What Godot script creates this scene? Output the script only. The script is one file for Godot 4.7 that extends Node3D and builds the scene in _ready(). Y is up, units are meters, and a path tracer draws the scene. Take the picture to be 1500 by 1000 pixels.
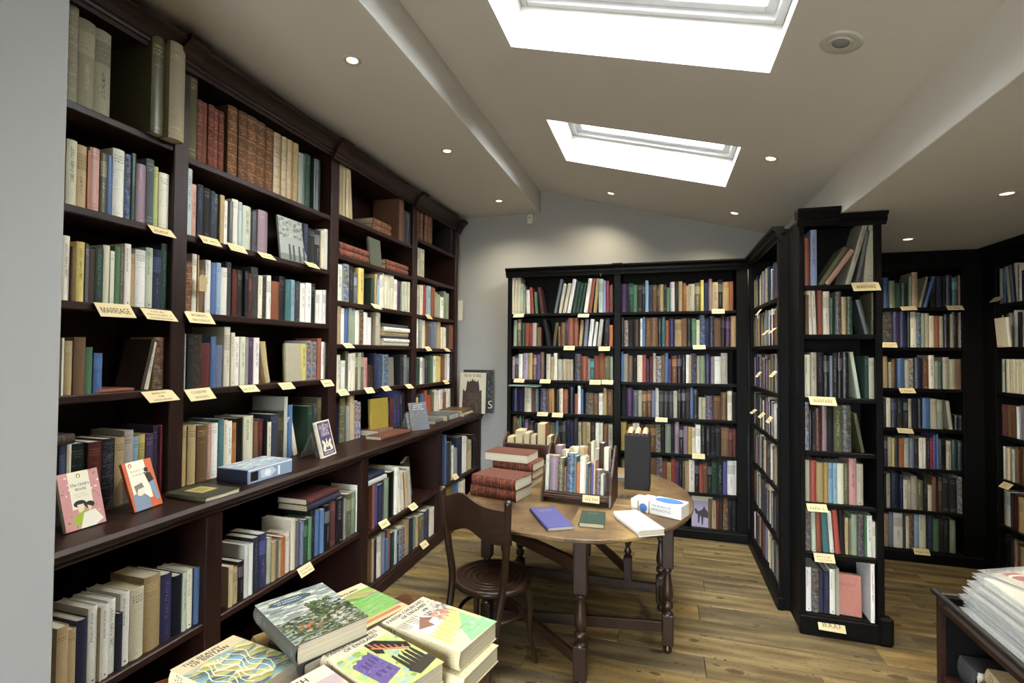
extends Node3D
# A second-hand bookshop: fitted dark bookcases round a room with two roof lights, a gateleg table in the middle.
# Units are metres; the camera stands at x = 0, z = 0 and looks towards -z.

var rng := RandomNumberGenerator.new()
var taken := {}
var M := {}
var PAL := {}
var serif: SystemFont
var sans: SystemFont

const SIZE := Vector2(1500, 1000)

func _ready() -> void:
	rng.seed = 7
	serif = SystemFont.new(); serif.font_names = PackedStringArray(["Droid Serif"])
	sans = SystemFont.new(); sans.font_names = PackedStringArray(["Droid Sans"])
	camera_and_light()
	materials()
	room()
	left_bookcase()
	black_bookcases()
	lamps()
	table()
	chair()
	stand()
	magazine_bin()
	shelved_books()
	flat_books()
	displayed_books()
	small_things()
	table_books()
	stand_books()
	shelf_cards()

# ---------------------------------------------------------------- camera, sky, exposure
func camera_and_light() -> void:
	var cam := Camera3D.new(); cam.name = "camera"
	add_child(cam)
	cam.fov = rad_to_deg(2.0 * atan(500.0 / 732.0))
	cam.near = 0.02
	cam.position = Vector3(0, 1.55, 0)
	cam.basis = Basis(Vector3.UP, deg_to_rad(16.55)) * Basis(Vector3.RIGHT, deg_to_rad(1.27)) * Basis(Vector3.BACK, deg_to_rad(0.42))
	cam.current = true
	var sky := Sky.new()
	var sm := ProceduralSkyMaterial.new()
	sm.sky_top_color = Color(0.95, 0.98, 1.0)
	sm.sky_horizon_color = Color(0.95, 0.98, 1.0)
	sm.ground_horizon_color = Color(0.62, 0.61, 0.59)
	sm.ground_bottom_color = Color(0.62, 0.61, 0.59)
	sm.sky_energy_multiplier = SKY_E
	sm.ground_energy_multiplier = SKY_E
	sky.sky_material = sm
	var env := Environment.new()
	env.background_mode = Environment.BG_SKY
	env.sky = sky
	env.tonemap_mode = Environment.TONE_MAPPER_LINEAR
	env.tonemap_exposure = EXPOSURE
	env.sdfgi_enabled = true
	env.ssao_enabled = true
	env.ssil_enabled = true
	var we := WorldEnvironment.new(); we.name = "surroundings"
	we.environment = env
	add_child(we)

const SKY_E := 7.0
const EXPOSURE := 0.475
const LAMP_E := 2.6

# ---------------------------------------------------------------- nodes
func numbered(called: String) -> String:
	var n: int = taken.get(called, 0)
	taken[called] = n + 1
	return called if n == 0 else "%s_%03d" % [called, n]

func tag(o: Node, label: String, category: String, group := "") -> Node:
	o.set_meta("label", label); o.set_meta("category", category)
	if group != "": o.set_meta("group", group)
	return o

func thing(called: String, label: String, category: String, tr := Transform3D(), group := "") -> Node3D:
	var o := Node3D.new(); o.name = numbered(called); add_child(o)
	o.transform = tr
	tag(o, label, category, group)
	return o

func obj(called: String, mesh: Mesh, mat: Material, parent: Node, tr := Transform3D()) -> MeshInstance3D:
	var o := MeshInstance3D.new()
	o.name = numbered(called) if parent == self else called
	o.mesh = mesh
	if mat: o.material_override = mat
	parent.add_child(o, true)
	o.transform = tr
	return o

func struct(called: String, mesh: Mesh, mat: Material, tr := Transform3D()) -> MeshInstance3D:
	var o := obj(called, mesh, mat, self, tr)
	o.set_meta("kind", "structure")
	return o

# ---------------------------------------------------------------- mesh building
class MB:
	var v := PackedVector3Array()
	var n := PackedVector3Array()
	var uv := PackedVector2Array()
	var c := PackedColorArray()
	func tri(a: Vector3, b: Vector3, d: Vector3, na: Vector3, nb: Vector3, nd: Vector3, ua := Vector2.ZERO, ub := Vector2.ZERO, ud := Vector2.ZERO, col := Color.WHITE) -> void:
		# counter-clockwise as seen from outside; stored clockwise
		v.append(a); v.append(d); v.append(b)
		n.append(na); n.append(nd); n.append(nb)
		uv.append(ua); uv.append(ud); uv.append(ub)
		c.append(col); c.append(col); c.append(col)
	func quad(a: Vector3, b: Vector3, d: Vector3, e: Vector3, ua := Vector2.ZERO, ub := Vector2.ZERO, ud := Vector2.ZERO, ue := Vector2.ZERO, col := Color.WHITE) -> void:
		var m := (b - a).cross(d - a)
		if m.length_squared() < 1e-16: m = (d - a).cross(e - a)
		m = m.normalized()
		tri(a, b, d, m, m, m, ua, ub, ud, col)
		tri(a, d, e, m, m, m, ua, ud, ue, col)
	func quad_n(a: Vector3, b: Vector3, d: Vector3, e: Vector3, na: Vector3, nb: Vector3, nd: Vector3, ne: Vector3, ua := Vector2.ZERO, ub := Vector2.ZERO, ud := Vector2.ZERO, ue := Vector2.ZERO, col := Color.WHITE) -> void:
		tri(a, b, d, na, nb, nd, ua, ub, ud, col)
		tri(a, d, e, na, nd, ne, ua, ud, ue, col)
	# box with chamfered edges; uv in metres, u along the grain axis
	func box(lo: Vector3, hi: Vector3, bev := 0.0, grain := -1, off := Vector2.ZERO, col := Color.WHITE) -> void:
		var s := hi - lo
		if grain < 0: grain = s.max_axis_index()
		var ctr := (lo + hi) * 0.5
		var h := s * 0.5
		bev = minf(bev, minf(h.x, minf(h.y, h.z)) * 0.8)
		for ax in 3:
			for sg in [-1.0, 1.0]:
				var u := (ax + 1) % 3
				var w := (ax + 2) % 3
				var p := []
				for k in [[-1, -1], [1, -1], [1, 1], [-1, 1]]:
					var q := Vector3.ZERO
					q[ax] = sg * h[ax]; q[u] = k[0] * (h[u] - bev); q[w] = k[1] * (h[w] - bev)
					p.append(ctr + q)
				if sg < 0: p.reverse()
				var t := []
				for q in p: t.append(guv(q, ax, grain) + off)
				quad(p[0], p[1], p[2], p[3], t[0], t[1], t[2], t[3], col)
		if bev > 0.0:
			for ax in 3:                      # twelve edges
				var u := (ax + 1) % 3
				var w := (ax + 2) % 3
				for su in [-1.0, 1.0]:
					for sw in [-1.0, 1.0]:
						var p := []
						for k in [[0, -1], [0, 1], [1, 1], [1, -1]]:
							var q := Vector3.ZERO
							q[ax] = k[1] * (h[ax] - bev)
							q[u] = su * (h[u] if k[0] == 0 else h[u] - bev)
							q[w] = sw * (h[w] - bev if k[0] == 0 else h[w])
							p.append(ctr + q)
						var out := Vector3.ZERO
						out[u] = su; out[w] = sw
						if (p[1] - p[0]).cross(p[2] - p[0]).dot(out) < 0: p.reverse()
						var t := []
						for q in p: t.append(guv(q, w, grain) + off)
						quad(p[0], p[1], p[2], p[3], t[0], t[1], t[2], t[3], col)
			for sx in [-1.0, 1.0]:
				for sy in [-1.0, 1.0]:
					for sz in [-1.0, 1.0]:
						var a := ctr + Vector3(sx * h.x, sy * (h.y - bev), sz * (h.z - bev))
						var b := ctr + Vector3(sx * (h.x - bev), sy * h.y, sz * (h.z - bev))
						var d := ctr + Vector3(sx * (h.x - bev), sy * (h.y - bev), sz * h.z)
						var m := Vector3(sx, sy, sz).normalized()
						if (b - a).cross(d - a).dot(m) < 0:
							var x := b; b = d; d = x
						tri(a, b, d, m, m, m, off, off, off, col)
	func guv(q: Vector3, ax: int, grain: int) -> Vector2:
		if ax == grain:
			return Vector2(q[(ax + 1) % 3], q[(ax + 2) % 3])
		var other := 3 - ax - grain
		return Vector2(q[grain], q[other] + q[ax])
	# solid of revolution about y through base; profile of Vector2(radius, height) from bottom to top
	func lathe(base: Vector3, prof: Array, seg := 16) -> void:
		var run := 0.0
		for i in prof.size() - 1:
			var a: Vector2 = prof[i]
			var b: Vector2 = prof[i + 1]
			var d := b - a
			var nn := Vector2(d.y, -d.x).normalized() if d.length() > 1e-6 else Vector2(1, 0)
			var na := nn
			var nb := nn
			if i > 0:
				var e: Vector2 = (a - prof[i - 1]).normalized()
				var en := Vector2(e.y, -e.x)
				if en.dot(nn) > 0.5: na = (nn + en).normalized()
			if i < prof.size() - 2:
				var e: Vector2 = (prof[i + 2] - b).normalized()
				var en := Vector2(e.y, -e.x)
				if en.dot(nn) > 0.5: nb = (nn + en).normalized()
			for k in seg:
				var t0 := TAU * k / seg
				var t1 := TAU * (k + 1) / seg
				var c0 := Vector3(cos(t0), 0, -sin(t0))
				var c1 := Vector3(cos(t1), 0, -sin(t1))
				var pa := base + c0 * a.x + Vector3.UP * a.y
				var pb := base + c1 * a.x + Vector3.UP * a.y
				var pc := base + c1 * b.x + Vector3.UP * b.y
				var pd := base + c0 * b.x + Vector3.UP * b.y
				quad_n(pa, pb, pc, pd, c0 * na.x + Vector3.UP * na.y, c1 * na.x + Vector3.UP * na.y, c1 * nb.x + Vector3.UP * nb.y, c0 * nb.x + Vector3.UP * nb.y,
					Vector2(a.y, t0 * 0.04), Vector2(a.y, t1 * 0.04), Vector2(b.y, t1 * 0.04), Vector2(b.y, t0 * 0.04))
			run += d.length()
	# round or oval rod along points; radius per point, flat squashes it along the given axis
	func tube(pts: Array, rad: Array, seg := 10, squash := Vector3.ZERO, by := 1.0) -> void:
		var rings := []
		var run := 0.0
		for i in pts.size():
			var d: Vector3 = (pts[mini(i + 1, pts.size() - 1)] - pts[maxi(i - 1, 0)]).normalized()
			var side := d.cross(Vector3.UP if absf(d.y) < 0.9 else Vector3.RIGHT).normalized()
			var up := side.cross(d).normalized()
			var r: float = rad[mini(i, rad.size() - 1)]
			if i > 0: run += pts[i].distance_to(pts[i - 1])
			var ring := []
			for k in seg + 1:
				var t := TAU * k / seg
				var o := (side * cos(t) + up * sin(t))
				var p := o * r
				if by != 1.0: p -= squash * p.dot(squash) * (1.0 - by)
				ring.append([pts[i] + p, o, Vector2(run, t * 0.03)])
			rings.append(ring)
		for i in rings.size() - 1:
			for k in seg:
				var a = rings[i][k]
				var b = rings[i][k + 1]
				var d = rings[i + 1][k + 1]
				var e = rings[i + 1][k]
				quad_n(a[0], e[0], d[0], b[0], a[1], e[1], d[1], b[1], a[2], e[2], d[2], b[2])
		for end in [0, rings.size() - 1]:
			var m: Vector3 = (pts[0] - pts[1]).normalized() if end == 0 else (pts[-1] - pts[-2]).normalized()
			for k in seg:
				tri(pts[end], rings[end][k][0], rings[end][k + 1][0], m, m, m)
	# polygon in the plane of axes a and b, pushed along e; chamfered rim
	func prism(poly: Array, org: Vector3, a: Vector3, b: Vector3, e: Vector3, bev := 0.0) -> void:
		var flat := PackedVector2Array(poly)
		if Geometry2D.is_polygon_clockwise(flat): flat.reverse()
		if a.cross(b).dot(e) < 0:
			org += e; e = -e
		var inner := flat
		if bev > 0.0:
			inner = PackedVector2Array()
			for i in flat.size():
				var p := flat[i]
				var d0 := (p - flat[i - 1]).normalized()
				var d1 := (flat[(i + 1) % flat.size()] - p).normalized()
				var m := (Vector2(-d0.y, d0.x) + Vector2(-d1.y, d1.x)).normalized()
				inner.append(p + m * bev)
		var en := e.normalized()
		var P := func(q: Vector2, z: float) -> Vector3: return org + a * q.x + b * q.y + en * z
		var h := e.length()
		var tris := Geometry2D.triangulate_polygon(inner)
		if tris.is_empty():                       # convex: a fan will do
			for i in range(1, inner.size() - 1): tris.append_array([0, i, i + 1])
		for i in range(0, tris.size(), 3):
			var p := inner[tris[i]]
			var q := inner[tris[i + 1]]
			var r := inner[tris[i + 2]]
			if (q - p).cross(r - p) < 0:
				var x := q; q = r; r = x
			tri(P.call(p, h), P.call(q, h), P.call(r, h), en, en, en, p, q, r)
			tri(P.call(p, 0.0), P.call(r, 0.0), P.call(q, 0.0), -en, -en, -en, p, r, q)
		var N := flat.size()
		for i in N:
			var j := (i + 1) % N
			var p := flat[i]
			var q := flat[j]
			var s := Vector2(0, bev)
			var l := p.distance_to(q)
			quad(P.call(p, bev), P.call(q, bev), P.call(q, h - bev), P.call(p, h - bev), p, q, q + Vector2(0, h), p + Vector2(0, h))
			if bev > 0.0:
				quad(P.call(q, bev), P.call(p, bev), P.call(inner[i], 0.0), P.call(inner[j], 0.0), q, p, p + s, q + s)
				quad(P.call(p, h - bev), P.call(q, h - bev), P.call(inner[j], h), P.call(inner[i], h), p, q, q + s, p + s)
	func mesh(into: ArrayMesh = null, mat: Material = null) -> ArrayMesh:
		var m := into if into else ArrayMesh.new()
		if v.is_empty(): return m
		var arr := []
		arr.resize(Mesh.ARRAY_MAX)
		arr[Mesh.ARRAY_VERTEX] = v
		arr[Mesh.ARRAY_NORMAL] = n
		arr[Mesh.ARRAY_TEX_UV] = uv
		arr[Mesh.ARRAY_COLOR] = c
		m.add_surface_from_arrays(Mesh.PRIMITIVE_TRIANGLES, arr)
		if mat: m.surface_set_material(m.get_surface_count() - 1, mat)
		return m
	func xform(t: Transform3D, from := 0) -> void:
		for i in range(from, v.size()):
			v[i] = t * v[i]
			n[i] = (t.basis * n[i]).normalized()

func bx(lo: Vector3, hi: Vector3, bev := 0.003, grain := -1) -> ArrayMesh:
	var m := MB.new()
	m.box(lo, hi, bev, grain, Vector2(rng.randf() * 3.0, rng.randf() * 3.0))
	return m.mesh()

func smooth(pts: Array, per := 6) -> Array:
	var out := []
	for i in pts.size() - 1:
		var a = pts[maxi(i - 1, 0)]
		var b = pts[i]
		var c = pts[i + 1]
		var d = pts[mini(i + 2, pts.size() - 1)]
		for k in per:
			out.append(b.cubic_interpolate(c, a, d, float(k) / per))
	out.append(pts[-1])
	return out

# lettering as a thin raised mesh, scaled to a width; at: where its middle stands
func lettering(parent: Node, words: String, width: float, tr: Transform3D, mat: Material, font: Font = null, called := "lettering", tall := 0.0) -> void:
	var tm := TextMesh.new()
	tm.text = words
	tm.font = font if font else sans
	tm.font_size = 32
	tm.pixel_size = 0.01
	tm.depth = 0.01
	tm.curve_step = 4.0
	var box := tm.get_aabb()
	if box.size.x < 1e-4: return
	var s := width / box.size.x
	var sy := s
	if tall > 0.0: sy = tall / box.size.y
	var o := obj(called, tm, mat, parent)
	var mid := box.position + box.size * 0.5
	o.transform = tr * Transform3D(Basis.from_scale(Vector3(s, sy, 0.03)), Vector3(-mid.x * s, -mid.y * sy, 0))

# ---------------------------------------------------------------- textures and materials
func sm(color: Color, rough := 0.6, spec := 0.5) -> StandardMaterial3D:
	var m := StandardMaterial3D.new()
	m.albedo_color = color
	m.roughness = rough
	m.metallic_specular = spec
	return m

func tex(img: Image) -> ImageTexture:
	return ImageTexture.create_from_image(img)

# boards: u runs along the grain. knots: how many dark knots; holes: nail and worm marks
func wood_image(w: int, h: int, sd: int, light: Color, dark: Color, ring := 9.0, knots := 0, marks := 0, blotch := 0.25, figure := 0.26, hair := 0.30, kx := 1.6, ky := 0.62) -> Image:
	var r := RandomNumberGenerator.new(); r.seed = sd
	var a := FastNoiseLite.new(); a.seed = sd; a.frequency = 1.0; a.noise_type = FastNoiseLite.TYPE_SIMPLEX_SMOOTH
	var b := FastNoiseLite.new(); b.seed = sd + 5; b.frequency = 1.0; b.noise_type = FastNoiseLite.TYPE_VALUE
	var kn := []
	for i in knots: kn.append(Vector3(r.randf(), r.randf(), r.randf_range(0.5, 1.0) ** 3 * 0.034))
	var data := PackedByteArray()
	data.resize(w * h * 3)
	var i := 0
	for y in h:
		var fy := float(y) / h
		for x in w:
			var fx := float(x) / w
			var warp := a.get_noise_2d(fx * 2.2, fy * 2.6) * 0.5
			var ink := 0.0
			var near := 0.0
			for k in kn:
				var d: Vector2 = Vector2((fx - k.x) * kx, (fy - k.y) * ky)
				var l: float = d.length() / k.z
				if l < 4.0:
					near += exp(-l * l * 0.35) * 0.55
					l += 0.5 * b.get_noise_2d(fx * 60.0, fy * 9.0)
					if l < 1.0: ink = maxf(ink, 0.8 - 0.45 * l * l)
			var g := sin((fy + warp * 0.35 + near * 0.25) * ring * TAU)
			var fine := b.get_noise_2d(fx * 14.0, fy * 170.0)
			var t := 0.5 + figure * g * (0.6 + 0.4 * warp) + hair * fine + blotch * a.get_noise_2d(fx * 3.1 + 9.0, fy * 1.7 + 3.0)
			t = clampf(t - ink, 0.0, 1.0)
			var c := dark.lerp(light, t)
			data[i] = int(c.r * 255); data[i + 1] = int(c.g * 255); data[i + 2] = int(c.b * 255)
			i += 3
	var img := Image.create_from_data(w, h, false, Image.FORMAT_RGB8, data)
	for k in marks:
		var px := r.randi_range(0, w - 6)
		var py := r.randi_range(0, h - 4)
		var c := img.get_pixel(px, py).lerp(dark * 0.35, r.randf_range(0.4, 0.9))
		img.fill_rect(Rect2i(px, py, r.randi_range(1, 7), r.randi_range(1, 3)), Color(c.r, c.g, c.b))
	return img

func wood_mat(img: Image, length: float, across: float, rough: float, spec := 0.5) -> StandardMaterial3D:
	var m := sm(Color.WHITE, rough, spec)
	var t := tex(img)
	m.albedo_texture = t
	m.uv1_scale = Vector3(1.0 / length, 1.0 / across, 1)
	return m

func paint(color: Color, rough := 0.85) -> StandardMaterial3D:
	var m := sm(color, rough, 0.3)
	var nz := NoiseTexture2D.new()
	var f := FastNoiseLite.new(); f.seed = 3; f.frequency = 0.06; f.fractal_octaves = 4
	nz.noise = f; nz.width = 256; nz.height = 256; nz.seamless = true; nz.as_normal_map = true; nz.bump_strength = 0.35
	m.normal_enabled = true
	m.normal_texture = nz
	m.normal_scale = 0.12
	m.uv1_triplanar = true
	m.uv1_world_triplanar = true
	m.uv1_scale = Vector3(4, 4, 4)
	return m

func materials() -> void:
	PAL = {
		"white": Color("e9e8e2"), "cream": Color("d9d2b6"), "ivory": Color("e2dcc4"), "stone": Color("a9a48f"), "tan": Color("b3925c"), "buff": Color("c4a878"), "brown": Color("6f4a2c"), "dark brown": Color("3a281c"),
		"ochre": Color("a8842f"), "yellow": Color("d8c252"), "orange": Color("c8662a"), "rust": Color("96482c"), "red": Color("b03a2c"), "crimson": Color("a32a3c"), "maroon": Color("5e201e"), "pink": Color("c9848a"),
		"salmon": Color("cf9480"), "mauve": Color("8f7388"), "purple": Color("4c2c5c"), "violet": Color("4b49a0"), "navy": Color("1f2747"), "indigo": Color("2b2a5c"), "blue": Color("3d69ab"), "slate blue": Color("6a7899"),
		"pale blue": Color("b7cddd"), "sky blue": Color("7fb0d6"), "light blue": Color("8aa6dc"), "slate": Color("555d68"), "grey": Color("8b8c8a"), "pale grey": Color("bfc1c0"), "charcoal": Color("35353a"), "black": Color("17171b"),
		"dark green": Color("1d4030"), "green": Color("3f7a4e"), "sage": Color("7f9078"), "pale green": Color("bccbb4"), "lime": Color("b6c36a"), "olive": Color("5d5a3c"), "teal": Color("2f6a70"), "vellum": Color("9f9779"), "lilac": Color("9d93b4"), "leather": Color("6d3f24"), "red leather": Color("70301f"),
	}
	for k in PAL:                                    # faded by the years
		var c: Color = PAL[k]
		var g := c.get_luminance()
		PAL[k] = c.lerp(Color(g, g * 0.98, g * 0.9), 0.32).darkened(0.05)
	M.paint = paint(Color(0.87, 0.86, 0.835))
	M.nib = paint(Color(0.615, 0.617, 0.61))
	M.white_frame = sm(Color(0.86, 0.86, 0.86), 0.35)
	M.mahogany = wood_mat(wood_image(512, 256, 11, Color(0.20, 0.108, 0.086), Color(0.092, 0.05, 0.043), 7.0, 0, 60), 1.3, 0.32, 0.4, 0.38)
	M.ebony = wood_mat(wood_image(256, 256, 13, Color(0.066, 0.064, 0.066), Color(0.042, 0.04, 0.042), 9.0, 0, 30), 1.3, 0.32, 0.46, 0.22)
	M.oak = wood_mat(wood_image(512, 256, 21, Color(0.235, 0.15, 0.095), Color(0.09, 0.056, 0.038), 8.0, 0, 160), 0.8, 0.25, 0.34)
	M.oak_top = wood_mat(wood_image(512, 512, 22, Color(0.60, 0.49, 0.32), Color(0.25, 0.18, 0.115), 6.0, 3, 260, 0.8, 0.14, 0.24), 1.3, 1.0, 0.42)
	M.bentwood = wood_mat(wood_image(512, 256, 23, Color(0.24, 0.155, 0.105), Color(0.10, 0.062, 0.045), 7.0, 0, 120), 0.6, 0.22, 0.30)
	M.stand_wood = wood_mat(wood_image(512, 256, 24, Color(0.42, 0.235, 0.11), Color(0.18, 0.085, 0.045), 8.0, 0, 160), 0.7, 0.3, 0.3)
	M.trough_wood = wood_mat(wood_image(512, 256, 25, Color(0.30, 0.17, 0.10), Color(0.13, 0.07, 0.05), 8.0, 0, 80), 0.6, 0.2, 0.35)
	M.planks = []
	var lights := [Color(0.58, 0.51, 0.36), Color(0.53, 0.47, 0.34), Color(0.61, 0.53, 0.355), Color(0.50, 0.45, 0.34), Color(0.565, 0.50, 0.38)]
	var darks := [Color(0.29, 0.235, 0.15), Color(0.26, 0.215, 0.15), Color(0.32, 0.25, 0.145), Color(0.245, 0.205, 0.145), Color(0.275, 0.235, 0.17)]
	for i in 5:
		M.planks.append(wood_mat(wood_image(1024, 192, 31 + i * 7, lights[i], darks[i], 2.2, 8 + i, 520, 0.6, 0.13, 0.24, 2.0, 0.34), 2.4, 0.19, 0.6, 0.35))
	M.pages = pages_mat()
	M.cloth = atlas_mat(0.78)
	M.jacket = atlas_mat(0.36)
	M.card = sm(Color("cfbf95"), 0.8)
	M.ink = sm(Color(0.09, 0.08, 0.09), 0.7)
	M.gilt = sm(Color("b99a4e"), 0.4); M.gilt.metallic = 0.5
	M.white_ink = sm(Color(0.88, 0.87, 0.82), 0.6)
	M.black_box = sm(Color(0.075, 0.075, 0.08), 0.75)
	M.acrylic = sm(Color(0.8, 0.82, 0.84, 0.16), 0.08); M.acrylic.transparency = BaseMaterial3D.TRANSPARENCY_ALPHA
	M.sleeve = sm(Color(0.93, 0.95, 0.97, 0.14), 0.1); M.sleeve.transparency = BaseMaterial3D.TRANSPARENCY_ALPHA
	M.glass = sm(Color(1, 1, 1, 0.05), 0.02); M.glass.transparency = BaseMaterial3D.TRANSPARENCY_ALPHA
	M.lamp_glow = sm(Color(1, 0.95, 0.85), 0.5)
	M.lamp_glow.emission_enabled = true; M.lamp_glow.emission = Color(1.0, 0.9, 0.72); M.lamp_glow.emission_energy_multiplier = 9.0
	M.plastic = sm(Color(0.78, 0.78, 0.75), 0.4)
	M.lens = sm(Color(0.5, 0.51, 0.52), 0.15)
	M.rubber = sm(Color(0.07, 0.07, 0.075), 0.42)

func pages_mat() -> StandardMaterial3D:
	var r := RandomNumberGenerator.new(); r.seed = 91
	var img := Image.create(256, 8, false, Image.FORMAT_RGB8)
	for x in 256:
		var g := r.randf_range(0.70, 0.98)
		img.fill_rect(Rect2i(x, 0, 1, 8), Color(g, g, g))
	var m := sm(Color.WHITE, 0.9, 0.2)
	m.albedo_texture = tex(img)
	m.vertex_color_use_as_albedo = true
	return m

# The spines' print: 28 columns of 64 x 512, four sets of seven by the darkness of the binding, then four of pictured jackets. A binding's colour is its vertex colour.
const BASES := [1.0, 0.4, 0.12, 0.02]
const COLS := 32
var atlas: ImageTexture

func l2s(g: float) -> Color:
	return Color(g, g, g).linear_to_srgb()

func atlas_mat(rough: float) -> StandardMaterial3D:
	if atlas == null: atlas = tex(draw_atlas())
	var m := sm(Color.WHITE, rough, 0.45)
	m.albedo_texture = atlas
	m.vertex_color_use_as_albedo = true
	return m

func draw_atlas() -> Image:
	var r := RandomNumberGenerator.new(); r.seed = 55
	var img := Image.create(64 * COLS, 512, false, Image.FORMAT_RGB8)
	for s in 4:
		var base: float = BASES[s]
		var ink := l2s(0.13 if s == 0 else lerpf(base, 0.8, 0.75))
		var faint := l2s(lerpf(base, 0.13 if s == 0 else 0.7, 0.4))
		for k in 7:
			var x0 := (s * 7 + k) * 64
			img.fill_rect(Rect2i(x0, 0, 64, 512), l2s(base))
			if k == 1:
				words_down(img, r, x0 + 22, 60, 280, 19, ink)
				words_down(img, r, x0 + 26, 385, 70, 11, faint)
			elif k == 2:
				words_down(img, r, x0 + 16, 40, 200, 12, ink)
				words_down(img, r, x0 + 36, 40, 230, 9, faint)
				img.fill_rect(Rect2i(x0 + 26, 476, 12, 12), ink)
			elif k == 3:
				for row in 3: words_across(img, r, x0 + 8, 50 + row * 20, 48, 10, ink)
				words_across(img, r, x0 + 12, 150, 40, 9, faint)
				words_across(img, r, x0 + 12, 474, 40, 9, faint)
			elif k == 4:
				for yy in [36, 44, 470, 478]: img.fill_rect(Rect2i(x0, yy, 64, 3), faint)
				for row in 2: words_across(img, r, x0 + 8, 66 + row * 18, 48, 9, ink)
				words_across(img, r, x0 + 12, 446, 40, 9, ink)
			elif k == 5:
				img.fill_rect(Rect2i(x0 + 4, 70, 56, 130), faint)
				for row in 4: words_across(img, r, x0 + 10, 84 + row * 26, 44, 9, l2s(base))
				words_down(img, r, x0 + 25, 250, 160, 12, ink)
			elif k == 6:
				for yy in [30, 110, 190, 270, 350, 430]:
					img.fill_rect(Rect2i(x0, yy, 64, 4), faint)
					img.fill_rect(Rect2i(x0, yy + 8, 64, 2), ink)
					for q in 5:
						var cx := x0 + 32 + r.randi_range(-20, 20)
						var cy: int = yy + 18 + q * 11
						img.fill_rect(Rect2i(cx - 7, cy, 14, 3), faint)
						img.fill_rect(Rect2i(cx - 2, cy - 3, 4, 9), faint)
				for row in 3: words_across(img, r, x0 + 8, 124 + row * 18, 48, 10, ink)
	for k in 4:                                     # pictured jackets
		var x0 := (28 + k) * 64
		var f := FastNoiseLite.new(); f.seed = 60 + k; f.frequency = 0.018; f.fractal_octaves = 4
		for y in 512:
			for x in 64:
				var a := f.get_noise_2d(x, y) * 0.5 + 0.5
				var b := f.get_noise_2d(x + 500, y * 0.7) * 0.5 + 0.5
				var d := f.get_noise_2d(x * 2 + 900, y * 2) * 0.5 + 0.5
				img.set_pixel(x0 + x, y, Color(clampf(a * 1.5 - 0.2, 0, 1), clampf(a * 0.9 + b * 0.5 - 0.2, 0, 1), clampf(b * 1.3 - 0.1, 0, 1)).lerp(Color(d, d, d), 0.45))
		words_down(img, r, x0 + 20, 50, 240, 18, Color(0.95, 0.94, 0.88) if k % 2 else Color(0.1, 0.1, 0.12))
	# worn cloth and paper: a fine speckle over the whole sheet
	for i in 60000:
		var x := r.randi_range(0, 64 * COLS - 1)
		var y := r.randi_range(0, 511)
		var c := img.get_pixel(x, y) * r.randf_range(0.86, 1.1)
		img.fill_rect(Rect2i(x, y, r.randi_range(1, 3), r.randi_range(1, 5)), Color(minf(c.r, 1), minf(c.g, 1), minf(c.b, 1)))
	return img

# rows of strokes the size of letters, too small to read, as on the photograph's spines
func words_down(img: Image, r: RandomNumberGenerator, x: int, y: int, length: int, size: int, ink: Color) -> void:
	var at := y
	while at < y + length:
		for k in r.randi_range(3, 8):
			var w := int(size * r.randf_range(0.45, 0.75))
			if at + w > y + length: return
			var kind := r.randi_range(0, 3)
			img.fill_rect(Rect2i(x, at, size, maxi(2, w / 4)), ink)
			if kind == 0: img.fill_rect(Rect2i(x, at + w - maxi(2, w / 4), size, maxi(2, w / 4)), ink)
			if kind == 1: img.fill_rect(Rect2i(x, at, maxi(2, size / 5), w), ink)
			if kind == 2: img.fill_rect(Rect2i(x + size - maxi(2, size / 5), at, maxi(2, size / 5), w), ink)
			if kind == 3: img.fill_rect(Rect2i(x + size / 2 - 1, at, maxi(2, size / 5), w), ink)
			at += w + 3
		at += size / 2

func words_across(img: Image, r: RandomNumberGenerator, x: int, y: int, length: int, size: int, ink: Color) -> void:
	var at := x + r.randi_range(0, 6)
	var end := x + length - r.randi_range(0, 6)
	while at < end:
		var w := int(size * r.randf_range(0.45, 0.8))
		if at + w > end: return
		var kind := r.randi_range(0, 2)
		img.fill_rect(Rect2i(at, y, maxi(2, w / 3), size), ink)
		if kind == 0: img.fill_rect(Rect2i(at, y, w, maxi(2, size / 5)), ink)
		if kind == 1: img.fill_rect(Rect2i(at + w - maxi(2, w / 3), y, maxi(2, w / 3), size), ink)
		if kind == 2: img.fill_rect(Rect2i(at, y + size / 2, w, maxi(2, size / 5)), ink)
		at += w + 3

# ---------------------------------------------------------------- the room
const ROOF_X := -1.138
const ROOF_Y := 3.14
const SLOPE := 0.2675
const ADDED_WINDOW := Vector4(-1.5, 0.4, 0.2, 2.3)     # window added behind the camera for daylight: left, sill, right, head
var roof := Transform3D()

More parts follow.
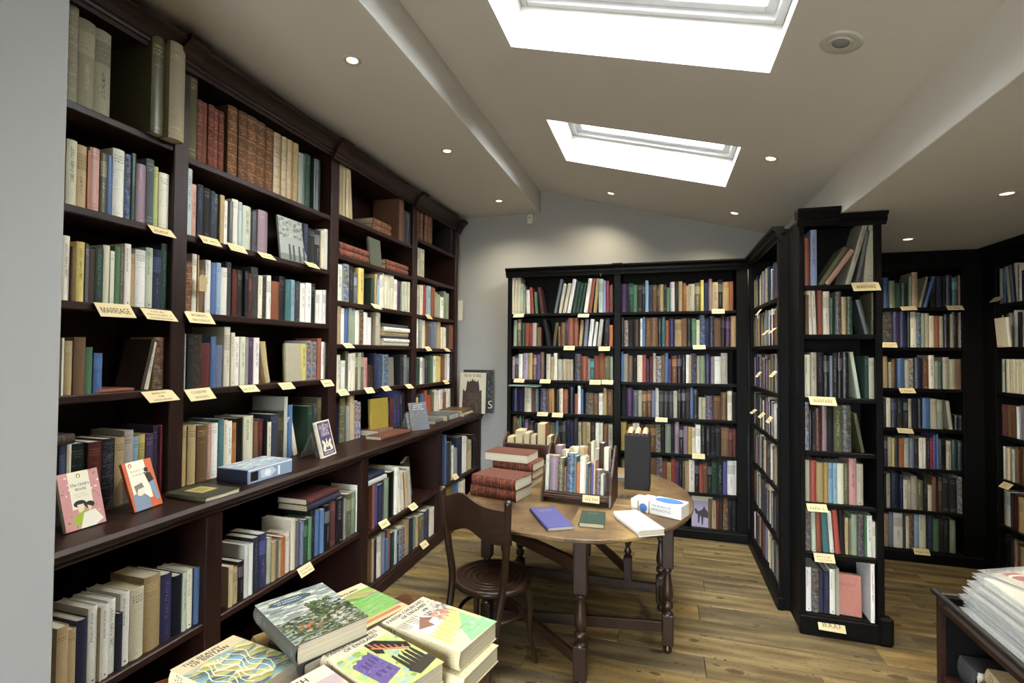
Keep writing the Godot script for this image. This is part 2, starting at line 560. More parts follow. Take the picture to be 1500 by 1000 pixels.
func room() -> void:
	var sub := struct("floor", bx(Vector3(-2.4, -0.16, -4.9), Vector3(2.7, -0.022, 2.5), 0), sm(Color(0.05, 0.04, 0.03), 0.9))
	var z := 2.4
	var row := 0
	var shapes := {}
	while z > -4.76:                                  # boards run across the room
		var w := 0.185 + 0.012 * sin(row * 2.3)
		var cuts := [-2.28, -2.28 + fposmod(row * 1.37, 2.3) + 0.5]
		while cuts[-1] + 2.1 < 2.3: cuts.append(cuts[-1] + 2.1 + 0.3 * sin(row * 1.1))
		cuts.append(2.56)
		for k in cuts.size() - 1:
			var x0: float = cuts[k]
			var x1: float = cuts[k + 1]
			if x1 - x0 < 0.05: continue
			var m := MB.new()
			m.box(Vector3(x0 + 0.001, -0.022, z - w + 0.0018), Vector3(x1 - 0.001, 0.0, z), 0.0025, 0, Vector2(rng.randf() * 2.0, -z + rng.randf() * 0.02))
			var o := obj("plank", m.mesh(), M.planks[rng.randi_range(0, 4)], sub)
			o.position.y = rng.randf_range(-0.0012, 0.0)
		z -= w
		row += 1
	var wall: Material = M.nib                        # walls grey, ceilings white
	struct("wall_left", bx(Vector3(-2.45, 0, -4.92), Vector3(-2.28, 2.95, 2.4), 0), wall)
	struct("wall_near", bx(Vector3(-2.28, 0, -0.955), Vector3(-1.565, 2.93, 2.4), 0.004), M.nib)
	struct("wall_back", bx(Vector3(-2.45, 0, -4.92), Vector3(2.7, 3.5, -4.77), 0), wall)
	struct("wall_right", bx(Vector3(2.55, 0, -4.77), Vector3(2.7, 2.4, 2.4), 0), wall)
	var front := MB.new()                             # the wall behind the camera, with an opening for the added window
	front.box(Vector3(-2.45, 0, 2.4), Vector3(ADDED_WINDOW.x, 3.6, 2.55))
	front.box(Vector3(ADDED_WINDOW.z, 0, 2.4), Vector3(2.7, 3.6, 2.55))
	front.box(Vector3(ADDED_WINDOW.x, 0, 2.4), Vector3(ADDED_WINDOW.z, ADDED_WINDOW.y, 2.55))
	front.box(Vector3(ADDED_WINDOW.x, ADDED_WINDOW.w, 2.4), Vector3(ADDED_WINDOW.z, 3.6, 2.55))
	struct("wall_front", front.mesh(), wall)
	var a := atan(SLOPE)
	roof = Transform3D(Basis(Vector3(0, 0, 1), -a), Vector3(ROOF_X, ROOF_Y, 0))
	var c := MB.new()
	var u0 := 0.464
	var u1 := 1.628
	var holes := [[-1.57, -2.27], [-3.05, -3.75]]
	var deep := 0.27
	c.box(Vector3(-0.02, 0, -4.85), Vector3(u0, deep, 2.5))
	c.box(Vector3(u1, 0, -4.85), Vector3(2.4, deep, 2.5))
	var at := 2.5
	for h in holes:
		c.box(Vector3(u0, 0, h[0]), Vector3(u1, deep, at))
		at = h[1]
	c.box(Vector3(u0, 0, -4.85), Vector3(u1, deep, at))
	struct("ceiling", c.mesh(), M.paint, roof)
	struct("ceiling_left", bx(Vector3(-2.45, 2.93, -4.85), Vector3(-1.136, 3.5, 2.5), 0.003), M.paint)
	struct("ceiling_right", bx(Vector3(0.96, 2.335, -4.85), Vector3(2.7, 2.85, 2.5), 0.003), M.paint)
	for k in 2:
		var h: Array = holes[k]
		roof_window(k + 1, u0, u1, h[1], h[0], deep)
	# unseen window, added behind the camera to brighten the room
	var wf := MB.new()
	for s in [[ADDED_WINDOW.x, ADDED_WINDOW.y, ADDED_WINDOW.x + 0.06, ADDED_WINDOW.w], [ADDED_WINDOW.z - 0.06, ADDED_WINDOW.y, ADDED_WINDOW.z, ADDED_WINDOW.w], [ADDED_WINDOW.x + 0.06, ADDED_WINDOW.y, ADDED_WINDOW.z - 0.06, ADDED_WINDOW.y + 0.06], [ADDED_WINDOW.x + 0.06, ADDED_WINDOW.w - 0.06, ADDED_WINDOW.z - 0.06, ADDED_WINDOW.w], [(ADDED_WINDOW.x + ADDED_WINDOW.z) / 2 - 0.025, ADDED_WINDOW.y + 0.06, (ADDED_WINDOW.x + ADDED_WINDOW.z) / 2 + 0.025, ADDED_WINDOW.w - 0.06]]:
		wf.box(Vector3(s[0], s[1], 2.44), Vector3(s[2], s[3], 2.5), 0.004)
	var win := struct("window_3", wf.mesh(), M.white_frame)
	obj("pane", bx(Vector3(ADDED_WINDOW.x + 0.06, ADDED_WINDOW.y + 0.06, 2.468), Vector3(ADDED_WINDOW.z - 0.06, ADDED_WINDOW.w - 0.06, 2.474), 0), M.glass, win)

func roof_window(number: int, u0: float, u1: float, z0: float, z1: float, deep: float) -> void:
	var win := Node3D.new(); win.name = "window_%d" % number
	add_child(win)
	win.transform = roof
	win.set_meta("kind", "structure")
	var lo := deep - 0.075
	var e := 0.002
	obj("frame", bx(Vector3(u0 + e, lo, z0 + e), Vector3(u0 + 0.035, deep, z1 - e), 0.003), M.white_frame, win)
	obj("frame", bx(Vector3(u1 - 0.035, lo, z0 + e), Vector3(u1 - e, deep, z1 - e), 0.003), M.white_frame, win)
	obj("frame", bx(Vector3(u0 + 0.035, lo, z0 + e), Vector3(u1 - 0.035, deep, z0 + 0.035), 0.003), M.white_frame, win)
	obj("frame", bx(Vector3(u0 + 0.035, lo, z1 - 0.035), Vector3(u1 - 0.035, deep, z1 - e), 0.003), M.white_frame, win)
	var sash := MB.new()
	var s0 := 0.04
	var s1 := 0.085
	sash.box(Vector3(u0 + s0, lo + 0.02, z0 + s0), Vector3(u0 + s1, deep + 0.01, z1 - s0), 0.004)
	sash.box(Vector3(u1 - s1, lo + 0.02, z0 + s0), Vector3(u1 - s0, deep + 0.01, z1 - s0), 0.004)
	sash.box(Vector3(u0 + s1, lo + 0.02, z0 + s0), Vector3(u1 - s1, deep + 0.01, z0 + s1), 0.004)
	sash.box(Vector3(u0 + s1, lo + 0.02, z1 - s1), Vector3(u1 - s1, deep + 0.01, z1 - s0), 0.004)
	obj("sash", sash.mesh(), M.white_frame, win)
	obj("pane", bx(Vector3(u0 + s1, deep - 0.02, z0 + s1), Vector3(u1 - s1, deep - 0.014, z1 - s1), 0), M.glass, win)

# ---------------------------------------------------------------- bookcases
const FACE_RIGHT := PI / 2      # a case on the left wall
const FACE_LEFT := -PI / 2

func frame_of(name: String) -> Transform3D:
	match name:
		"upper": return Transform3D(Basis(Vector3.UP, FACE_RIGHT), Vector3(-1.97, 0, 0))
		"lower": return Transform3D(Basis(Vector3.UP, FACE_RIGHT), Vector3(-1.73, 0, 0))
		"back": return Transform3D(Basis(), Vector3(0, 0, -4.503))
		"side": return Transform3D(Basis(Vector3.UP, FACE_LEFT), Vector3(0.70, 0, 0))
		"end": return Transform3D(Basis(), Vector3(0, 0, -3.17))
		"right": return Transform3D(Basis(Vector3.UP, FACE_LEFT), Vector3(2.27, 0, 0))
	return Transform3D()

# ups: [x0, x1] of each upright; rows: shelf heights of each bay; local x runs along the front, z = 0 is the front
func case_parts(t: Node3D, ups: Array, rows: Array, y0: float, y1: float, deep: float, mat: Material, edge := 0.03) -> void:
	for u in ups:
		obj("upright", bx(Vector3(u[0], y0, -deep), Vector3(u[1], y1, 0), 0.004, 1), mat, t)
	for b in ups.size() - 1:
		var x0: float = ups[b][1]
		var x1: float = ups[b + 1][0]
		for y in rows[b]:
			obj("shelf", bx(Vector3(x0, y - edge, -deep), Vector3(x1, y, -0.006), 0.004, 0), mat, t)
	obj("back_panel", bx(Vector3(ups[0][0], y0, -deep - 0.012), Vector3(ups[-1][1], y1, -deep), 0, 1), mat, t)

func crown(t: Node3D, prof: Array, x0: float, x1: float, mat: Material, grow := 0.0, called := "cornice") -> void:
	var m := MB.new()
	var p := []
	for q in prof: p.append(q + (Vector2(grow, 0) if q.x > -0.1 else Vector2.ZERO))
	m.prism(p, Vector3(x0, 0, 0), Vector3(0, 0, 1), Vector3(0, 1, 0), Vector3(x1 - x0, 0, 0))
	obj(called, m.mesh(), mat, t)

func cornice_profile(base: float, top: float, out: float, deep: float) -> Array:
	var h := top - base
	return [Vector2(-0.012, base), Vector2(0.002, base), Vector2(0.002, base + h * 0.18), Vector2(0.010, base + h * 0.20), Vector2(0.012, base + h * 0.30), Vector2(0.02, base + h * 0.36), Vector2(out * 0.45, base + h * 0.58), Vector2(out * 0.7, base + h * 0.72),
		Vector2(out * 0.95, base + h * 0.80), Vector2(out, base + h * 0.86), Vector2(out, top), Vector2(-deep, top), Vector2(-deep, base + h * 0.5), Vector2(-0.012, base + h * 0.5)]

func left_bookcase() -> void:
	var mat: Material = M.mahogany
	var up := thing("bookcase", "tall dark mahogany fitted bookcase with cornice along the left wall", "bookcase", frame_of("upper"))
	var ups := [[0.90, 0.95], [1.60, 1.67], [2.65, 2.73], [3.73, 3.81], [4.62, 4.69]]
	case_parts(up, ups, [[2.42, 2.057, 1.72, 1.388], [2.396, 2.055, 1.718, 1.378], [2.433, 2.174, 1.876, 1.597, 1.285], [2.52, 2.20, 1.87, 1.583, 1.27]], 0.951, 2.78, 0.285, mat)
	obj("top_board", bx(Vector3(0.90, 2.78, -0.285), Vector3(4.70, 2.80, 0), 0.003, 0), mat, up)
	crown(up, cornice_profile(2.765, 2.87, 0.07, 0.03), 0.90, 4.71, mat)
	for u in ups.slice(1): crown(up, cornice_profile(2.75, 2.872, 0.074, 0.0), u[0] - 0.012, u[1] + 0.012, mat, 0.022, "cornice_block")
	var led := thing("counter_shelf", "long polished mahogany ledge with rounded front edge under the left bookcase", "ledge", frame_of("lower"))
	obj("board", bx(Vector3(0.90, 0.912, -0.53), Vector3(4.755, 0.95, 0.032), 0.013, 0), mat, led)
	obj("moulding", bx(Vector3(0.90, 0.893, -0.03), Vector3(4.75, 0.912, 0.014), 0.008, 0), mat, led)
	var low := thing("base_bookcase", "deeper mahogany base bookcase under the long ledge", "bookcase", frame_of("lower"))
	var lups := [[0.90, 0.95], [1.577, 1.656], [2.653, 2.731], [3.754, 3.826], [4.70, 4.75]]
	case_parts(low, lups, [[0.468, 0.08], [0.46, 0.08], [0.425, 0.08], [0.425, 0.08]], 0.0, 0.892, 0.52, mat)
	obj("plinth", bx(Vector3(0.90, 0.0, -0.02), Vector3(4.75, 0.078, 0.02), 0.008, 0), mat, low)
	obj("plinth_moulding", bx(Vector3(0.90, 0.078, -0.02), Vector3(4.75, 0.092, 0.012), 0.006, 0), mat, low)

const ROWS_BACK := [1.915, 1.612, 1.30, 0.998, 0.697, 0.38, 0.085]

func black_bookcases() -> void:
	var mat: Material = M.ebony
	var prof := cornice_profile(2.255, 2.34, 0.04, 0.03)
	var b := thing("black_bookcase", "black painted bookcase with two bays across the back wall", "bookcase", frame_of("back"))
	case_parts(b, [[-1.384, -1.345], [-0.395, -0.336], [0.604, 0.69]], [ROWS_BACK, ROWS_BACK], 0, 2.30, 0.25, mat, 0.026)
	crown(b, prof, -1.40, 0.70, mat)
	crown(b, cornice_profile(2.25, 2.343, 0.042, 0.0), -0.41, -0.32, mat, 0.014, "cornice_block")
	obj("plinth", bx(Vector3(-1.39, 0, -0.02), Vector3(0.70, 0.075, 0.018), 0.006, 0), mat, b)
	obj("top_board", bx(Vector3(-1.384, 2.30, -0.25), Vector3(0.69, 2.325, 0), 0.002, 0), mat, b)
	var s := thing("black_bookcase", "black bookcase seen edge on beside the back case, facing the round table", "bookcase", frame_of("side"))
	case_parts(s, [[-4.50, -4.44], [-3.47, -3.41]], [ROWS_BACK], 0, 2.30, 0.24, mat, 0.026)
	crown(s, prof, -4.50, -3.40, mat)
	obj("plinth", bx(Vector3(-4.50, 0, -0.02), Vector3(-3.40, 0.075, 0.018), 0.006, 0), mat, s)
	obj("top_board", bx(Vector3(-4.50, 2.30, -0.24), Vector3(-3.41, 2.325, 0), 0.002, 0), mat, s)
	var e := thing("end_bookcase", "narrow black bookcase on the end of the projecting cases, facing the camera", "bookcase", frame_of("end"))
	case_parts(e, [[0.752, 0.779], [1.124, 1.156]], [[1.941, 1.664, 1.31, 1.011, 0.723, 0.447, 0.111]], 0, 2.30, 0.232, mat, 0.026)
	obj("top_board", bx(Vector3(0.752, 2.30, -0.232), Vector3(1.156, 2.322, 0), 0.002, 0), mat, e)
	crown(e, cornice_profile(2.275, 2.372, 0.034, 0.05), 0.742, 0.956, mat)
	crown(e, cornice_profile(2.265, 2.330, 0.034, 0.05), 0.958, 1.178, mat)
	obj("plinth", bx(Vector3(0.745, 0, -0.03), Vector3(1.17, 0.105, 0.014), 0.006, 0), mat, e)
	obj("plinth_block", bx(Vector3(1.118, 0, -0.03), Vector3(1.19, 0.15, 0.026), 0.012, 1), mat, e)
	var r := thing("black_bookcase", "black bookcase on the back wall of the right alcove, left of the corner", "bookcase", frame_of("back"))
	case_parts(r, [[0.98, 1.02], [2.149, 2.32]], [ROWS_BACK], 0, 2.29, 0.25, mat, 0.026)
	crown(r, cornice_profile(2.20, 2.333, 0.045, 0.03), 0.98, 2.32, mat)
	obj("plinth", bx(Vector3(0.98, 0, -0.02), Vector3(2.27, 0.078, 0.018), 0.006, 0), mat, r)
	var w := thing("black_bookcase", "black bookcase along the right wall of the alcove, cut by the picture edge", "bookcase", frame_of("right"))
	case_parts(w, [[-4.50, -4.36], [-3.30, -3.24], [-2.20, -2.14]], [ROWS_BACK, ROWS_BACK], 0, 2.29, 0.25, mat, 0.026)
	crown(w, cornice_profile(2.20, 2.333, 0.045, 0.03), -4.50, -2.14, mat)
	obj("plinth", bx(Vector3(-4.48, 0, -0.02), Vector3(-2.14, 0.078, 0.018), 0.006, 0), mat, w)
	# the divider behind the projecting cases
	struct("wall_divider", bx(Vector3(0.955, 0, -4.77), Vector3(0.978, 2.335, -3.42), 0), mat)

# ---------------------------------------------------------------- lamps and fittings
func lamps() -> void:
	var flat := Basis()
	var lean := roof.basis
	var spots := [
		[Vector3(-1.402, 2.93, -2.024), flat, "recessed downlight in the flat ceiling left, nearest the camera"],
		[Vector3(-1.405, 2.93, -3.13), flat, "recessed downlight in the flat ceiling left, middle of three"],
		[Vector3(-1.41, 2.93, -4.297), flat, "recessed downlight in the flat ceiling left, nearest the back wall"],
		[Vector3(-0.415, 2.9466, -4.399), lean, "recessed downlight in the sloping ceiling above the black back bookcase, left one"],
		[Vector3(0.606, 2.6735, -3.145), lean, "recessed downlight in the sloping ceiling right of the far roof light"],
		[Vector3(0.57, 2.683, -4.333), lean, "recessed downlight in the sloping ceiling near the corner bookcase"],
		[Vector3(1.60, 2.335, -3.975), flat, "recessed downlight in the low right ceiling, far one over the alcove"],
		[Vector3(1.601, 2.335, -2.972), flat, "recessed downlight in the low right ceiling, at the picture's right edge"],
		# unseen downlights added in line with the rows, to brighten the foreground
		[Vector3(0.62, 2.67, -0.95), lean, "added unseen downlight in the sloping ceiling beside the camera"],
		[Vector3(1.60, 2.335, -1.97), flat, "added unseen downlight in the low right ceiling over the magazine rack"],
		[Vector3(1.60, 2.335, -0.97), flat, "added unseen downlight in the low right ceiling beside the camera"],
	]
	for s in spots:
		var t := thing("downlight", s[2], "downlight", Transform3D(s[1], s[0]), "recessed ceiling downlights")
		var ring := MB.new()
		ring.lathe(Vector3.ZERO, [Vector2(0.026, -0.001), Vector2(0.030, -0.004), Vector2(0.040, -0.004), Vector2(0.043, 0.0)], 24)
		obj("trim_ring", ring.mesh(), M.plastic, t)
		var glow := MB.new()
		glow.lathe(Vector3.ZERO, [Vector2(0.0005, -0.0022), Vector2(0.026, -0.0016)], 20)
		obj("bulb", glow.mesh(), M.lamp_glow, t)
		var l := SpotLight3D.new(); l.name = "beam"
		l.position = Vector3(0, -0.012, 0)
		l.rotation.x = -PI / 2
		l.spot_angle = 68.0
		l.spot_angle_attenuation = 0.9
		l.spot_range = 12.0
		l.spot_attenuation = 2.0
		l.light_color = Color(1.0, 0.94, 0.80)
		l.light_energy = LAMP_E
		l.light_size = 0.025
		l.shadow_enabled = true
		t.add_child(l)
	var p := thing("motion_sensor", "round white motion sensor set in the sloping ceiling at upper right", "sensor", Transform3D(lean, Vector3(0.62, 2.67, -2.027)))
	var m := MB.new()
	m.lathe(Vector3.ZERO, [Vector2(0.028, -0.006), Vector2(0.036, -0.008), Vector2(0.038, -0.005), Vector2(0.044, -0.005), Vector2(0.062, -0.006), Vector2(0.068, -0.003), Vector2(0.069, 0.0)], 32)
	obj("collar", m.mesh(), M.plastic, p)
	m = MB.new()
	m.lathe(Vector3.ZERO, [Vector2(0.0005, -0.014), Vector2(0.012, -0.0125), Vector2(0.022, -0.009), Vector2(0.028, -0.005)], 24)
	obj("lens", m.mesh(), M.lens, p)
	var al := thing("alarm_sensor", "small white alarm sensor box on the back wall under the ceiling corner", "sensor", Transform3D(Basis(), Vector3(-1.234, 2.868, -4.77)))
	obj("housing", bx(Vector3(-0.032, -0.052, 0), Vector3(0.032, 0.052, 0.035), 0.012), M.plastic, al)
	obj("window", bx(Vector3(-0.012, 0.008, 0.034), Vector3(0.012, 0.014, 0.037), 0.001), M.ink, al)

# ---------------------------------------------------------------- furniture
func leg_parts(t: Node3D, at: Vector3, half: float, top: float, mat: Material) -> void:
	obj("leg", leg_mesh(half, top), mat, t, Transform3D(Basis(), at))

func leg_mesh(h: float, top: float) -> ArrayMesh:
	var m := MB.new()
	m.lathe(Vector3.ZERO, [Vector2(0.001, 0), Vector2(h * 0.55, 0.0), Vector2(h * 0.75, 0.012), Vector2(h * 0.7, 0.025), Vector2(h * 0.45, 0.032), Vector2(h * 0.5, 0.05)])
	m.box(Vector3(-h, 0.045, -h), Vector3(h, 0.20, h), 0.005, 1)
	var P := [[0.98, 0.198], [0.92, 0.208], [0.5, 0.216], [0.55, 0.222], [0.92, 0.232], [0.98, 0.246], [0.85, 0.258], [0.5, 0.264], [0.5, 0.270], [0.8, 0.276], [0.95, 0.292], [0.97, 0.308], [0.86, 0.335], [0.66, 0.372], [0.54, 0.402], [0.52, 0.415], [0.7, 0.42], [0.72, 0.428], [0.55, 0.432], [0.6, 0.442]]
	var prof := []
	for p in P: prof.append(Vector2(p[0] * h, p[1]))
	m.lathe(Vector3.ZERO, prof)
	m.box(Vector3(-h, 0.438, -h), Vector3(h, top, h), 0.005, 1)
	return m.mesh()

func rail(t: Node3D, called: String, a: Vector3, b: Vector3, wide: float, high: float, mat: Material) -> void:
	var d := (b - a)
	var x := d.normalized()
	var y := Vector3.UP
	var zz := x.cross(y).normalized()
	y = zz.cross(x)
	obj(called, bx(Vector3(0, -high / 2, -wide / 2), Vector3(d.length(), high / 2, wide / 2), 0.004, 0), mat, t, Transform3D(Basis(x, y, zz), a))

func table() -> void:
	var t := thing("gateleg_table", "worn oval oak gateleg table on turned legs in the middle of the room", "table", Transform3D(Basis(), Vector3(-0.427, 0, -3.071)))
	var T := 0.70
	var rim := []
	for k in 72:
		var a := TAU * k / 72
		var c := cos(a)
		var s := sin(a)
		if c >= 0: rim.append(Vector2(0.61 * c, 0.779 * s))
		else:
			var e := 2.0 / 2.6
			rim.append(Vector2(-0.70 * pow(-c, e), 0.779 * signf(s) * pow(absf(s), lerpf(1.0, e, minf(1.0, -c * 3.0)))))
	for band in [["fixed_top", -0.2, 0.19], ["leaf", 0.192, 2.0], ["leaf", -2.0, -0.202]]:
		var strip := PackedVector2Array([Vector2(-2, band[1]), Vector2(2, band[1]), Vector2(2, band[2]), Vector2(-2, band[2])])
		for piece in Geometry2D.intersect_polygons(PackedVector2Array(rim), strip):
			var m := MB.new()
			m.prism(Array(piece), Vector3(0, T - 0.022, 0), Vector3(1, 0, 0), Vector3(0, 0, 1), Vector3(0, 0.022, 0), 0.005)
			obj(band[0], m.mesh(), M.oak_top, t)
	var w: Material = M.oak
	var top := T - 0.0225
	for p in [Vector3(0.464, 0, 0.315), Vector3(0.43, 0, -0.12), Vector3(-0.478, 0, 0.47), Vector3(-0.455, 0, -0.12)]:
		leg_parts(t, p, 0.029, top, w)
	rail(t, "stretcher", Vector3(-0.45, 0.13, 0.45), Vector3(0.437, 0.13, 0.315), 0.03, 0.055, w)
	rail(t, "stretcher", Vector3(-0.43, 0.13, -0.12), Vector3(0.405, 0.13, -0.12), 0.03, 0.055, w)
	rail(t, "stretcher", Vector3(0.464, 0.13, 0.287), Vector3(0.43, 0.13, -0.092), 0.03, 0.055, w)
	rail(t, "apron", Vector3(-0.45, 0.63, 0.44), Vector3(0.437, 0.63, 0.305), 0.02, 0.09, w)
	rail(t, "apron", Vector3(-0.43, 0.63, -0.12), Vector3(0.40, 0.63, -0.12), 0.02, 0.09, w)
	# gates swung out under the two leaves
	var fl := Vector3(0.072, 0, 0.78 - 0.055)
	leg_parts(t, fl, 0.032, top, w)
	var hinge := Vector3(-0.40, 0, 0.40)
	var post := MB.new()
	post.lathe(Vector3.ZERO, [Vector2(0.022, 0.158), Vector2(0.022, 0.23), Vector2(0.013, 0.24), Vector2(0.022, 0.28), Vector2(0.023, 0.32), Vector2(0.014, 0.40), Vector2(0.013, 0.44), Vector2(0.022, 0.46), Vector2(0.022, 0.585)], 12)
	obj("gate_post", post.mesh(), w, t, Transform3D(Basis(), hinge))
	rail(t, "gate_rail", hinge + Vector3(0.02, 0.185, 0.01), fl + Vector3(-0.027, 0.13, -0.01), 0.028, 0.05, w)
	rail(t, "gate_rail", hinge + Vector3(0.02, 0.56, 0.01), fl + Vector3(-0.027, 0.56, -0.01), 0.028, 0.06, w)
	var bl := Vector3(-0.10, 0, -0.70)
	leg_parts(t, bl, 0.029, top, w)
	var hb := Vector3(0.235, 0, -0.12)
	var pm := MB.new()
	pm.box(Vector3(-0.026, 0.158, -0.026), Vector3(0.026, 0.30, 0.026), 0.004, 1)
	pm.lathe(Vector3.ZERO, [Vector2(0.025, 0.298), Vector2(0.014, 0.31), Vector2(0.024, 0.33), Vector2(0.015, 0.35), Vector2(0.013, 0.36), Vector2(0.024, 0.39), Vector2(0.024, 0.43), Vector2(0.013, 0.46), Vector2(0.015, 0.50), Vector2(0.024, 0.51), Vector2(0.024, 0.585)], 12)
	obj("gate_post", pm.mesh(), w, t, Transform3D(Basis(), hb))
	rail(t, "gate_rail", hb + Vector3(-0.01, 0.21, -0.02), bl + Vector3(0.02, 0.21, 0.025), 0.028, 0.055, w)
	rail(t, "gate_rail", hb + Vector3(-0.01, 0.56, -0.02), bl + Vector3(0.02, 0.56, 0.025), 0.028, 0.06, w)

func chair() -> void:
	var t := thing("bentwood_chair", "dark bentwood chair with round seat drawn up to the oval table", "chair", Transform3D(Basis(), Vector3(-0.80, 0, -2.385)))
	var w: Material = M.bentwood
	var S := 0.445
	var m := MB.new()
	m.lathe(Vector3(0, S, 0), [Vector2(0.160, -0.034), Vector2(0.185, -0.033), Vector2(0.196, -0.026), Vector2(0.200, -0.015), Vector2(0.197, -0.005), Vector2(0.188, 0.0), Vector2(0.176, -0.001), Vector2(0.168, -0.004)], 40)
	obj("seat_ring", m.mesh(), w, t)
	m = MB.new()
	m.lathe(Vector3(0, S, 0), [Vector2(0.168, -0.012), Vector2(0.168, -0.004), Vector2(0.15, -0.007), Vector2(0.146, -0.005), Vector2(0.142, -0.008), Vector2(0.12, -0.009), Vector2(0.116, -0.007), Vector2(0.112, -0.010), Vector2(0.09, -0.010), Vector2(0.086, -0.008), Vector2(0.082, -0.011), Vector2(0.06, -0.011), Vector2(0.055, -0.009), Vector2(0.05, -0.011), Vector2(0.0005, -0.011)], 40)
	obj("seat", m.mesh(), w, t)
	# two posts that run from floor to crest, on the side towards the camera
	var R := smooth([Vector3(0.05, 0, 0.255), Vector3(0.075, 0.22, 0.215), Vector3(0.106, 0.44, 0.183), Vector3(0.13, 0.62, 0.205), Vector3(0.157, 0.875, 0.262)])
	var L := smooth([Vector3(-0.21, 0, 0.175), Vector3(-0.19, 0.22, 0.14), Vector3(-0.172, 0.44, 0.105), Vector3(-0.188, 0.62, 0.12), Vector3(-0.205, 0.885, 0.16)])
	for side in [R, L]:
		m = MB.new()
		var rad := []
		for k in side.size(): rad.append(0.0178)
		m.tube(side, rad, 12)
		m.lathe(side[-1], [Vector2(0.0165, -0.004), Vector2(0.019, 0.004), Vector2(0.018, 0.013), Vector2(0.011, 0.021), Vector2(0.0005, 0.024)], 12)
		obj("back_post", m.mesh(), w, t)
	# crest: a bent panel with a waved top and an arched foot
	var a: Vector3 = R[-1] * 1.0
	var b: Vector3 = L[-1] * 1.0
	var crest := MB.new()
	var n := 18
	var bend := (a - b).cross(Vector3.UP).normalized()
	if bend.z < 0: bend = -bend
	var cols := []
	for k in n + 1:
		var f := float(k) / n                     # 0 at the left post
		var base := b.lerp(a, f) + bend * 0.035 * sin(PI * f)
		var wave := 0.048 * exp(-pow((f - 0.38) / 0.24, 2.0)) - 0.015
		var top := -0.012 + wave
		var bot := -0.186 + 0.052 * exp(-pow((f - 0.42) / 0.22, 2.0)) - 0.012 * sin(PI * f)
		cols.append([base + Vector3.UP * top, base + Vector3.UP * bot - bend * 0.03])
	for k in n:
		var p = cols[k]
		var q = cols[k + 1]
		var o := bend * 0.006
		crest.quad(p[1] + o, q[1] + o, q[0] + o, p[0] + o, Vector2(k * 0.02, 0), Vector2(k * 0.02 + 0.02, 0), Vector2(k * 0.02 + 0.02, 0.15), Vector2(k * 0.02, 0.15))
		crest.quad(q[1] - o, p[1] - o, p[0] - o, q[0] - o, Vector2(k * 0.02 + 0.02, 0), Vector2(k * 0.02, 0), Vector2(k * 0.02, 0.15), Vector2(k * 0.02 + 0.02, 0.15))
		crest.quad(p[0] + o, q[0] + o, q[0] - o, p[0] - o)
		crest.quad(p[1] - o, q[1] - o, q[1] + o, p[1] + o)
	obj("crest_rail", crest.mesh(), w, t)
	for leg in [[Vector3(0.15, S - 0.03, -0.065), Vector3(0.17, 0.30, -0.075), Vector3(0.172, 0.14, -0.078), Vector3(0.203, 0, -0.088)], [Vector3(-0.115, S - 0.03, -0.11), Vector3(-0.13, 0.30, -0.125), Vector3(-0.135, 0.14, -0.13), Vector3(-0.16, 0, -0.15)]]:
		m = MB.new()
		m.tube(smooth(leg), [0.019, 0.018, 0.018, 0.017, 0.017, 0.017, 0.016, 0.016, 0.016, 0.016, 0.015, 0.015, 0.015, 0.014, 0.014, 0.014, 0.014, 0.014, 0.013], 12)
		obj("leg", m.mesh(), w, t)
	var hoop := []
	for k in 33:
		var a2 := TAU * k / 32
		hoop.append(Vector3(cos(a2) * 0.155, 0.285 + 0.01 * sin(a2 * 2.0), sin(a2) * 0.155 + 0.03))
	m = MB.new()
	m.tube(hoop, [0.0105], 8)
	obj("hoop_stretcher", m.mesh(), w, t)

var stand_frame := Transform3D()

func stand() -> void:
	# right corner of the top at (-0.455, 0.68, -1.38); x runs to the left along the far edge, z towards the camera
	var ex := Vector3(0.85, 0, 0.53).normalized()
	var ez := Vector3(-0.53, 0, 0.85).normalized()
	stand_frame = Transform3D(Basis(ex, Vector3.UP, ez), Vector3(-0.455, 0, -1.38))
	var t := thing("display_stand", "low varnished wooden stand piled with illustrated books in the foreground", "stand", stand_frame)
	obj("top", bx(Vector3(-0.50, 0.655, 0), Vector3(0, 0.68, 0.80), 0.007, 2), M.stand_wood, t)
	for p in [Vector3(-0.035, 0, 0.035), Vector3(-0.465, 0, 0.035), Vector3(-0.035, 0, 0.765), Vector3(-0.465, 0, 0.765)]:
		obj("leg", bx(p + Vector3(-0.02, 0, -0.02), p + Vector3(0.02, 0.655, 0.02), 0.004, 1), M.stand_wood, t)
	obj("apron", bx(Vector3(-0.445, 0.575, 0.025), Vector3(-0.055, 0.655, 0.045), 0.003, 0), M.stand_wood, t)
	obj("apron", bx(Vector3(-0.045, 0.575, 0.055), Vector3(-0.025, 0.655, 0.745), 0.003, 2), M.stand_wood, t)
	obj("apron", bx(Vector3(-0.475, 0.575, 0.055), Vector3(-0.455, 0.655, 0.745), 0.003, 2), M.stand_wood, t)
	obj("apron", bx(Vector3(-0.445, 0.575, 0.755), Vector3(-0.055, 0.655, 0.775), 0.003, 0), M.stand_wood, t)
	obj("shelf", bx(Vector3(-0.45, 0.24, 0.05), Vector3(-0.05, 0.258, 0.75), 0.003, 0), M.stand_wood, t)

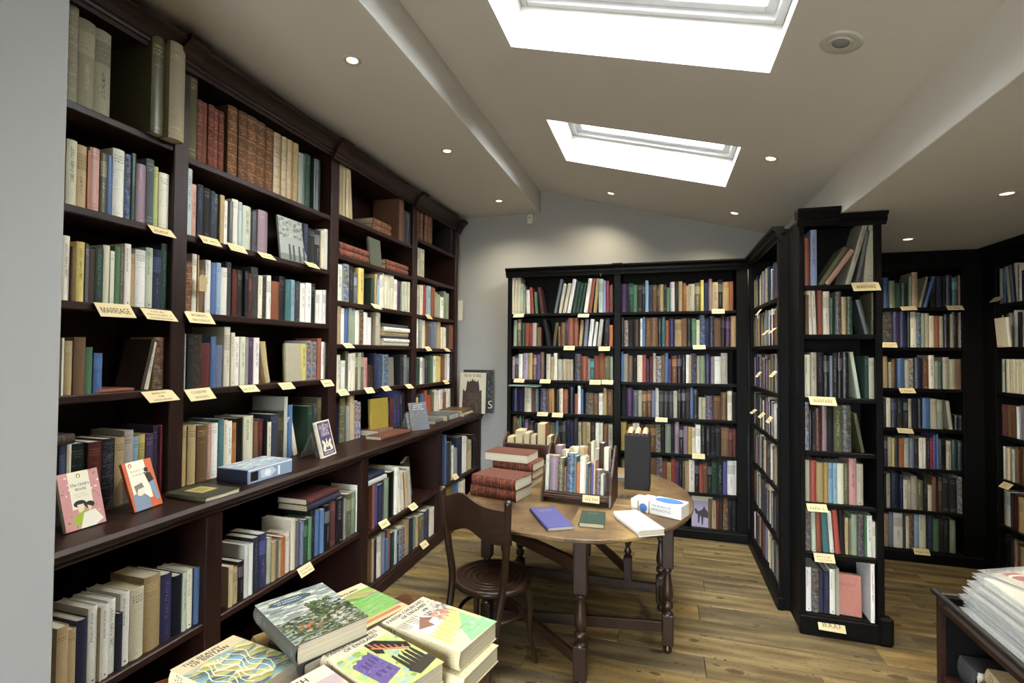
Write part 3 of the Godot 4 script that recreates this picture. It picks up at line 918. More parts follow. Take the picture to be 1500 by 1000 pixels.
func magazine_bin() -> void:
	var t := thing("magazine_rack", "dark wooden display rack with rounded rail at the right edge, holding sleeved magazines", "rack", Transform3D(Basis(), Vector3(0.95, 0, -2.19)))
	var w: Material = M.mahogany
	var m := MB.new()
	m.tube([Vector3(0.0, 0.70, -0.012), Vector3(0.0, 0.70, -0.006), Vector3(0.0, 0.70, 0.01), Vector3(0.0, 0.70, 0.9)], [0.004, 0.009, 0.0115, 0.0115], 14)
	obj("rail", m.mesh(), M.rubber, t)
	m = MB.new()
	m.tube([Vector3(0.012, 0.69, 0.004), Vector3(0.66, 0.69, 0.004)], [0.008], 14)
	obj("rail", m.mesh(), M.rubber, t)
	obj("corner_post", bx(Vector3(0.004, 0, 0.002), Vector3(0.026, 0.69, 0.026), 0.003, 1), w, t)
	obj("end_panel", bx(Vector3(0.027, 0.0, 0.004), Vector3(0.66, 0.69, 0.024), 0.002, 1), M.ebony, t)
	obj("tray", bx(Vector3(0.004, 0.645, 0.028), Vector3(0.66, 0.665, 0.9), 0.002, 2), w, t)
	obj("shelf", bx(Vector3(0.01, 0.40, 0.03), Vector3(0.66, 0.42, 0.9), 0.002, 2), w, t)
	obj("back_panel", bx(Vector3(0.40, 0.03, 0.03), Vector3(0.412, 0.645, 0.9), 0.0, 2), M.ebony, t)
	obj("base", bx(Vector3(0.01, 0.0, 0.03), Vector3(0.66, 0.03, 0.9), 0.002, 2), w, t)
	# the pile of magazines, each in a clear sleeve
	var r := RandomNumberGenerator.new(); r.seed = 5
	var tones := [Color("d8d4c8"), Color("c9c2b0"), Color("dcd9d2"), Color("bfb6a4"), Color("d5cdb8")]
	var places := ["at the bottom", "second from the bottom", "third from the bottom", "fourth from the bottom", "fifth from the bottom", "sixth from the bottom", "just above the middle", "fifth from the top", "fourth from the top", "third from the top", "second from the top", "on top"]
	for k in 12:
		var y := 0.666 + k * 0.0128
		var shift := Vector3(0.035 + r.randf_range(-0.012, 0.012) + 0.004 * k, y, 0.06 + r.randf_range(-0.025, 0.025))
		var last := k == 11
		var mg := thing("magazine", ("magazine with red banner in clear sleeve on top of the rack's pile") if last else "pale magazine in clear sleeve, %s of the right-hand rack's pile" % places[k], "magazine", Transform3D(Basis(Vector3.UP, 0.0 if not last else 0.45), Vector3(0.95, 0, -2.19) + shift), "sleeved magazines in the rack")
		obj("pages", bx(Vector3(0.018, 0.001, 0.03), Vector3(0.36, 0.0095, 0.50), 0.001), sm(tones[k % 5], 0.6), mg)
		obj("sleeve", bx(Vector3(0, 0.0098, 0), Vector3(0.40, 0.0108, 0.56), 0), M.sleeve, mg)
		obj("sleeve", bx(Vector3(0, -0.0004, 0), Vector3(0.40, 0.0004, 0.56), 0), M.sleeve, mg)
		if last:
			obj("banner", bx(Vector3(0.05, 0.0096, 0.035), Vector3(0.11, 0.0098, 0.495), 0), sm(Color("a8302a"), 0.5), mg)
			lettering(mg, "Chr", 0.16, Transform3D(Basis(Vector3(0, 0, 1), Vector3(1, 0, 0), Vector3(0, 1, 0)) * Basis(), Vector3(0.08, 0.0101, 0.13)), M.white_ink, serif)

# ---------------------------------------------------------------- books
# A book's own frame: x across its thickness (front cover at +x), y its height, z = 0 the spine, pages towards -z.
func set_for(col: Color) -> int:
	var l := col.srgb_to_linear()
	var top := maxf(l.r, maxf(l.g, l.b))
	if top <= 0.02: return 3
	if top <= 0.12: return 2
	if top <= 0.34: return 1
	return 0

func cover_into(m: MB, t: float, h: float, d: float, col: Color, style: int, bulge: float, over: float) -> void:
	var lin := col.srgb_to_linear()
	var s := set_for(col)
	var base: float = BASES[s]
	var vc := Color(minf(lin.r / base, 1), minf(lin.g / base, 1), minf(lin.b / base, 1))
	var column := s * 7 + style
	if style >= 10:                                  # a pictured jacket
		column = 28 + style % 4
		vc = Color(minf(lin.r * 1.5, 1), minf(lin.g * 1.5, 1), minf(lin.b * 1.5, 1))
	var plain := s * 7
	var pc := Color(minf(lin.r / base, 1), minf(lin.g / base, 1), minf(lin.b / base, 1))
	var U := func(c: int, f: float, v: float) -> Vector2: return Vector2((c + 0.06 + 0.88 * f) / COLS, v)
	var x := t / 2
	var b := 0.0022 if over > 0.0 else 0.0006        # board thickness
	b = minf(b, t * 0.2)
	var seg := 5
	var arc := []
	for k in seg + 1:
		var f := float(k) / seg
		arc.append(Vector3(-x + t * f, 0, bulge * (sin(PI * f) - 1.0) if bulge > 0.0 else 0.0))
	if bulge <= 0.0: arc = [Vector3(-x, 0, 0), Vector3(x, 0, 0)]
	var up := Vector3(0, h, 0)
	for k in arc.size() - 1:
		var p: Vector3 = arc[k]
		var q: Vector3 = arc[k + 1]
		var f0 := (p.x + x) / t
		var f1 := (q.x + x) / t
		var n0 := Vector3((f0 - 0.5) * 1.5 if bulge > 0 else 0.0, 0, 1).normalized()
		var n1 := Vector3((f1 - 0.5) * 1.5 if bulge > 0 else 0.0, 0, 1).normalized()
		m.quad_n(p, q, q + up, p + up, n0, n1, n1, n0, U.call(column, f0, 0.995), U.call(column, f1, 0.995), U.call(column, f1, 0.005), U.call(column, f0, 0.005), vc)
		for e in [0.0, h]:                            # head and tail of the spine
			var pi: Vector3 = p * Vector3(0.85, 1, 1) + Vector3(0, e, -b * 1.6)
			var qi: Vector3 = q * Vector3(0.85, 1, 1) + Vector3(0, e, -b * 1.6)
			var pe: Vector3 = p + Vector3(0, e, 0)
			var qe: Vector3 = q + Vector3(0, e, 0)
			var uu: Vector2 = U.call(plain, 0.5, 0.5)
			if e > 0: m.quad(pe, qe, qi, pi, uu, uu, uu, uu, pc)
			else: m.quad(pi, qi, qe, pe, uu, uu, uu, uu, pc)
	var z0: float = arc[0].z
	for sg in [-1.0, 1.0]:                            # the two boards
		var o: float = sg * x
		var i: float = sg * (x - b)
		var a0 := Vector3(o, 0, z0)
		var a1 := Vector3(o, 0, -d)
		var c0 := Vector3(i, 0, z0)
		var c1 := Vector3(i, 0, -d)
		var ua: Vector2 = U.call(plain, 0.0, 0.9)
		var ub: Vector2 = U.call(plain, 1.0, 0.9)
		var uc: Vector2 = U.call(plain, 1.0, 0.1)
		var ud: Vector2 = U.call(plain, 0.0, 0.1)
		if sg > 0:
			m.quad(a0, a1, a1 + up, a0 + up, ua, ub, uc, ud, pc)
			m.quad(c1, c0, c0 + up, c1 + up, ua, ub, uc, ud, pc)
			m.quad(a0 + up, a1 + up, c1 + up, c0 + up, ua, ub, ub, ua, pc)
			m.quad(a1, c1, c1 + up, a1 + up, ua, ub, uc, ud, pc)
			m.quad(a1, a0, c0, c1, ua, ub, ub, ua, pc)
		else:
			m.quad(a1, a0, a0 + up, a1 + up, ua, ub, uc, ud, pc)
			m.quad(c0, c1, c1 + up, c0 + up, ua, ub, uc, ud, pc)
			m.quad(c0 + up, c1 + up, a1 + up, a0 + up, ua, ub, ub, ua, pc)
			m.quad(c1, a1, a1 + up, c1 + up, ua, ub, uc, ud, pc)
			m.quad(a0, a1, c1, c0, ua, ub, ub, ua, pc)

func pages_into(m: MB, t: float, h: float, d: float, tone: Color, bulge: float, over: float) -> void:
	var b := 0.0022 if over > 0.0 else 0.0006
	b = minf(b, t * 0.2)
	var x := t / 2 - b
	var lo := Vector3(-x, over, -d + over)
	var hi := Vector3(x, h - over, -bulge - b)
	var lin := tone.srgb_to_linear()
	var r := t / 0.05
	var p := [Vector3(lo.x, lo.y, hi.z), Vector3(hi.x, lo.y, hi.z), Vector3(hi.x, lo.y, lo.z), Vector3(lo.x, lo.y, lo.z)]
	var up := Vector3(0, hi.y - lo.y, 0)
	var a := Vector2(0, 0)
	var e := Vector2(r, 0)
	m.quad(p[0] + up, p[1] + up, p[2] + up, p[3] + up, a, e, e + Vector2(0, 1), a + Vector2(0, 1), lin)
	m.quad(p[3], p[2], p[1], p[0], a, e, e + Vector2(0, 1), a + Vector2(0, 1), lin)
	m.quad(p[2], p[3], p[3] + up, p[2] + up, a, e, e + Vector2(0, 1), a + Vector2(0, 1), lin)

func page_tone(r: RandomNumberGenerator) -> Color:
	return Color("e6ddc3").lerp(Color("b9a577"), r.randf() * r.randf()).lerp(Color("efeee6"), r.randf() * 0.5)

# a book as a thing of two parts; tr carries its own frame to the room
func book(called: String, label: String, tr: Transform3D, t: float, h: float, d: float, col: Color, style: int, soft := false, group := "", glossy := true, tone := Color(0, 0, 0, 0)) -> Node3D:
	var o := thing(called, label, "book", tr, group)
	var bulge := 0.0 if soft or t < 0.012 else minf(t * 0.18, 0.008)
	var over := 0.0 if soft else 0.0028
	var m := MB.new()
	cover_into(m, t, h, d, col, style, bulge, over)
	obj("cover", m.mesh(), M.jacket if glossy else M.cloth, o)
	m = MB.new()
	pages_into(m, t, h, d, page_tone(rng) if tone.a == 0.0 else tone, bulge, over)
	obj("pages", m.mesh(), M.pages, o)
	return o

func nth(n: int) -> String:
	return ["first", "second", "third", "fourth", "fifth", "sixth", "seventh", "eighth", "ninth", "tenth", "eleventh", "twelfth", "thirteenth", "fourteenth", "fifteenth", "sixteenth", "seventeenth", "eighteenth", "nineteenth", "twentieth", "twenty-first", "twenty-second", "twenty-third", "twenty-fourth", "twenty-fifth", "twenty-sixth", "twenty-seventh", "twenty-eighth", "twenty-ninth", "thirtieth"][n]

# Each shelf: frame, height, how far the spines stand back, where it is (in words), then its books from left to right:
# [left edge, thickness, height (all mm), colour, lean in degrees (+ to the right), style, 1 when it is one of the 300 that show largest]
# style: 0-6 print on the spine, 7 choose one, 10 a pictured jacket
const SHELVES := [
	["upper", 2.42, 0.02, "on top shelf, nearest bay of left bookcase", [
		[1211, 37, 348, "vellum", 0, 6, 1], [1250, 55, 325, "vellum", 0, 5, 1], [1307, 56, 323, "vellum", 0, 5, 1], [1478, 57, 396, "olive", 0, 3, 50, 1], [1535, 69, 403, "vellum", 0, 4, 80, 1]
	], 0.26],
	["upper", 2.057, 0.02, "on second shelf, nearest bay of left bookcase", [
		[1219, 33, 233, "cream", 0, 7, 1], [1252, 38, 229, "buff", 0, 7, 1], [1291, 8, 220, "orange", 0, 7, 0], [1299, 33, 236, "salmon", 0, 7, 1], [1333, 24, 228, "olive", 0, 7, 1], 
		[1357, 22, 229, "blue", 0, 7, 1], [1379, 44, 265, "white", 0, 7, 1], [1423, 22, 258, "sky blue", 0, 10, 1], [1445, 19, 270, "dark green", 0, 7, 1], [1465, 39, 237, "mauve", 0, 7, 1], 
		[1504, 32, 271, "slate", 0, 7, 1], [1538, 19, 251, "lime", 0, 7, 1], [1557, 47, 233, "ivory", 0, 3, 1]
	], 0.26],
	["upper", 1.72, 0.02, "on third shelf, nearest bay of left bookcase", [
		[1218, 23, 229, "ivory", 0, 1, 1], [1242, 15, 194, "brown", 0, 7, 1], [1258, 27, 216, "yellow", 0, 1, 1], [1285, 11, 213, "slate", 0, 7, 0], [1297, 23, 199, "dark brown", 0, 0, 1], 
		[1320, 31, 207, "dark green", 0, 1, 1], [1351, 24, 223, "cream", 0, 0, 1], [1375, 15, 205, "ivory", 0, 7, 1], [1390, 19, 226, "green", 0, 7, 1], [1410, 17, 230, "olive", 0, 7, 1], 
		[1427, 25, 244, "white", 0, 7, 1], [1452, 16, 212, "tan", 0, 7, 1], [1468, 42, 230, "white", 0, 7, 1], [1510, 29, 246, "pale green", 0, 7, 1], [1539, 35, 245, "navy", 0, 5, 1], 
		[1574, 30, 276, "dark green", 0, 1, 1]
	], 0.26],
	["upper", 1.388, 0.02, "on fourth shelf, nearest bay of left bookcase", [
		[1224, 7, 202, "ivory", 0, 7, 0], [1232, 25, 192, "tan", 0, 3, 1], [1258, 38, 206, "brown", 0, 3, 1], [1297, 24, 171, "green", 0, 0, 1], [1323, 30, 149, "blue", 0, 5, 1], 
		[1499, 15, 207, "dark brown", 12, 0, 0], [1516, 19, 197, "cream", 9, 1, 1], [1556, 47, 215, "tan", 0, 10, 1]
	], 0.26],
	["upper", 0.951, 0.03, "on the ledge, nearest bay of left bookcase", [
		[1229, 21, 265, "navy", 0, 7, 1], [1250, 14, 262, "cream", 0, 7, 1], [1265, 55, 260, "black", 0, 3, 1], [1320, 48, 258, "maroon", 0, 3, 1], [1369, 44, 262, "black", 0, 6, 1], 
		[1413, 35, 260, "tan", 0, 3, 1], [1448, 36, 282, "stone", 0, 4, 1], [1484, 26, 253, "sky blue", 0, 7, 1], [1510, 28, 257, "yellow", 0, 5, 1], [1538, 31, 256, "purple", 0, 4, 1], 
		[1569, 23, 286, "navy", 0, 7, 1], [1592, 10, 284, "crimson", 0, 7, 0], [1603, 14, 256, "white", 0, 7, 1]
	], 0.26],
	["lower", 0.468, 0.02, "on base shelf, nearest bay of left bookcase", [
		[1081, 32, 232, "tan", 0, 4, 1], [1114, 24, 209, "buff", 0, 4, 1], [1139, 33, 224, "navy", 0, 0, 1], [1172, 30, 248, "white", 0, 2, 1], [1202, 6, 239, "cream", 0, 0, 0], 
		[1209, 23, 240, "white", 0, 2, 1], [1232, 27, 244, "white", 0, 1, 1], [1259, 16, 190, "navy", 0, 7, 1], [1275, 32, 247, "white", 0, 2, 1], [1308, 48, 243, "cream", 0, 3, 1], 
		[1357, 62, 265, "tan", 0, 3, 1], [1420, 44, 248, "indigo", 0, 1, 1], [1467, 36, 224, "navy", 0, 10, 1], [1504, 18, 224, "pale green", 0, 7, 1], [1522, 26, 225, "ivory", 0, 2, 1], 
		[1555, 30, 220, "blue", 0, 4, 1], [1585, 15, 181, "pale green", 0, 7, 0], [1600, 15, 175, "tan", 0, 10, 0], [1617, 15, 221, "slate blue", 0, 0, 0]
	], 0.26],
	["upper", 2.396, 0.02, "on top shelf, second bay of left bookcase", [
		[1680, 50, 386, "olive", 0, 4, 1], [1731, 27, 287, "red leather", 0, 6, 1], [1758, 25, 287, "red leather", 0, 6, 1], [1784, 33, 290, "red leather", 0, 6, 1], 
		[1817, 26, 287, "red leather", 0, 6, 1], [1843, 31, 287, "red leather", 0, 6, 1], [1900, 58, 344, "leather", 0, 6, 1], [1959, 56, 343, "leather", 0, 6, 1], 
		[2015, 65, 347, "leather", 0, 6, 1], [2081, 60, 347, "leather", 0, 6, 1], [2141, 55, 340, "leather", 0, 6, 1], [2200, 54, 340, "tan", 0, 6, 1], [2254, 44, 338, "tan", 0, 6, 1], 
		[2299, 45, 341, "tan", 0, 6, 1], [2344, 45, 341, "tan", 0, 6, 1], [2389, 53, 301, "sage", 0, 0, 1], [2443, 54, 317, "dark green", 0, 4, 1], [2527, 60, 318, "charcoal", 0, 4, 1]
	], 0.26],
	["upper", 2.055, 0.02, "on second shelf, second bay of left bookcase", [
		[1680, 29, 297, "pale blue", 0, 1, 1], [1709, 26, 236, "salmon", 0, 7, 1], [1735, 31, 243, "navy", 0, 7, 1], [1767, 36, 237, "black", 0, 4, 1], [1803, 25, 234, "navy", 0, 7, 1], 
		[1829, 26, 229, "black", 0, 7, 1], [1855, 25, 231, "tan", 0, 7, 1], [1880, 30, 214, "white", 0, 7, 1], [1911, 19, 219, "slate", 0, 7, 0], [1930, 37, 235, "white", 0, 7, 1], 
		[1967, 22, 231, "pale blue", 0, 7, 0], [1990, 52, 221, "pale green", 0, 1, 1], [2042, 20, 205, "black", 0, 7, 0], [2062, 34, 213, "charcoal", 0, 7, 1], [2096, 67, 229, "mauve", 0, 7, 1], 
		[2437, 35, 240, "navy", 0, 7, 0], [2473, 27, 225, "black", 0, 7, 0], [2500, 42, 223, "black", 0, 7, 0], [2542, 51, 232, "black", 0, 7, 1], [2594, 33, 238, "cream", 0, 7, 0], 
		[2627, 60, 255, "white", 0, 0, 1]
	], 0.26],
	["upper", 1.718, 0.02, "on third shelf, second bay of left bookcase", [
		[1685, 36, 221, "leather", 0, 6, 1], [1721, 24, 263, "ivory", 0, 7, 1], [1746, 8, 261, "tan", 0, 7, 0], [1754, 31, 195, "brown", 0, 0, 1], [1786, 29, 247, "white", 0, 7, 1], 
		[1815, 30, 240, "blue", 0, 7, 1], [1845, 26, 245, "light blue", 0, 7, 1], [1871, 35, 227, "white", 0, 7, 1], [1906, 30, 259, "charcoal", 0, 7, 1], [1938, 34, 230, "maroon", 0, 7, 1], 
		[1973, 38, 231, "black", 0, 7, 1], [2011, 26, 231, "black", 0, 7, 0], [2037, 21, 224, "maroon", 0, 7, 0], [2058, 46, 261, "charcoal", 0, 4, 1], [2104, 28, 224, "ivory", 0, 7, 0], 
		[2132, 28, 223, "olive", 0, 10, 0], [2160, 32, 233, "white", 0, 7, 0], [2192, 60, 207, "rust", 0, 4, 1], [2252, 43, 242, "black", 0, 7, 1], [2296, 48, 230, "teal", 0, 7, 1], 
		[2344, 36, 236, "sky blue", 0, 7, 0], [2381, 44, 232, "charcoal", 0, 7, 1], [2425, 42, 226, "white", 0, 7, 0], [2467, 50, 235, "white", 0, 7, 1], [2517, 41, 238, "black", 0, 7, 0], 
		[2558, 32, 203, "white", 0, 7, 0], [2590, 31, 207, "white", 0, 0, 0], [2622, 33, 211, "white", 0, 7, 0], [2655, 26, 215, "black", 0, 7, 0]
	], 0.26],
	["upper", 1.378, 0.02, "on fourth shelf, second bay of left bookcase", [
		[1683, 20, 244, "pale blue", 0, 7, 1], [1703, 30, 245, "black", 0, 7, 1], [1733, 45, 242, "olive", 0, 10, 1], [1779, 47, 206, "maroon", 0, 0, 1], [1826, 31, 236, "blue", 0, 7, 1], 
		[1858, 41, 198, "slate blue", 0, 0, 1], [1899, 35, 285, "cream", 0, 7, 1], [1935, 22, 259, "cream", 0, 7, 0], [1956, 34, 240, "white", 0, 7, 1], [1991, 33, 241, "ivory", 0, 7, 1], 
		[2024, 26, 240, "grey", 0, 7, 0], [2050, 29, 238, "purple", 0, 7, 1], [2080, 38, 239, "white", 0, 7, 1], [2163, 32, 214, "buff", -13, 0, 0], [2440, 49, 214, "yellow", 0, 7, 1], 
		[2489, 41, 234, "pale grey", 0, 10, 0], [2531, 39, 228, "pale grey", 0, 10, 0], [2572, 38, 250, "rust", 0, 7, 0], [2610, 29, 230, "white", 0, 7, 0], [2640, 56, 227, "grey", 0, 7, 1]
	], 0.26],
	["upper", 0.951, 0.03, "on the ledge, second bay of left bookcase", [
		[1687, 40, 264, "tan", 0, 3, 1], [1727, 40, 263, "tan", 0, 3, 1], [1768, 58, 258, "brown", 0, 3, 1], [1826, 22, 256, "salmon", 0, 7, 1], [1848, 36, 257, "white", 0, 7, 1], 
		[1884, 32, 272, "teal", 0, 7, 1], [1917, 21, 263, "cream", 0, 7, 1], [1938, 29, 255, "white", 0, 7, 1], [1967, 28, 243, "orange", 0, 7, 1], [1995, 42, 262, "black", 0, 10, 1], 
		[2037, 62, 266, "cream", 0, 7, 1], [2101, 29, 234, "brown", 0, 7, 0], [2133, 32, 240, "maroon", 0, 7, 1], [2167, 23, 231, "black", 0, 10, 0], [2191, 28, 217, "cream", 0, 7, 0], 
		[2222, 58, 255, "navy", 0, 4, 1], [2280, 42, 266, "dark brown", 0, 7, 1], [2324, 27, 342, "pale grey", 0, 0, 1], [2353, 31, 294, "blue", 0, 7, 1], [2401, 34, 231, "ivory", -14, 0, 0], 
		[2512, 51, 271, "dark green", 0, 4, 1], [2567, 38, 278, "charcoal", 0, 7, 0], [2608, 43, 312, "olive", 0, 7, 1], [2655, 44, 289, "rust", 0, 7, 1]
	], 0.26],
	["lower", 0.46, 0.02, "on base shelf, second bay of left bookcase", [
		[1711, 24, 171, "buff", 0, 7, 0], [1735, 30, 155, "tan", 0, 7, 1], [1765, 31, 170, "black", 0, 7, 1], [1796, 25, 231, "pale grey", 0, 0, 1], [1821, 25, 226, "white", 0, 0, 1], 
		[1847, 41, 242, "navy", 0, 1, 1], [1888, 48, 245, "indigo", 0, 5, 1], [1936, 27, 212, "stone", 0, 7, 0], [1963, 25, 184, "tan", 0, 7, 0], [1988, 20, 181, "slate", 0, 7, 0], 
		[2008, 16, 179, "tan", 0, 7, 0], [2024, 25, 187, "orange", 0, 7, 0], [2049, 39, 195, "ivory", 0, 7, 1], [2089, 32, 249, "cream", 0, 0, 1], [2121, 37, 233, "slate", 0, 7, 1], 
		[2158, 23, 218, "slate blue", 0, 7, 0], [2181, 31, 220, "dark green", 0, 7, 0], [2212, 28, 221, "green", 0, 7, 0], [2241, 29, 250, "black", 0, 7, 0], [2273, 37, 239, "blue", 0, 7, 1], 
		[2310, 34, 234, "blue", 0, 7, 0], [2347, 50, 243, "black", 0, 5, 1], [2397, 55, 245, "maroon", 0, 7, 1], [2452, 67, 251, "black", 0, 7, 1], [2519, 29, 232, "grey", 0, 7, 0], 
		[2549, 50, 251, "olive", 0, 7, 1], [2599, 52, 249, "sage", 0, 7, 1], [2652, 36, 281, "white", 0, 7, 0], [2688, 33, 253, "sky blue", 0, 7, 0]
	], 0.26],
	["upper", 2.433, 0.02, "on top shelf, third bay of left bookcase", [
		[2762, 41, 338, "buff", 0, 0, 0], [2804, 34, 338, "buff", 0, 0, 0], [2840, 37, 336, "buff", 0, 7, 0], [2880, 41, 335, "buff", -5, 0, 0], [3540, 80, 343, "leather", 0, 6, 1], 
		[3625, 63, 268, "charcoal", 0, 7, 0], [3688, 70, 270, "charcoal", 0, 7, 0]
	], 0.26],
	["upper", 1.876, 0.02, "on third shelf, third bay of left bookcase", [
		[2757, 64, 238, "white", 0, 7, 1], [2827, 63, 252, "pale blue", 0, 10, 1], [2893, 57, 250, "black", 0, 1, 0], [2950, 40, 207, "slate", 0, 7, 0], [2991, 67, 252, "yellow", 0, 1, 1], 
		[3163, 36, 207, "dark green", 0, 0, 0], [3199, 32, 239, "tan", 0, 7, 0], [3233, 35, 206, "sky blue", 0, 7, 0], [3270, 36, 245, "white", 0, 7, 0], [3306, 32, 267, "ivory", 0, 7, 0], 
		[3339, 39, 255, "ivory", 0, 7, 0], [3381, 42, 279, "cream", 0, 7, 0], [3424, 54, 272, "cream", 0, 7, 0], [3480, 58, 243, "white", 0, 7, 0], [3541, 55, 239, "purple", 0, 7, 0], 
		[3599, 57, 241, "pale green", 0, 7, 0], [3659, 53, 249, "ivory", 0, 7, 0], [3715, 65, 252, "cream", 0, 7, 0]
	], 0.26],
	["upper", 1.597, 0.02, "on fourth shelf, third bay of left bookcase", [
		[2761, 41, 246, "tan", 0, 7, 0], [2802, 51, 238, "white", 0, 7, 0], [2854, 41, 239, "blue", 0, 7, 0], [2895, 46, 263, "sage", 0, 1, 0], [2942, 31, 255, "sage", 0, 1, 0], 
		[2975, 44, 237, "white", 0, 7, 0], [3019, 47, 245, "tan", 0, 10, 0], [3067, 62, 231, "white", 0, 0, 0], [3129, 46, 197, "white", 0, 0, 0], [3220, 39, 241, "stone", 0, 5, 0], 
		[3260, 34, 239, "stone", 0, 5, 0]
	], 0.26],
	["upper", 1.285, 0.02, "on fifth shelf, third bay of left bookcase", [
		[2768, 45, 242, "cream", 0, 7, 0], [2813, 46, 205, "white", 0, 7, 0], [2859, 31, 265, "olive", 0, 7, 0], [2891, 36, 248, "white", 0, 7, 0], [2927, 49, 254, "ivory", 0, 7, 0], 
		[2976, 33, 260, "olive", 0, 7, 0], [3010, 34, 256, "stone", 0, 7, 0], [3044, 35, 259, "olive", 0, 7, 0], [3079, 49, 222, "pink", 0, 7, 0], [3128, 41, 171, "brown", 0, 10, 0], 
		[3170, 33, 157, "brown", 0, 10, 0], [3204, 31, 254, "navy", 0, 7, 0], [3236, 41, 250, "navy", 0, 7, 0], [3278, 59, 247, "blue", 0, 10, 0], [3338, 66, 243, "sky blue", 0, 10, 0], 
		[3584, 58, 240, "black", 0, 7, 0], [3642, 53, 240, "slate", 0, 7, 0], [3696, 47, 218, "slate", 0, 7, 0], [3744, 37, 214, "slate", 0, 7, 0]
	], 0.26],
	["upper", 0.951, 0.03, "on the ledge, third bay of left bookcase", [
		[2783, 43, 259, "navy", 0, 10, 0], [2826, 63, 301, "olive", 0, 6, 1], [2890, 43, 233, "grey", 0, 1, 0], [2934, 45, 305, "buff", 0, 7, 0], [2988, 35, 259, "white", 0, 10, 0], 
		[3024, 44, 246, "white", 0, 10, 0], [3401, 53, 227, "black", 0, 7, 0], [3454, 56, 243, "maroon", 0, 7, 0], [3515, 51, 299, "violet", 0, 10, 0], [3567, 43, 286, "violet", 0, 10, 0], 
		[3619, 42, 292, "black", 0, 7, 0], [3662, 44, 284, "black", 0, 7, 0]
	], 0.26],
	["upper", 2.52, 0.02, "on top shelf, farthest bay of left bookcase", [
		[3851, 56, 287, "leather", 0, 6, 0], [3907, 57, 290, "leather", 0, 6, 0], [3994, 59, 295, "leather", 0, 6, 0], [4054, 55, 304, "leather", 0, 6, 0], [4109, 50, 312, "leather", 0, 6, 0], 
		[4567, 49, 294, "black", 0, 7, 0], [4616, 53, 292, "black", 0, 7, 0]
	], 0.26],
	["upper", 2.2, 0.02, "on second shelf, farthest bay of left bookcase", [
		[3859, 50, 245, "stone", 0, 5, 0], [3910, 51, 248, "stone", 0, 5, 0], [3961, 52, 252, "stone", 0, 5, 0]
	], 0.26],
	["upper", 1.87, 0.02, "on third shelf, farthest bay of left bookcase", [
		[3859, 63, 253, "stone", 0, 7, 0], [3922, 64, 262, "cream", 0, 7, 0], [3987, 52, 274, "crimson", 0, 7, 0], [4039, 42, 264, "grey", 0, 7, 0], [4082, 65, 276, "sky blue", 0, 7, 0], 
		[4148, 40, 273, "rust", 0, 7, 0], [4189, 40, 269, "rust", 0, 7, 0], [4230, 44, 235, "sage", 0, 7, 0], [4275, 63, 222, "sage", 0, 7, 0], [4340, 44, 204, "white", 0, 7, 0], 
		[4385, 43, 204, "white", 0, 7, 0], [4429, 40, 267, "sage", 0, 7, 0], [4470, 35, 254, "sage", 0, 7, 0], [4506, 40, 255, "sage", 0, 7, 0]
	], 0.26],
	["upper", 1.583, 0.02, "on fourth shelf, farthest bay of left bookcase", [
		[3860, 49, 254, "white", 0, 7, 0], [3910, 53, 252, "grey", 0, 7, 0], [3963, 65, 246, "ivory", 0, 7, 0], [4029, 60, 242, "brown", 0, 7, 0], [4089, 65, 238, "slate", 0, 7, 0], 
		[4155, 57, 251, "slate blue", 0, 7, 0], [4213, 54, 242, "slate blue", 0, 7, 0], [4268, 46, 261, "tan", 0, 0, 0], [4315, 50, 258, "tan", 0, 0, 0], [4367, 39, 205, "ivory", 0, 7, 0], 
		[4407, 48, 205, "ivory", 0, 7, 0], [4456, 34, 198, "ivory", 0, 7, 0], [4491, 64, 201, "charcoal", 0, 7, 0], [4555, 43, 241, "rust", 0, 7, 0], [4599, 37, 234, "rust", 0, 7, 0], 
		[4637, 41, 230, "rust", 0, 7, 0]
	], 0.26],
	["upper", 1.27, 0.02, "on fifth shelf, farthest bay of left bookcase", [
		[3868, 66, 224, "dark green", 0, 7, 0], [3934, 50, 231, "white", 0, 7, 0], [3985, 41, 226, "grey", 0, 7, 0], [4026, 36, 238, "charcoal", 0, 7, 0], [4063, 46, 232, "charcoal", 0, 7, 0], 
		[4110, 33, 224, "charcoal", 0, 7, 0], [4144, 55, 246, "green", 0, 7, 0], [4200, 34, 245, "ivory", 0, 7, 0], [4235, 40, 241, "ivory", 0, 7, 0], [4276, 36, 245, "yellow", 0, 7, 0], 
		[4313, 40, 236, "yellow", 0, 7, 0], [4355, 48, 253, "rust", 0, 7, 0], [4404, 52, 239, "rust", 0, 7, 0], [4457, 63, 262, "pale grey", 0, 7, 0], [4520, 65, 262, "white", 0, 7, 0], 
		[4585, 43, 270, "navy", 0, 7, 0], [4629, 53, 259, "navy", 0, 7, 0]
	], 0.26],
	["upper", 0.951, 0.03, "on the ledge, farthest bay of left bookcase", [
		[3902, 33, 206, "yellow", 0, 7, 0], [3935, 43, 218, "black", 0, 7, 0], [3979, 69, 229, "blue", 0, 7, 0], [4047, 56, 256, "red", 0, 7, 0], [4104, 69, 203, "red", 0, 1, 0], 
		[4173, 32, 238, "olive", 0, 7, 0], [4206, 41, 229, "olive", 0, 7, 0], [4248, 55, 249, "ivory", 0, 7, 0], [4304, 40, 235, "ivory", 0, 7, 0], [4345, 46, 242, "white", 0, 7, 0], 
		[4392, 53, 242, "white", 0, 7, 0], [4446, 62, 211, "rust", 0, 7, 0], [4508, 40, 240, "white", 0, 7, 0], [4549, 35, 236, "white", 0, 7, 0], [4586, 35, 235, "cream", 0, 7, 0], 
		[4622, 38, 235, "cream", 0, 7, 0], [4661, 54, 249, "blue", 0, 7, 0]
	], 0.26],
	["lower", 0.425, 0.02, "on base shelf, third bay of left bookcase", [
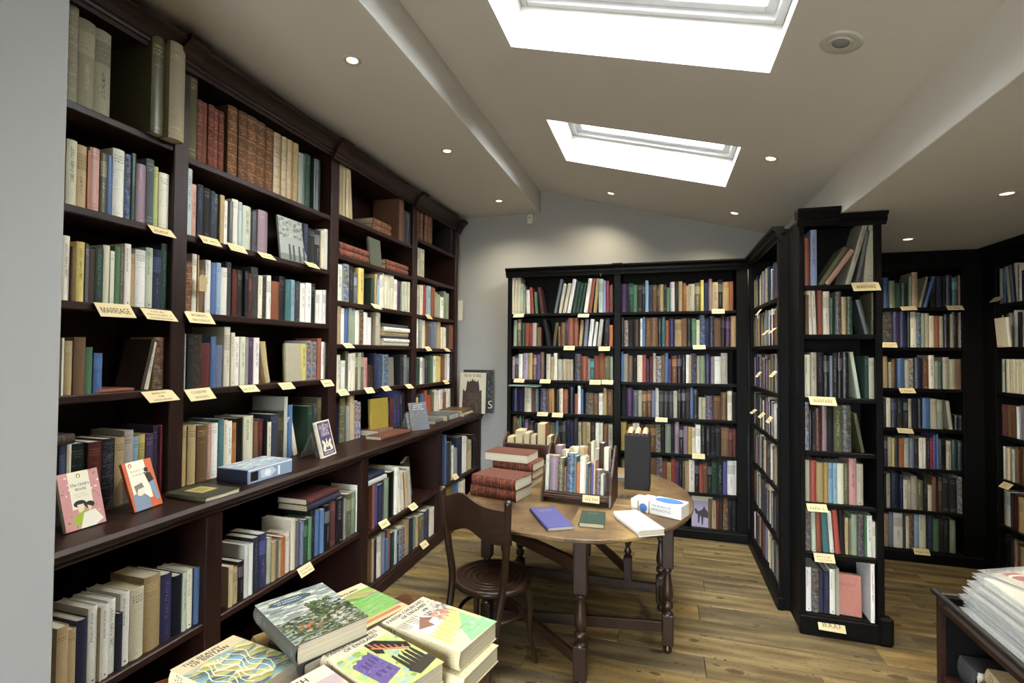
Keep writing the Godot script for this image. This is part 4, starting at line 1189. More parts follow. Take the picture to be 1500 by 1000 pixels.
		[2813, 29, 275, "rust", 0, 7, 0], [2842, 38, 271, "violet", 0, 7, 0], [2881, 44, 255, "navy", 0, 7, 0], [2926, 44, 253, "navy", 0, 7, 0], [2975, 59, 274, "sage", 0, 7, 0], 
		[3034, 65, 304, "black", 0, 10, 1], [3100, 45, 325, "white", 0, 7, 0], [3149, 47, 317, "ivory", -7, 2, 0], [3204, 48, 269, "cream", -7, 2, 0], [3262, 50, 262, "buff", -7, 2, 0], 
		[3321, 41, 280, "pale grey", -8, 2, 0]
	], 0.26],
	["lower", 0.081, 0.02, "on bottom shelf, third bay of left bookcase", [
		[2821, 29, 274, "tan", 0, 7, 0], [2850, 33, 258, "navy", 0, 7, 0], [2883, 55, 269, "ivory", 0, 7, 0], [2939, 51, 267, "slate blue", 0, 7, 0], [2990, 31, 214, "blue", 0, 7, 0], 
		[3021, 43, 262, "rust", 0, 7, 0], [3064, 39, 231, "dark green", 0, 7, 0], [3104, 38, 229, "pale blue", 0, 7, 0], [3142, 29, 217, "black", 0, 7, 0], [3171, 46, 233, "pale grey", 0, 10, 0], 
		[3218, 39, 220, "pale grey", 0, 10, 0], [3259, 61, 244, "tan", 0, 7, 0], [3320, 66, 247, "navy", 0, 7, 0], [3386, 41, 236, "sage", 0, 7, 0], [3427, 48, 228, "tan", 0, 7, 0], 
		[3475, 39, 221, "olive", 0, 7, 0], [3515, 42, 217, "olive", 0, 7, 0], [3558, 47, 231, "slate blue", 0, 10, 0], [3606, 52, 227, "slate blue", 0, 10, 0], [3659, 39, 216, "ivory", 0, 7, 0], 
		[3699, 43, 214, "ivory", 0, 7, 0], [3770, 96, 216, "stone", -5, 0, 0]
	], 0.26],
	["lower", 0.425, 0.02, "on base shelf, farthest bay of left bookcase", [
		[3937, 31, 417, "blue", 0, 7, 0], [3968, 55, 343, "charcoal", 0, 7, 0], [4024, 48, 343, "charcoal", 0, 7, 0], [4074, 61, 299, "white", 0, 7, 0], [4136, 43, 272, "grey", 0, 7, 0], 
		[4180, 41, 260, "grey", 0, 7, 0], [4222, 40, 351, "navy", 0, 7, 0], [4263, 39, 348, "navy", 0, 7, 0], [4303, 35, 345, "navy", 0, 7, 0], [4340, 58, 333, "white", 0, 7, 0], 
		[4399, 42, 333, "white", 0, 7, 0], [4442, 42, 314, "tan", 0, 7, 0], [4484, 41, 288, "buff", 0, 7, 0], [4526, 44, 278, "buff", 0, 7, 0], [4579, 55, 319, "black", 0, 7, 0], 
		[4635, 48, 311, "black", 0, 7, 0], [4688, 59, 302, "black", 0, 7, 0], [4748, 53, 302, "black", 0, 7, 0]
	], 0.26],
	["lower", 0.081, 0.02, "on bottom shelf, farthest bay of left bookcase", [
		[3993, 40, 316, "yellow", 0, 10, 0], [4034, 48, 310, "yellow", 0, 10, 0], [4083, 53, 306, "yellow", 0, 10, 0], [4143, 57, 305, "blue", 0, 7, 0], [4201, 47, 302, "blue", 0, 7, 0], 
		[4256, 51, 287, "cream", 0, 7, 0], [4308, 52, 280, "cream", 0, 7, 0], [4362, 46, 284, "cream", 0, 7, 0]
	], 0.26],
	["back", 1.915, 0.02, "on top shelf, left bay of back bookcase", [
		[-1358, 27, 359, "cream", 0, 7, 0], [-1330, 30, 358, "cream", 0, 7, 0], [-1300, 32, 349, "cream", 0, 7, 0], [-1266, 24, 283, "pale green", 0, 7, 0], [-1241, 24, 208, "sage", 0, 7, 0], 
		[-1207, 35, 224, "white", -2, 1, 0], [-1162, 28, 248, "red", -5, 2, 0], [-1122, 27, 205, "green", -4, 2, 0], [-1069, 30, 247, "maroon", -9, 0, 0], [-945, 26, 318, "slate", 11, 0, 0], 
		[-903, 26, 275, "cream", 10, 2, 0], [-861, 29, 277, "cream", 10, 2, 0], [-822, 32, 313, "white", 10, 2, 0], [-774, 29, 287, "dark green", 10, 4, 0], 
		[-741, 25, 278, "dark green", 10, 4, 0], [-711, 25, 277, "dark green", 10, 4, 0], [-670, 34, 313, "white", 8, 2, 0], [-629, 31, 311, "rust", 7, 2, 0], [-583, 28, 309, "tan", 5, 2, 0], 
		[-535, 38, 305, "pale green", 0, 7, 0], [-496, 24, 289, "light blue", 0, 7, 0], [-471, 30, 285, "crimson", 0, 7, 0], [-441, 33, 248, "brown", 0, 7, 0]
	], 0.2],
	["back", 1.612, 0.02, "on second shelf, left bay of back bookcase", [
		[-1332, 32, 244, "sage", 0, 7, 0], [-1299, 42, 251, "olive", 0, 7, 0], [-1257, 37, 218, "dark green", 0, 7, 0], [-1220, 38, 218, "rust", 0, 7, 0], [-1181, 33, 213, "crimson", 0, 7, 0], 
		[-1148, 38, 217, "stone", 0, 7, 0], [-1109, 43, 177, "brown", 0, 7, 0], [-1005, 29, 247, "black", -10, 0, 0], [-956, 29, 217, "olive", 7, 0, 0], [-903, 21, 183, "brown", 0, 7, 0], 
		[-881, 48, 219, "brown", 0, 7, 0], [-833, 22, 238, "navy", 0, 7, 0], [-811, 47, 257, "rust", 0, 7, 0], [-763, 47, 256, "rust", 0, 7, 0], [-713, 28, 237, "tan", 4, 2, 0], 
		[-669, 31, 245, "slate blue", 4, 0, 0], [-631, 34, 245, "white", 6, 2, 0], [-585, 25, 221, "white", 6, 2, 0], [-547, 31, 244, "pale grey", 6, 2, 0], [-489, 43, 250, "black", 3, 2, 0], 
		[-439, 32, 190, "orange", 0, 7, 0]
	], 0.2],
	["back", 1.3, 0.02, "on third shelf, left bay of back bookcase", [
		[-1341, 27, 213, "mauve", 0, 7, 0], [-1314, 34, 230, "black", 0, 7, 0], [-1280, 38, 238, "white", 0, 7, 0], [-1235, 44, 246, "lilac", 0, 7, 0], [-1191, 45, 247, "tan", 0, 7, 0], 
		[-1146, 41, 231, "brown", 0, 7, 0], [-1105, 33, 234, "violet", 0, 7, 0], [-1072, 36, 256, "brown", 0, 7, 0], [-1014, 37, 240, "pale grey", 0, 7, 0], [-977, 32, 216, "tan", 0, 7, 0], 
		[-944, 32, 248, "white", 0, 7, 0], [-912, 51, 193, "stone", 0, 7, 0], [-860, 32, 194, "stone", 0, 7, 0], [-828, 35, 191, "tan", 0, 7, 0], [-793, 28, 191, "stone", 0, 7, 0], 
		[-749, 55, 242, "grey", 0, 10, 0], [-689, 58, 222, "rust", 0, 7, 0], [-631, 23, 204, "grey", 0, 7, 0], [-608, 34, 201, "teal", 0, 7, 0], [-574, 46, 228, "rust", 0, 7, 0], 
		[-528, 46, 252, "rust", 0, 7, 0], [-482, 50, 229, "olive", 0, 7, 0], [-431, 25, 221, "sage", 0, 7, 0]
	], 0.2],
	["back", 0.998, 0.02, "on fourth shelf, left bay of back bookcase", [
		[-1339, 56, 214, "indigo", 0, 7, 0], [-1283, 55, 216, "indigo", 0, 7, 0], [-1223, 70, 226, "cream", 0, 7, 0], [-1152, 25, 219, "brown", 0, 7, 0], [-1127, 41, 220, "slate", 0, 7, 0], 
		[-1070, 57, 222, "lilac", 0, 10, 0], [-1012, 24, 215, "olive", 0, 7, 0], [-988, 24, 223, "orange", 0, 7, 0], [-964, 24, 224, "tan", 0, 7, 0], [-915, 24, 218, "dark brown", 0, 7, 0], 
		[-891, 32, 226, "ivory", 0, 7, 0], [-859, 51, 219, "rust", 0, 7, 0], [-808, 60, 245, "navy", 0, 10, 0], [-748, 28, 183, "rust", 0, 7, 0], [-719, 26, 254, "white", 0, 7, 0], 
		[-693, 23, 224, "blue", 0, 7, 0], [-649, 65, 194, "stone", 0, 10, 0], [-584, 54, 189, "brown", 0, 7, 0], [-530, 35, 194, "white", 0, 7, 0], [-494, 33, 237, "tan", 0, 7, 0], 
		[-461, 56, 231, "brown", 0, 7, 0]
	], 0.2],
	["back", 0.697, 0.02, "on fifth shelf, left bay of back bookcase", [
		[-1337, 44, 257, "brown", 0, 7, 0], [-1292, 22, 234, "olive", 0, 7, 0], [-1271, 23, 260, "green", 0, 7, 0], [-1247, 30, 253, "black", 0, 7, 0], [-1217, 33, 230, "purple", 0, 7, 0], 
		[-1180, 46, 208, "dark brown", 0, 7, 0], [-1126, 38, 194, "navy", 0, 7, 0], [-1081, 49, 213, "brown", 0, 7, 0], [-1027, 41, 215, "charcoal", 0, 7, 0], [-982, 57, 202, "olive", 0, 7, 0], 
		[-922, 24, 227, "sky blue", 0, 7, 0], [-897, 32, 213, "black", 0, 7, 0], [-864, 35, 222, "charcoal", 0, 7, 0], [-826, 35, 240, "navy", 0, 7, 0], [-790, 31, 241, "indigo", 0, 7, 0], 
		[-756, 38, 259, "charcoal", 0, 7, 0], [-715, 31, 229, "stone", 0, 7, 0], [-676, 31, 231, "tan", 0, 7, 0], [-643, 37, 233, "buff", 0, 7, 0], [-598, 32, 235, "dark brown", 0, 7, 0], 
		[-560, 31, 229, "white", 0, 7, 0], [-529, 35, 230, "ivory", 0, 7, 0], [-491, 41, 217, "brown", 0, 7, 0], [-446, 39, 219, "stone", 0, 7, 0]
	], 0.2],
	["back", 0.38, 0.02, "on sixth shelf, left bay of back bookcase", [
		[-1334, 52, 146, "brown", 0, 7, 0], [-1279, 47, 166, "navy", 0, 7, 0], [-1228, 47, 145, "olive", 0, 7, 0], [-1178, 46, 165, "black", 0, 7, 0], [-1129, 54, 160, "maroon", 0, 7, 0], 
		[-1071, 41, 180, "tan", 0, 7, 0], [-1027, 58, 168, "charcoal", 0, 7, 0], [-965, 45, 179, "dark green", 0, 7, 0], [-912, 56, 175, "brown", 0, 7, 0], [-853, 45, 195, "navy", 0, 7, 0], 
		[-800, 55, 183, "stone", 0, 7, 0], [-742, 44, 195, "black", 0, 7, 0], [-695, 44, 190, "rust", 0, 7, 0], [-643, 54, 209, "charcoal", 0, 7, 0], [-581, 54, 198, "olive", 0, 7, 0], 
		[-525, 50, 210, "brown", 0, 7, 0], [-471, 65, 206, "black", 0, 7, 0]
	], 0.2],
	["back", 1.915, 0.02, "on top shelf, right bay of back bookcase", [
		[-335, 48, 252, "purple", 0, 7, 0], [-287, 19, 251, "black", 0, 7, 0], [-267, 37, 258, "dark green", 0, 7, 0], [-230, 32, 241, "green", 0, 7, 0], [-197, 41, 240, "black", 0, 7, 0], 
		[-156, 29, 262, "black", 0, 7, 0], [-127, 26, 276, "sky blue", 0, 7, 0], [-100, 32, 237, "navy", 0, 7, 0], [-68, 36, 236, "brown", 0, 7, 0], [-32, 24, 228, "dark brown", 0, 7, 0], 
		[-8, 36, 239, "tan", 0, 7, 0], [28, 21, 238, "black", 0, 7, 0], [50, 28, 210, "green", 0, 7, 0], [82, 36, 257, "pale grey", 0, 7, 0], [118, 31, 260, "black", 0, 7, 0], 
		[149, 32, 259, "tan", 0, 7, 0], [182, 28, 243, "rust", 0, 7, 0], [210, 21, 220, "tan", 0, 7, 0], [231, 48, 234, "stone", 0, 7, 0], [280, 48, 244, "olive", 0, 7, 0], 
		[328, 24, 264, "yellow", 0, 7, 0], [353, 39, 242, "navy", 0, 7, 0], [393, 28, 273, "mauve", 0, 7, 0], [421, 46, 242, "buff", 0, 7, 0], [467, 35, 263, "black", 0, 7, 0], 
		[503, 49, 243, "tan", 0, 7, 0], [552, 33, 245, "rust", 0, 7, 0]
	], 0.2],
	["back", 1.612, 0.02, "on second shelf, right bay of back bookcase", [
		[-334, 24, 255, "black", 0, 7, 0], [-310, 36, 232, "cream", 0, 10, 0], [-274, 44, 239, "black", 0, 7, 0], [-229, 59, 239, "dark brown", 0, 7, 0], [-170, 17, 246, "white", 0, 7, 0], 
		[-153, 26, 258, "blue", 0, 7, 0], [-126, 46, 248, "brown", 0, 7, 0], [-80, 58, 252, "brown", 0, 7, 1], [-22, 33, 244, "black", 0, 7, 0], [11, 28, 258, "teal", 0, 7, 0], 
		[40, 33, 228, "rust", 0, 7, 0], [73, 45, 240, "indigo", 0, 7, 0], [118, 59, 234, "tan", 0, 5, 1], [178, 39, 244, "brown", 0, 7, 0], [217, 39, 241, "black", 0, 7, 0], 
		[256, 37, 240, "green", 0, 7, 0], [293, 27, 228, "cream", 0, 7, 0], [321, 41, 272, "sky blue", 0, 10, 0], [362, 37, 239, "indigo", 0, 7, 0], [399, 38, 260, "slate", 0, 10, 0], 
		[437, 54, 245, "brown", 0, 7, 1], [491, 33, 264, "black", 0, 7, 0], [525, 40, 249, "purple", 0, 7, 0], [565, 45, 258, "tan", 0, 7, 0]
	], 0.2],
	["back", 1.3, 0.02, "on third shelf, right bay of back bookcase", [
		[-333, 15, 265, "blue", 0, 7, 0], [-318, 44, 245, "grey", 0, 7, 0], [-273, 37, 231, "brown", 0, 7, 0], [-236, 40, 223, "black", 0, 7, 0], [-196, 44, 236, "cream", 0, 7, 0], 
		[-152, 33, 239, "red", 0, 7, 0], [-119, 29, 209, "navy", 0, 7, 0], [-90, 29, 228, "maroon", 0, 7, 0], [-61, 24, 255, "stone", 0, 7, 0], [-36, 44, 228, "white", 0, 10, 0], 
		[9, 28, 240, "brown", 0, 7, 0], [37, 27, 256, "blue", 0, 7, 0], [64, 30, 208, "purple", 0, 7, 0], [94, 42, 234, "brown", 0, 7, 0], [137, 38, 239, "black", 0, 7, 0], 
		[175, 35, 239, "black", 0, 7, 0], [210, 25, 242, "white", 0, 7, 0], [235, 16, 242, "tan", 0, 7, 0], [251, 45, 254, "slate blue", 0, 10, 0], [297, 23, 235, "stone", 0, 7, 0], 
		[321, 41, 236, "sage", 0, 7, 0], [362, 47, 248, "indigo", 0, 7, 0], [410, 27, 229, "mauve", 0, 7, 0], [437, 50, 230, "white", 0, 7, 0], [487, 51, 259, "stone", 0, 7, 1]
	], 0.2],
	["back", 0.998, 0.02, "on fourth shelf, right bay of back bookcase", [
		[-330, 42, 265, "black", 0, 10, 0], [-288, 56, 248, "purple", 0, 7, 0], [-231, 44, 229, "slate", 0, 7, 0], [-187, 32, 230, "stone", 0, 7, 0], [-155, 41, 224, "brown", 0, 7, 0], 
		[-114, 42, 233, "brown", 0, 7, 0], [-72, 30, 234, "slate blue", 0, 7, 0], [-41, 28, 250, "pale grey", 0, 7, 0], [-13, 38, 228, "charcoal", 0, 5, 0], [26, 40, 229, "charcoal", 0, 5, 0], 
		[66, 41, 230, "charcoal", 0, 5, 0], [107, 32, 234, "stone", 0, 7, 0], [139, 35, 247, "black", 0, 7, 0], [175, 32, 248, "black", 0, 7, 0], [207, 37, 261, "dark brown", 0, 7, 0], 
		[244, 25, 265, "blue", 0, 7, 0], [269, 37, 254, "black", 0, 7, 0], [310, 30, 182, "stone", 0, 7, 0], [341, 27, 183, "stone", 0, 7, 0], [368, 57, 196, "lilac", 0, 10, 0], 
		[429, 61, 198, "brown", 0, 7, 0], [490, 47, 231, "brown", 0, 7, 0], [537, 36, 244, "ivory", 0, 7, 0], [573, 35, 233, "black", 0, 10, 0]
	], 0.2],
	["back", 0.697, 0.02, "on fifth shelf, right bay of back bookcase", [
		[-335, 48, 247, "ochre", 0, 7, 0], [-284, 49, 227, "brown", 0, 7, 0], [-234, 29, 244, "white", 0, 7, 0], [-203, 26, 245, "cream", 0, 7, 0], [-172, 41, 232, "dark brown", 0, 7, 0], 
		[-128, 38, 234, "brown", 0, 7, 0], [-89, 51, 236, "brown", 0, 7, 0], [-38, 40, 238, "ivory", 0, 10, 0], [2, 38, 240, "black", 0, 7, 0], [40, 47, 247, "sage", 0, 7, 0], 
		[87, 31, 244, "black", 0, 7, 0], [118, 35, 268, "mauve", 0, 7, 0], [154, 35, 233, "black", 0, 7, 0], [189, 37, 235, "mauve", 0, 7, 0], [226, 32, 232, "ochre", 0, 7, 0], 
		[258, 27, 230, "cream", 0, 7, 0], [286, 41, 254, "white", 0, 7, 0], [327, 41, 249, "black", 0, 7, 0], [368, 40, 236, "black", 0, 7, 0], [409, 34, 238, "black", 0, 7, 0], 
		[442, 47, 247, "black", 0, 7, 0], [490, 60, 240, "brown", 0, 7, 1], [550, 26, 231, "maroon", 0, 7, 0], [576, 29, 232, "maroon", 0, 7, 0]
	], 0.2],
	["back", 0.38, 0.02, "on sixth shelf, right bay of back bookcase", [
		[-334, 48, 238, "olive", 0, 7, 0], [-284, 56, 234, "black", 0, 7, 0], [-224, 56, 245, "brown", 0, 7, 0], [-166, 67, 250, "charcoal", 0, 7, 1], [-96, 65, 269, "brown", 0, 7, 1], 
		[-31, 47, 273, "pale blue", 0, 10, 0], [16, 38, 242, "rust", 0, 7, 0], [55, 32, 234, "tan", 0, 7, 0], [87, 34, 270, "red", 0, 7, 0], [121, 32, 249, "purple", 0, 7, 0], 
		[153, 28, 255, "black", 0, 7, 0], [181, 21, 257, "olive", 0, 7, 0], [202, 32, 259, "tan", 0, 7, 0], [234, 44, 269, "white", 0, 7, 0], [279, 37, 260, "black", 0, 7, 0], 
		[316, 27, 237, "red", 0, 7, 0], [343, 38, 247, "brown", 0, 7, 0], [381, 34, 257, "black", 0, 7, 0], [415, 44, 267, "dark green", 0, 7, 0], [459, 43, 270, "black", 0, 7, 0], 
		[502, 33, 272, "violet", 0, 7, 0], [536, 59, 283, "white", 0, 7, 1], [595, 12, 285, "ivory", 0, 7, 0]
	], 0.2],
	["back", 0.085, 0.02, "on bottom shelf, right bay of back bookcase", [
		[-256, 59, 185, "brown", 0, 7, 0], [-195, 55, 190, "black", 0, 7, 0], [-136, 55, 195, "olive", 0, 7, 0], [-78, 55, 201, "charcoal", 0, 7, 0], [-21, 54, 206, "brown", 0, 7, 0], 
		[36, 54, 211, "navy", 0, 7, 0], [93, 53, 216, "stone", 0, 7, 0], [149, 60, 221, "black", 0, 7, 0], [387, 26, 241, "brown", 0, 7, 0], [418, 30, 237, "tan", 0, 7, 0], 
		[448, 27, 247, "maroon", 0, 7, 0], [475, 26, 249, "dark brown", 0, 7, 0], [502, 40, 278, "tan", 0, 10, 0], [542, 26, 255, "black", 0, 7, 0], [568, 33, 258, "black", 0, 7, 0]
	], 0.2],
	["end", 1.941, 0.025, "on top shelf of narrow end bookcase", [
		[788, 28, 277, "rust", 0, 1, 1], [819, 32, 320, "light blue", 0, 1, 1], [857, 24, 241, "olive", 32, 0, 0], [888, 28, 229, "salmon", 34, 0, 0], [989, 25, 364, "stone", 15, 1, 1], 
		[1039, 21, 303, "slate", 10, 1, 1], [1078, 66, 359, "stone", 5, 4, 1]
	], 0.21],
	["end", 1.664, 0.025, "on second shelf of narrow end bookcase", [
		[791, 17, 226, "brown", 0, 7, 0], [810, 19, 260, "ivory", -2, 1, 0], [831, 19, 259, "cream", -2, 1, 0], [855, 24, 254, "rust", -1, 1, 1], [880, 32, 244, "cream", 0, 7, 1], 
		[912, 28, 209, "dark green", 0, 7, 1], [941, 29, 242, "sage", 0, 10, 1], [971, 24, 211, "tan", 0, 7, 0], [996, 27, 211, "green", 0, 10, 1], [1085, 25, 197, "slate", -13, 0, 0], 
		[1115, 17, 231, "olive", 0, 1, 0]
	], 0.21],
	["end", 1.31, 0.025, "on third shelf of narrow end bookcase", [
		[786, 29, 241, "cream", 0, 2, 1], [818, 30, 254, "stone", 0, 1, 1], [851, 31, 255, "black", 0, 1, 1], [883, 27, 237, "black", 0, 5, 1], [912, 13, 235, "slate blue", 0, 7, 0], 
		[926, 21, 251, "black", 0, 1, 0], [950, 21, 255, "black", 0, 5, 0], [971, 32, 255, "black", 0, 1, 1], [1044, 18, 258, "pale green", -8, 0, 0], [1080, 19, 236, "dark green", 0, 7, 0], 
		[1099, 31, 226, "stone", 0, 7, 1]
	], 0.21],
	["end", 1.011, 0.025, "on fourth shelf of narrow end bookcase", [
		[785, 22, 276, "pale blue", 0, 10, 1], [807, 16, 223, "black", 0, 7, 0], [823, 14, 223, "black", 0, 7, 0], [838, 33, 238, "rust", 0, 10, 1], [871, 23, 256, "mauve", 0, 1, 1], 
		[894, 35, 240, "black", 0, 10, 1], [930, 41, 257, "olive", 0, 1, 1], [971, 47, 259, "sage", 0, 10, 1], [1063, 16, 217, "olive", -10, 0, 0]
	], 0.21],
	["end", 0.723, 0.025, "on fifth shelf of narrow end bookcase", [
		[785, 25, 233, "stone", 0, 2, 1], [812, 29, 233, "red", 0, 1, 1], [841, 39, 221, "tan", 0, 0, 1], [880, 20, 224, "ochre", 0, 1, 0], [900, 23, 221, "sky blue", 0, 5, 0], 
		[923, 21, 223, "sky blue", 0, 1, 0], [944, 32, 224, "cream", 0, 0, 1], [976, 25, 227, "olive", 0, 1, 1], [1002, 36, 255, "pink", 0, 1, 1], [1038, 34, 227, "stone", 0, 2, 1]
	], 0.21],
	["end", 0.447, 0.025, "on sixth shelf of narrow end bookcase", [
		[784, 29, 221, "stone", 0, 10, 1], [818, 20, 218, "pale green", -1, 2, 0], [840, 27, 231, "rust", -1, 1, 1], [874, 33, 231, "teal", -3, 2, 1], [909, 21, 230, "white", -4, 2, 0], 
		[933, 25, 240, "red", -4, 1, 1], [960, 22, 245, "black", -2, 10, 1], [983, 16, 201, "tan", 0, 7, 0], [1001, 10, 202, "olive", 0, 7, 0], [1012, 28, 224, "sage", 0, 4, 1], 
		[1043, 27, 229, "grey", 0, 10, 1], [1072, 12, 229, "green", 0, 0, 0], [1086, 25, 225, "white", 0, 1, 1], [1111, 13, 194, "ivory", 0, 7, 0]
	], 0.21],
	["end", 0.111, 0.025, "on bottom shelf of narrow end bookcase", [
		[785, 29, 244, "white", 0, 2, 1], [816, 35, 242, "stone", 0, 10, 1], [853, 23, 226, "navy", 0, 0, 0], [876, 29, 230, "navy", 0, 1, 1], [905, 28, 247, "white", 0, 2, 1], 
		[933, 16, 256, "stone", 0, 0, 0], [1087, 20, 312, "white", 0, 1, 40, 1]
	], 0.21],
	["back", 1.915, 0.02, "on top shelf of alcove back bookcase", [
		[1658, 35, 238, "blue", 0, 7, 0], [1696, 38, 211, "sage", 0, 7, 0], [1741, 37, 195, "dark green", 0, 7, 0], [1778, 39, 194, "dark green", 0, 7, 0], [1825, 20, 244, "sage", 0, 7, 0], 
		[1845, 39, 272, "buff", 0, 7, 1], [1889, 17, 239, "stone", 12, 0, 0], [1918, 22, 240, "blue", 14, 0, 0], [1967, 36, 231, "black", 0, 7, 0], [2003, 39, 237, "navy", 0, 7, 0], 
		[2044, 18, 236, "black", 0, 7, 0], [2063, 36, 242, "navy", 0, 7, 0], [2102, 35, 219, "teal", 0, 5, 0], [2138, 31, 239, "rust", 0, 7, 0]
	], 0.2],
	["back", 1.612, 0.02, "on second shelf of alcove back bookcase", [
		[1655, 58, 278, "sage", 0, 10, 1], [1714, 52, 292, "indigo", 0, 7, 1], [1766, 47, 284, "indigo", 0, 7, 1], [1813, 19, 268, "dark green", 0, 7, 0], [1833, 41, 272, "ivory", 0, 7, 1], 
		[1874, 29, 267, "sky blue", 0, 10, 0], [1904, 22, 260, "sage", 0, 7, 0], [1926, 26, 259, "stone", 0, 7, 0], [1952, 33, 240, "ivory", 0, 7, 0], [1986, 31, 237, "rust", 0, 7, 0], 
		[2017, 28, 236, "stone", 0, 7, 0], [2046, 38, 250, "black", 0, 7, 1], [2084, 12, 250, "stone", 0, 7, 0], [2096, 44, 267, "black", 0, 7, 1], [2140, 25, 263, "stone", 0, 10, 0]
	], 0.2],
	["back", 1.3, 0.02, "on third shelf of alcove back bookcase", [
		[1653, 30, 243, "tan", 0, 7, 0], [1688, 20, 199, "stone", 0, 7, 0], [1708, 27, 221, "brown", 0, 7, 0], [1744, 50, 226, "blue", 0, 7, 1], [1794, 28, 215, "stone", 0, 7, 0], 
		[1823, 29, 227, "ivory", 0, 10, 0], [1852, 56, 233, "navy", 0, 7, 1], [1913, 36, 224, "brown", 0, 7, 0], [1949, 39, 253, "ivory", 0, 1, 1], [1989, 26, 210, "sage", 0, 7, 0], 
		[2015, 21, 210, "dark green", 0, 7, 0], [2040, 38, 239, "stone", 0, 7, 0], [2078, 37, 225, "stone", 0, 7, 0], [2116, 47, 226, "brown", 0, 7, 1]
	], 0.2],
	["back", 0.998, 0.02, "on fourth shelf of alcove back bookcase", [
		[1651, 18, 215, "black", 0, 7, 0], [1671, 30, 224, "ivory", 0, 7, 0], [1704, 37, 217, "navy", 0, 7, 0], [1742, 41, 219, "black", 0, 7, 0], [1785, 31, 220, "black", 0, 7, 0], 
		[1816, 21, 221, "stone", 0, 7, 0], [1837, 40, 222, "navy", 0, 10, 0], [1877, 28, 223, "black", 0, 7, 0], [1905, 53, 229, "blue", 0, 7, 1], [1958, 39, 226, "stone", 0, 7, 0], 
		[1998, 37, 220, "sage", 0, 7, 0], [2075, 24, 212, "stone", -6, 0, 0], [2107, 27, 110, "black", 0, 7, 0], [2134, 28, 111, "black", 0, 7, 0]
	], 0.2],
	["back", 0.697, 0.02, "on fifth shelf of alcove back bookcase", [
		[1653, 24, 223, "black", 0, 7, 0], [1677, 28, 224, "stone", 0, 7, 0], [1706, 15, 218, "yellow", 0, 7, 0], [1721, 31, 220, "navy", 0, 7, 0], [1752, 33, 218, "orange", 0, 7, 0], 
		[1785, 34, 223, "stone", 0, 7, 0], [1820, 30, 225, "slate blue", 0, 5, 0], [1850, 28, 219, "black", 0, 7, 0], [1878, 29, 231, "ivory", 0, 7, 0], [1907, 19, 230, "ivory", 0, 7, 0], 
		[1927, 24, 231, "black", 0, 7, 0], [1951, 19, 235, "crimson", 0, 7, 0], [1970, 21, 255, "violet", 0, 7, 0], [1992, 12, 263, "blue", 0, 7, 0], [2003, 50, 222, "black", 0, 7, 1], 
		[2054, 32, 217, "stone", 0, 7, 0], [2086, 38, 223, "dark green", 0, 7, 0], [2125, 34, 221, "black", 0, 7, 0]
	], 0.2],
	["back", 0.38, 0.02, "on sixth shelf of alcove back bookcase", [
		[1651, 15, 261, "black", 0, 7, 0], [1666, 27, 263, "stone", 0, 7, 0], [1699, 56, 267, "navy", 0, 7, 1], [1756, 22, 255, "navy", 0, 7, 0], [1778, 27, 221, "ivory", 0, 7, 0], 
		[1805, 24, 223, "stone", 0, 7, 0], [1829, 39, 254, "stone", 0, 7, 1], [1868, 38, 221, "olive", 0, 7, 0], [1908, 24, 267, "black", 0, 7, 0], [1936, 26, 191, "cream", 0, 7, 0], 
		[1962, 26, 257, "brown", 0, 7, 0], [2004, 23, 260, "dark brown", 0, 7, 0], [2027, 39, 270, "black", 0, 7, 1], [2069, 47, 259, "black", 0, 7, 1], [2122, 41, 270, "pale grey", 0, 10, 1]
	], 0.2],
	["back", 0.085, 0.02, "on bottom shelf of alcove back bookcase", [
		[1651, 28, 251, "tan", 0, 1, 0], [1679, 31, 264, "slate blue", 0, 1, 0], [1710, 61, 263, "white", 0, 5, 1], [1772, 18, 262, "slate", 0, 10, 0], [1790, 24, 243, "cream", 0, 7, 0], 
		[1814, 30, 253, "tan", 0, 10, 0], [1845, 30, 263, "sky blue", 0, 7, 0], [1875, 48, 267, "cream", 0, 2, 1], [1929, 32, 283, "navy", 0, 1, 0], [1965, 38, 240, "green", 0, 7, 0], 
		[2004, 29, 250, "black", 0, 7, 0], [2034, 32, 253, "black", 0, 7, 0], [2068, 35, 243, "sage", 0, 7, 0]
	], 0.2],
	["side", 1.915, 0.02, "on top shelf of the edge-on black bookcase", [
		[-4434, 18, 234, "sage", 0, 7, 0], [-4415, 26, 232, "rust", 0, 7, 0], [-4388, 17, 252, "charcoal", 0, 7, 0], [-4370, 34, 226, "olive", 0, 7, 0], [-4335, 20, 214, "stone", 0, 7, 0], 
		[-4314, 34, 218, "tan", 0, 7, 0], [-4279, 22, 215, "purple", 0, 7, 0], [-4256, 19, 243, "black", 0, 7, 0], [-4236, 32, 217, "stone", 0, 7, 0], [-4163, 35, 233, "cream", 0, 7, 0], 
		[-4127, 26, 244, "dark brown", 0, 7, 0], [-4100, 33, 250, "cream", 0, 7, 0], [-4066, 36, 249, "slate", 0, 7, 0], [-4029, 24, 228, "slate blue", 0, 7, 0], 
		[-4004, 15, 224, "brown", 0, 7, 0], [-3988, 36, 254, "tan", 0, 7, 0], [-3951, 32, 214, "ivory", 0, 10, 0], [-3918, 24, 208, "stone", 0, 7, 0], [-3893, 17, 255, "navy", 0, 7, 0], 
		[-3875, 23, 244, "dark green", 0, 7, 0], [-3851, 37, 227, "indigo", 0, 7, 0], [-3773, 17, 217, "white", 0, 7, 0], [-3755, 33, 207, "olive", 0, 7, 0], 
		[-3721, 26, 244, "dark brown", 0, 7, 0], [-3694, 31, 249, "navy", 0, 7, 0], [-3662, 29, 217, "navy", 0, 7, 0], [-3632, 15, 218, "dark brown", 0, 7, 0], 
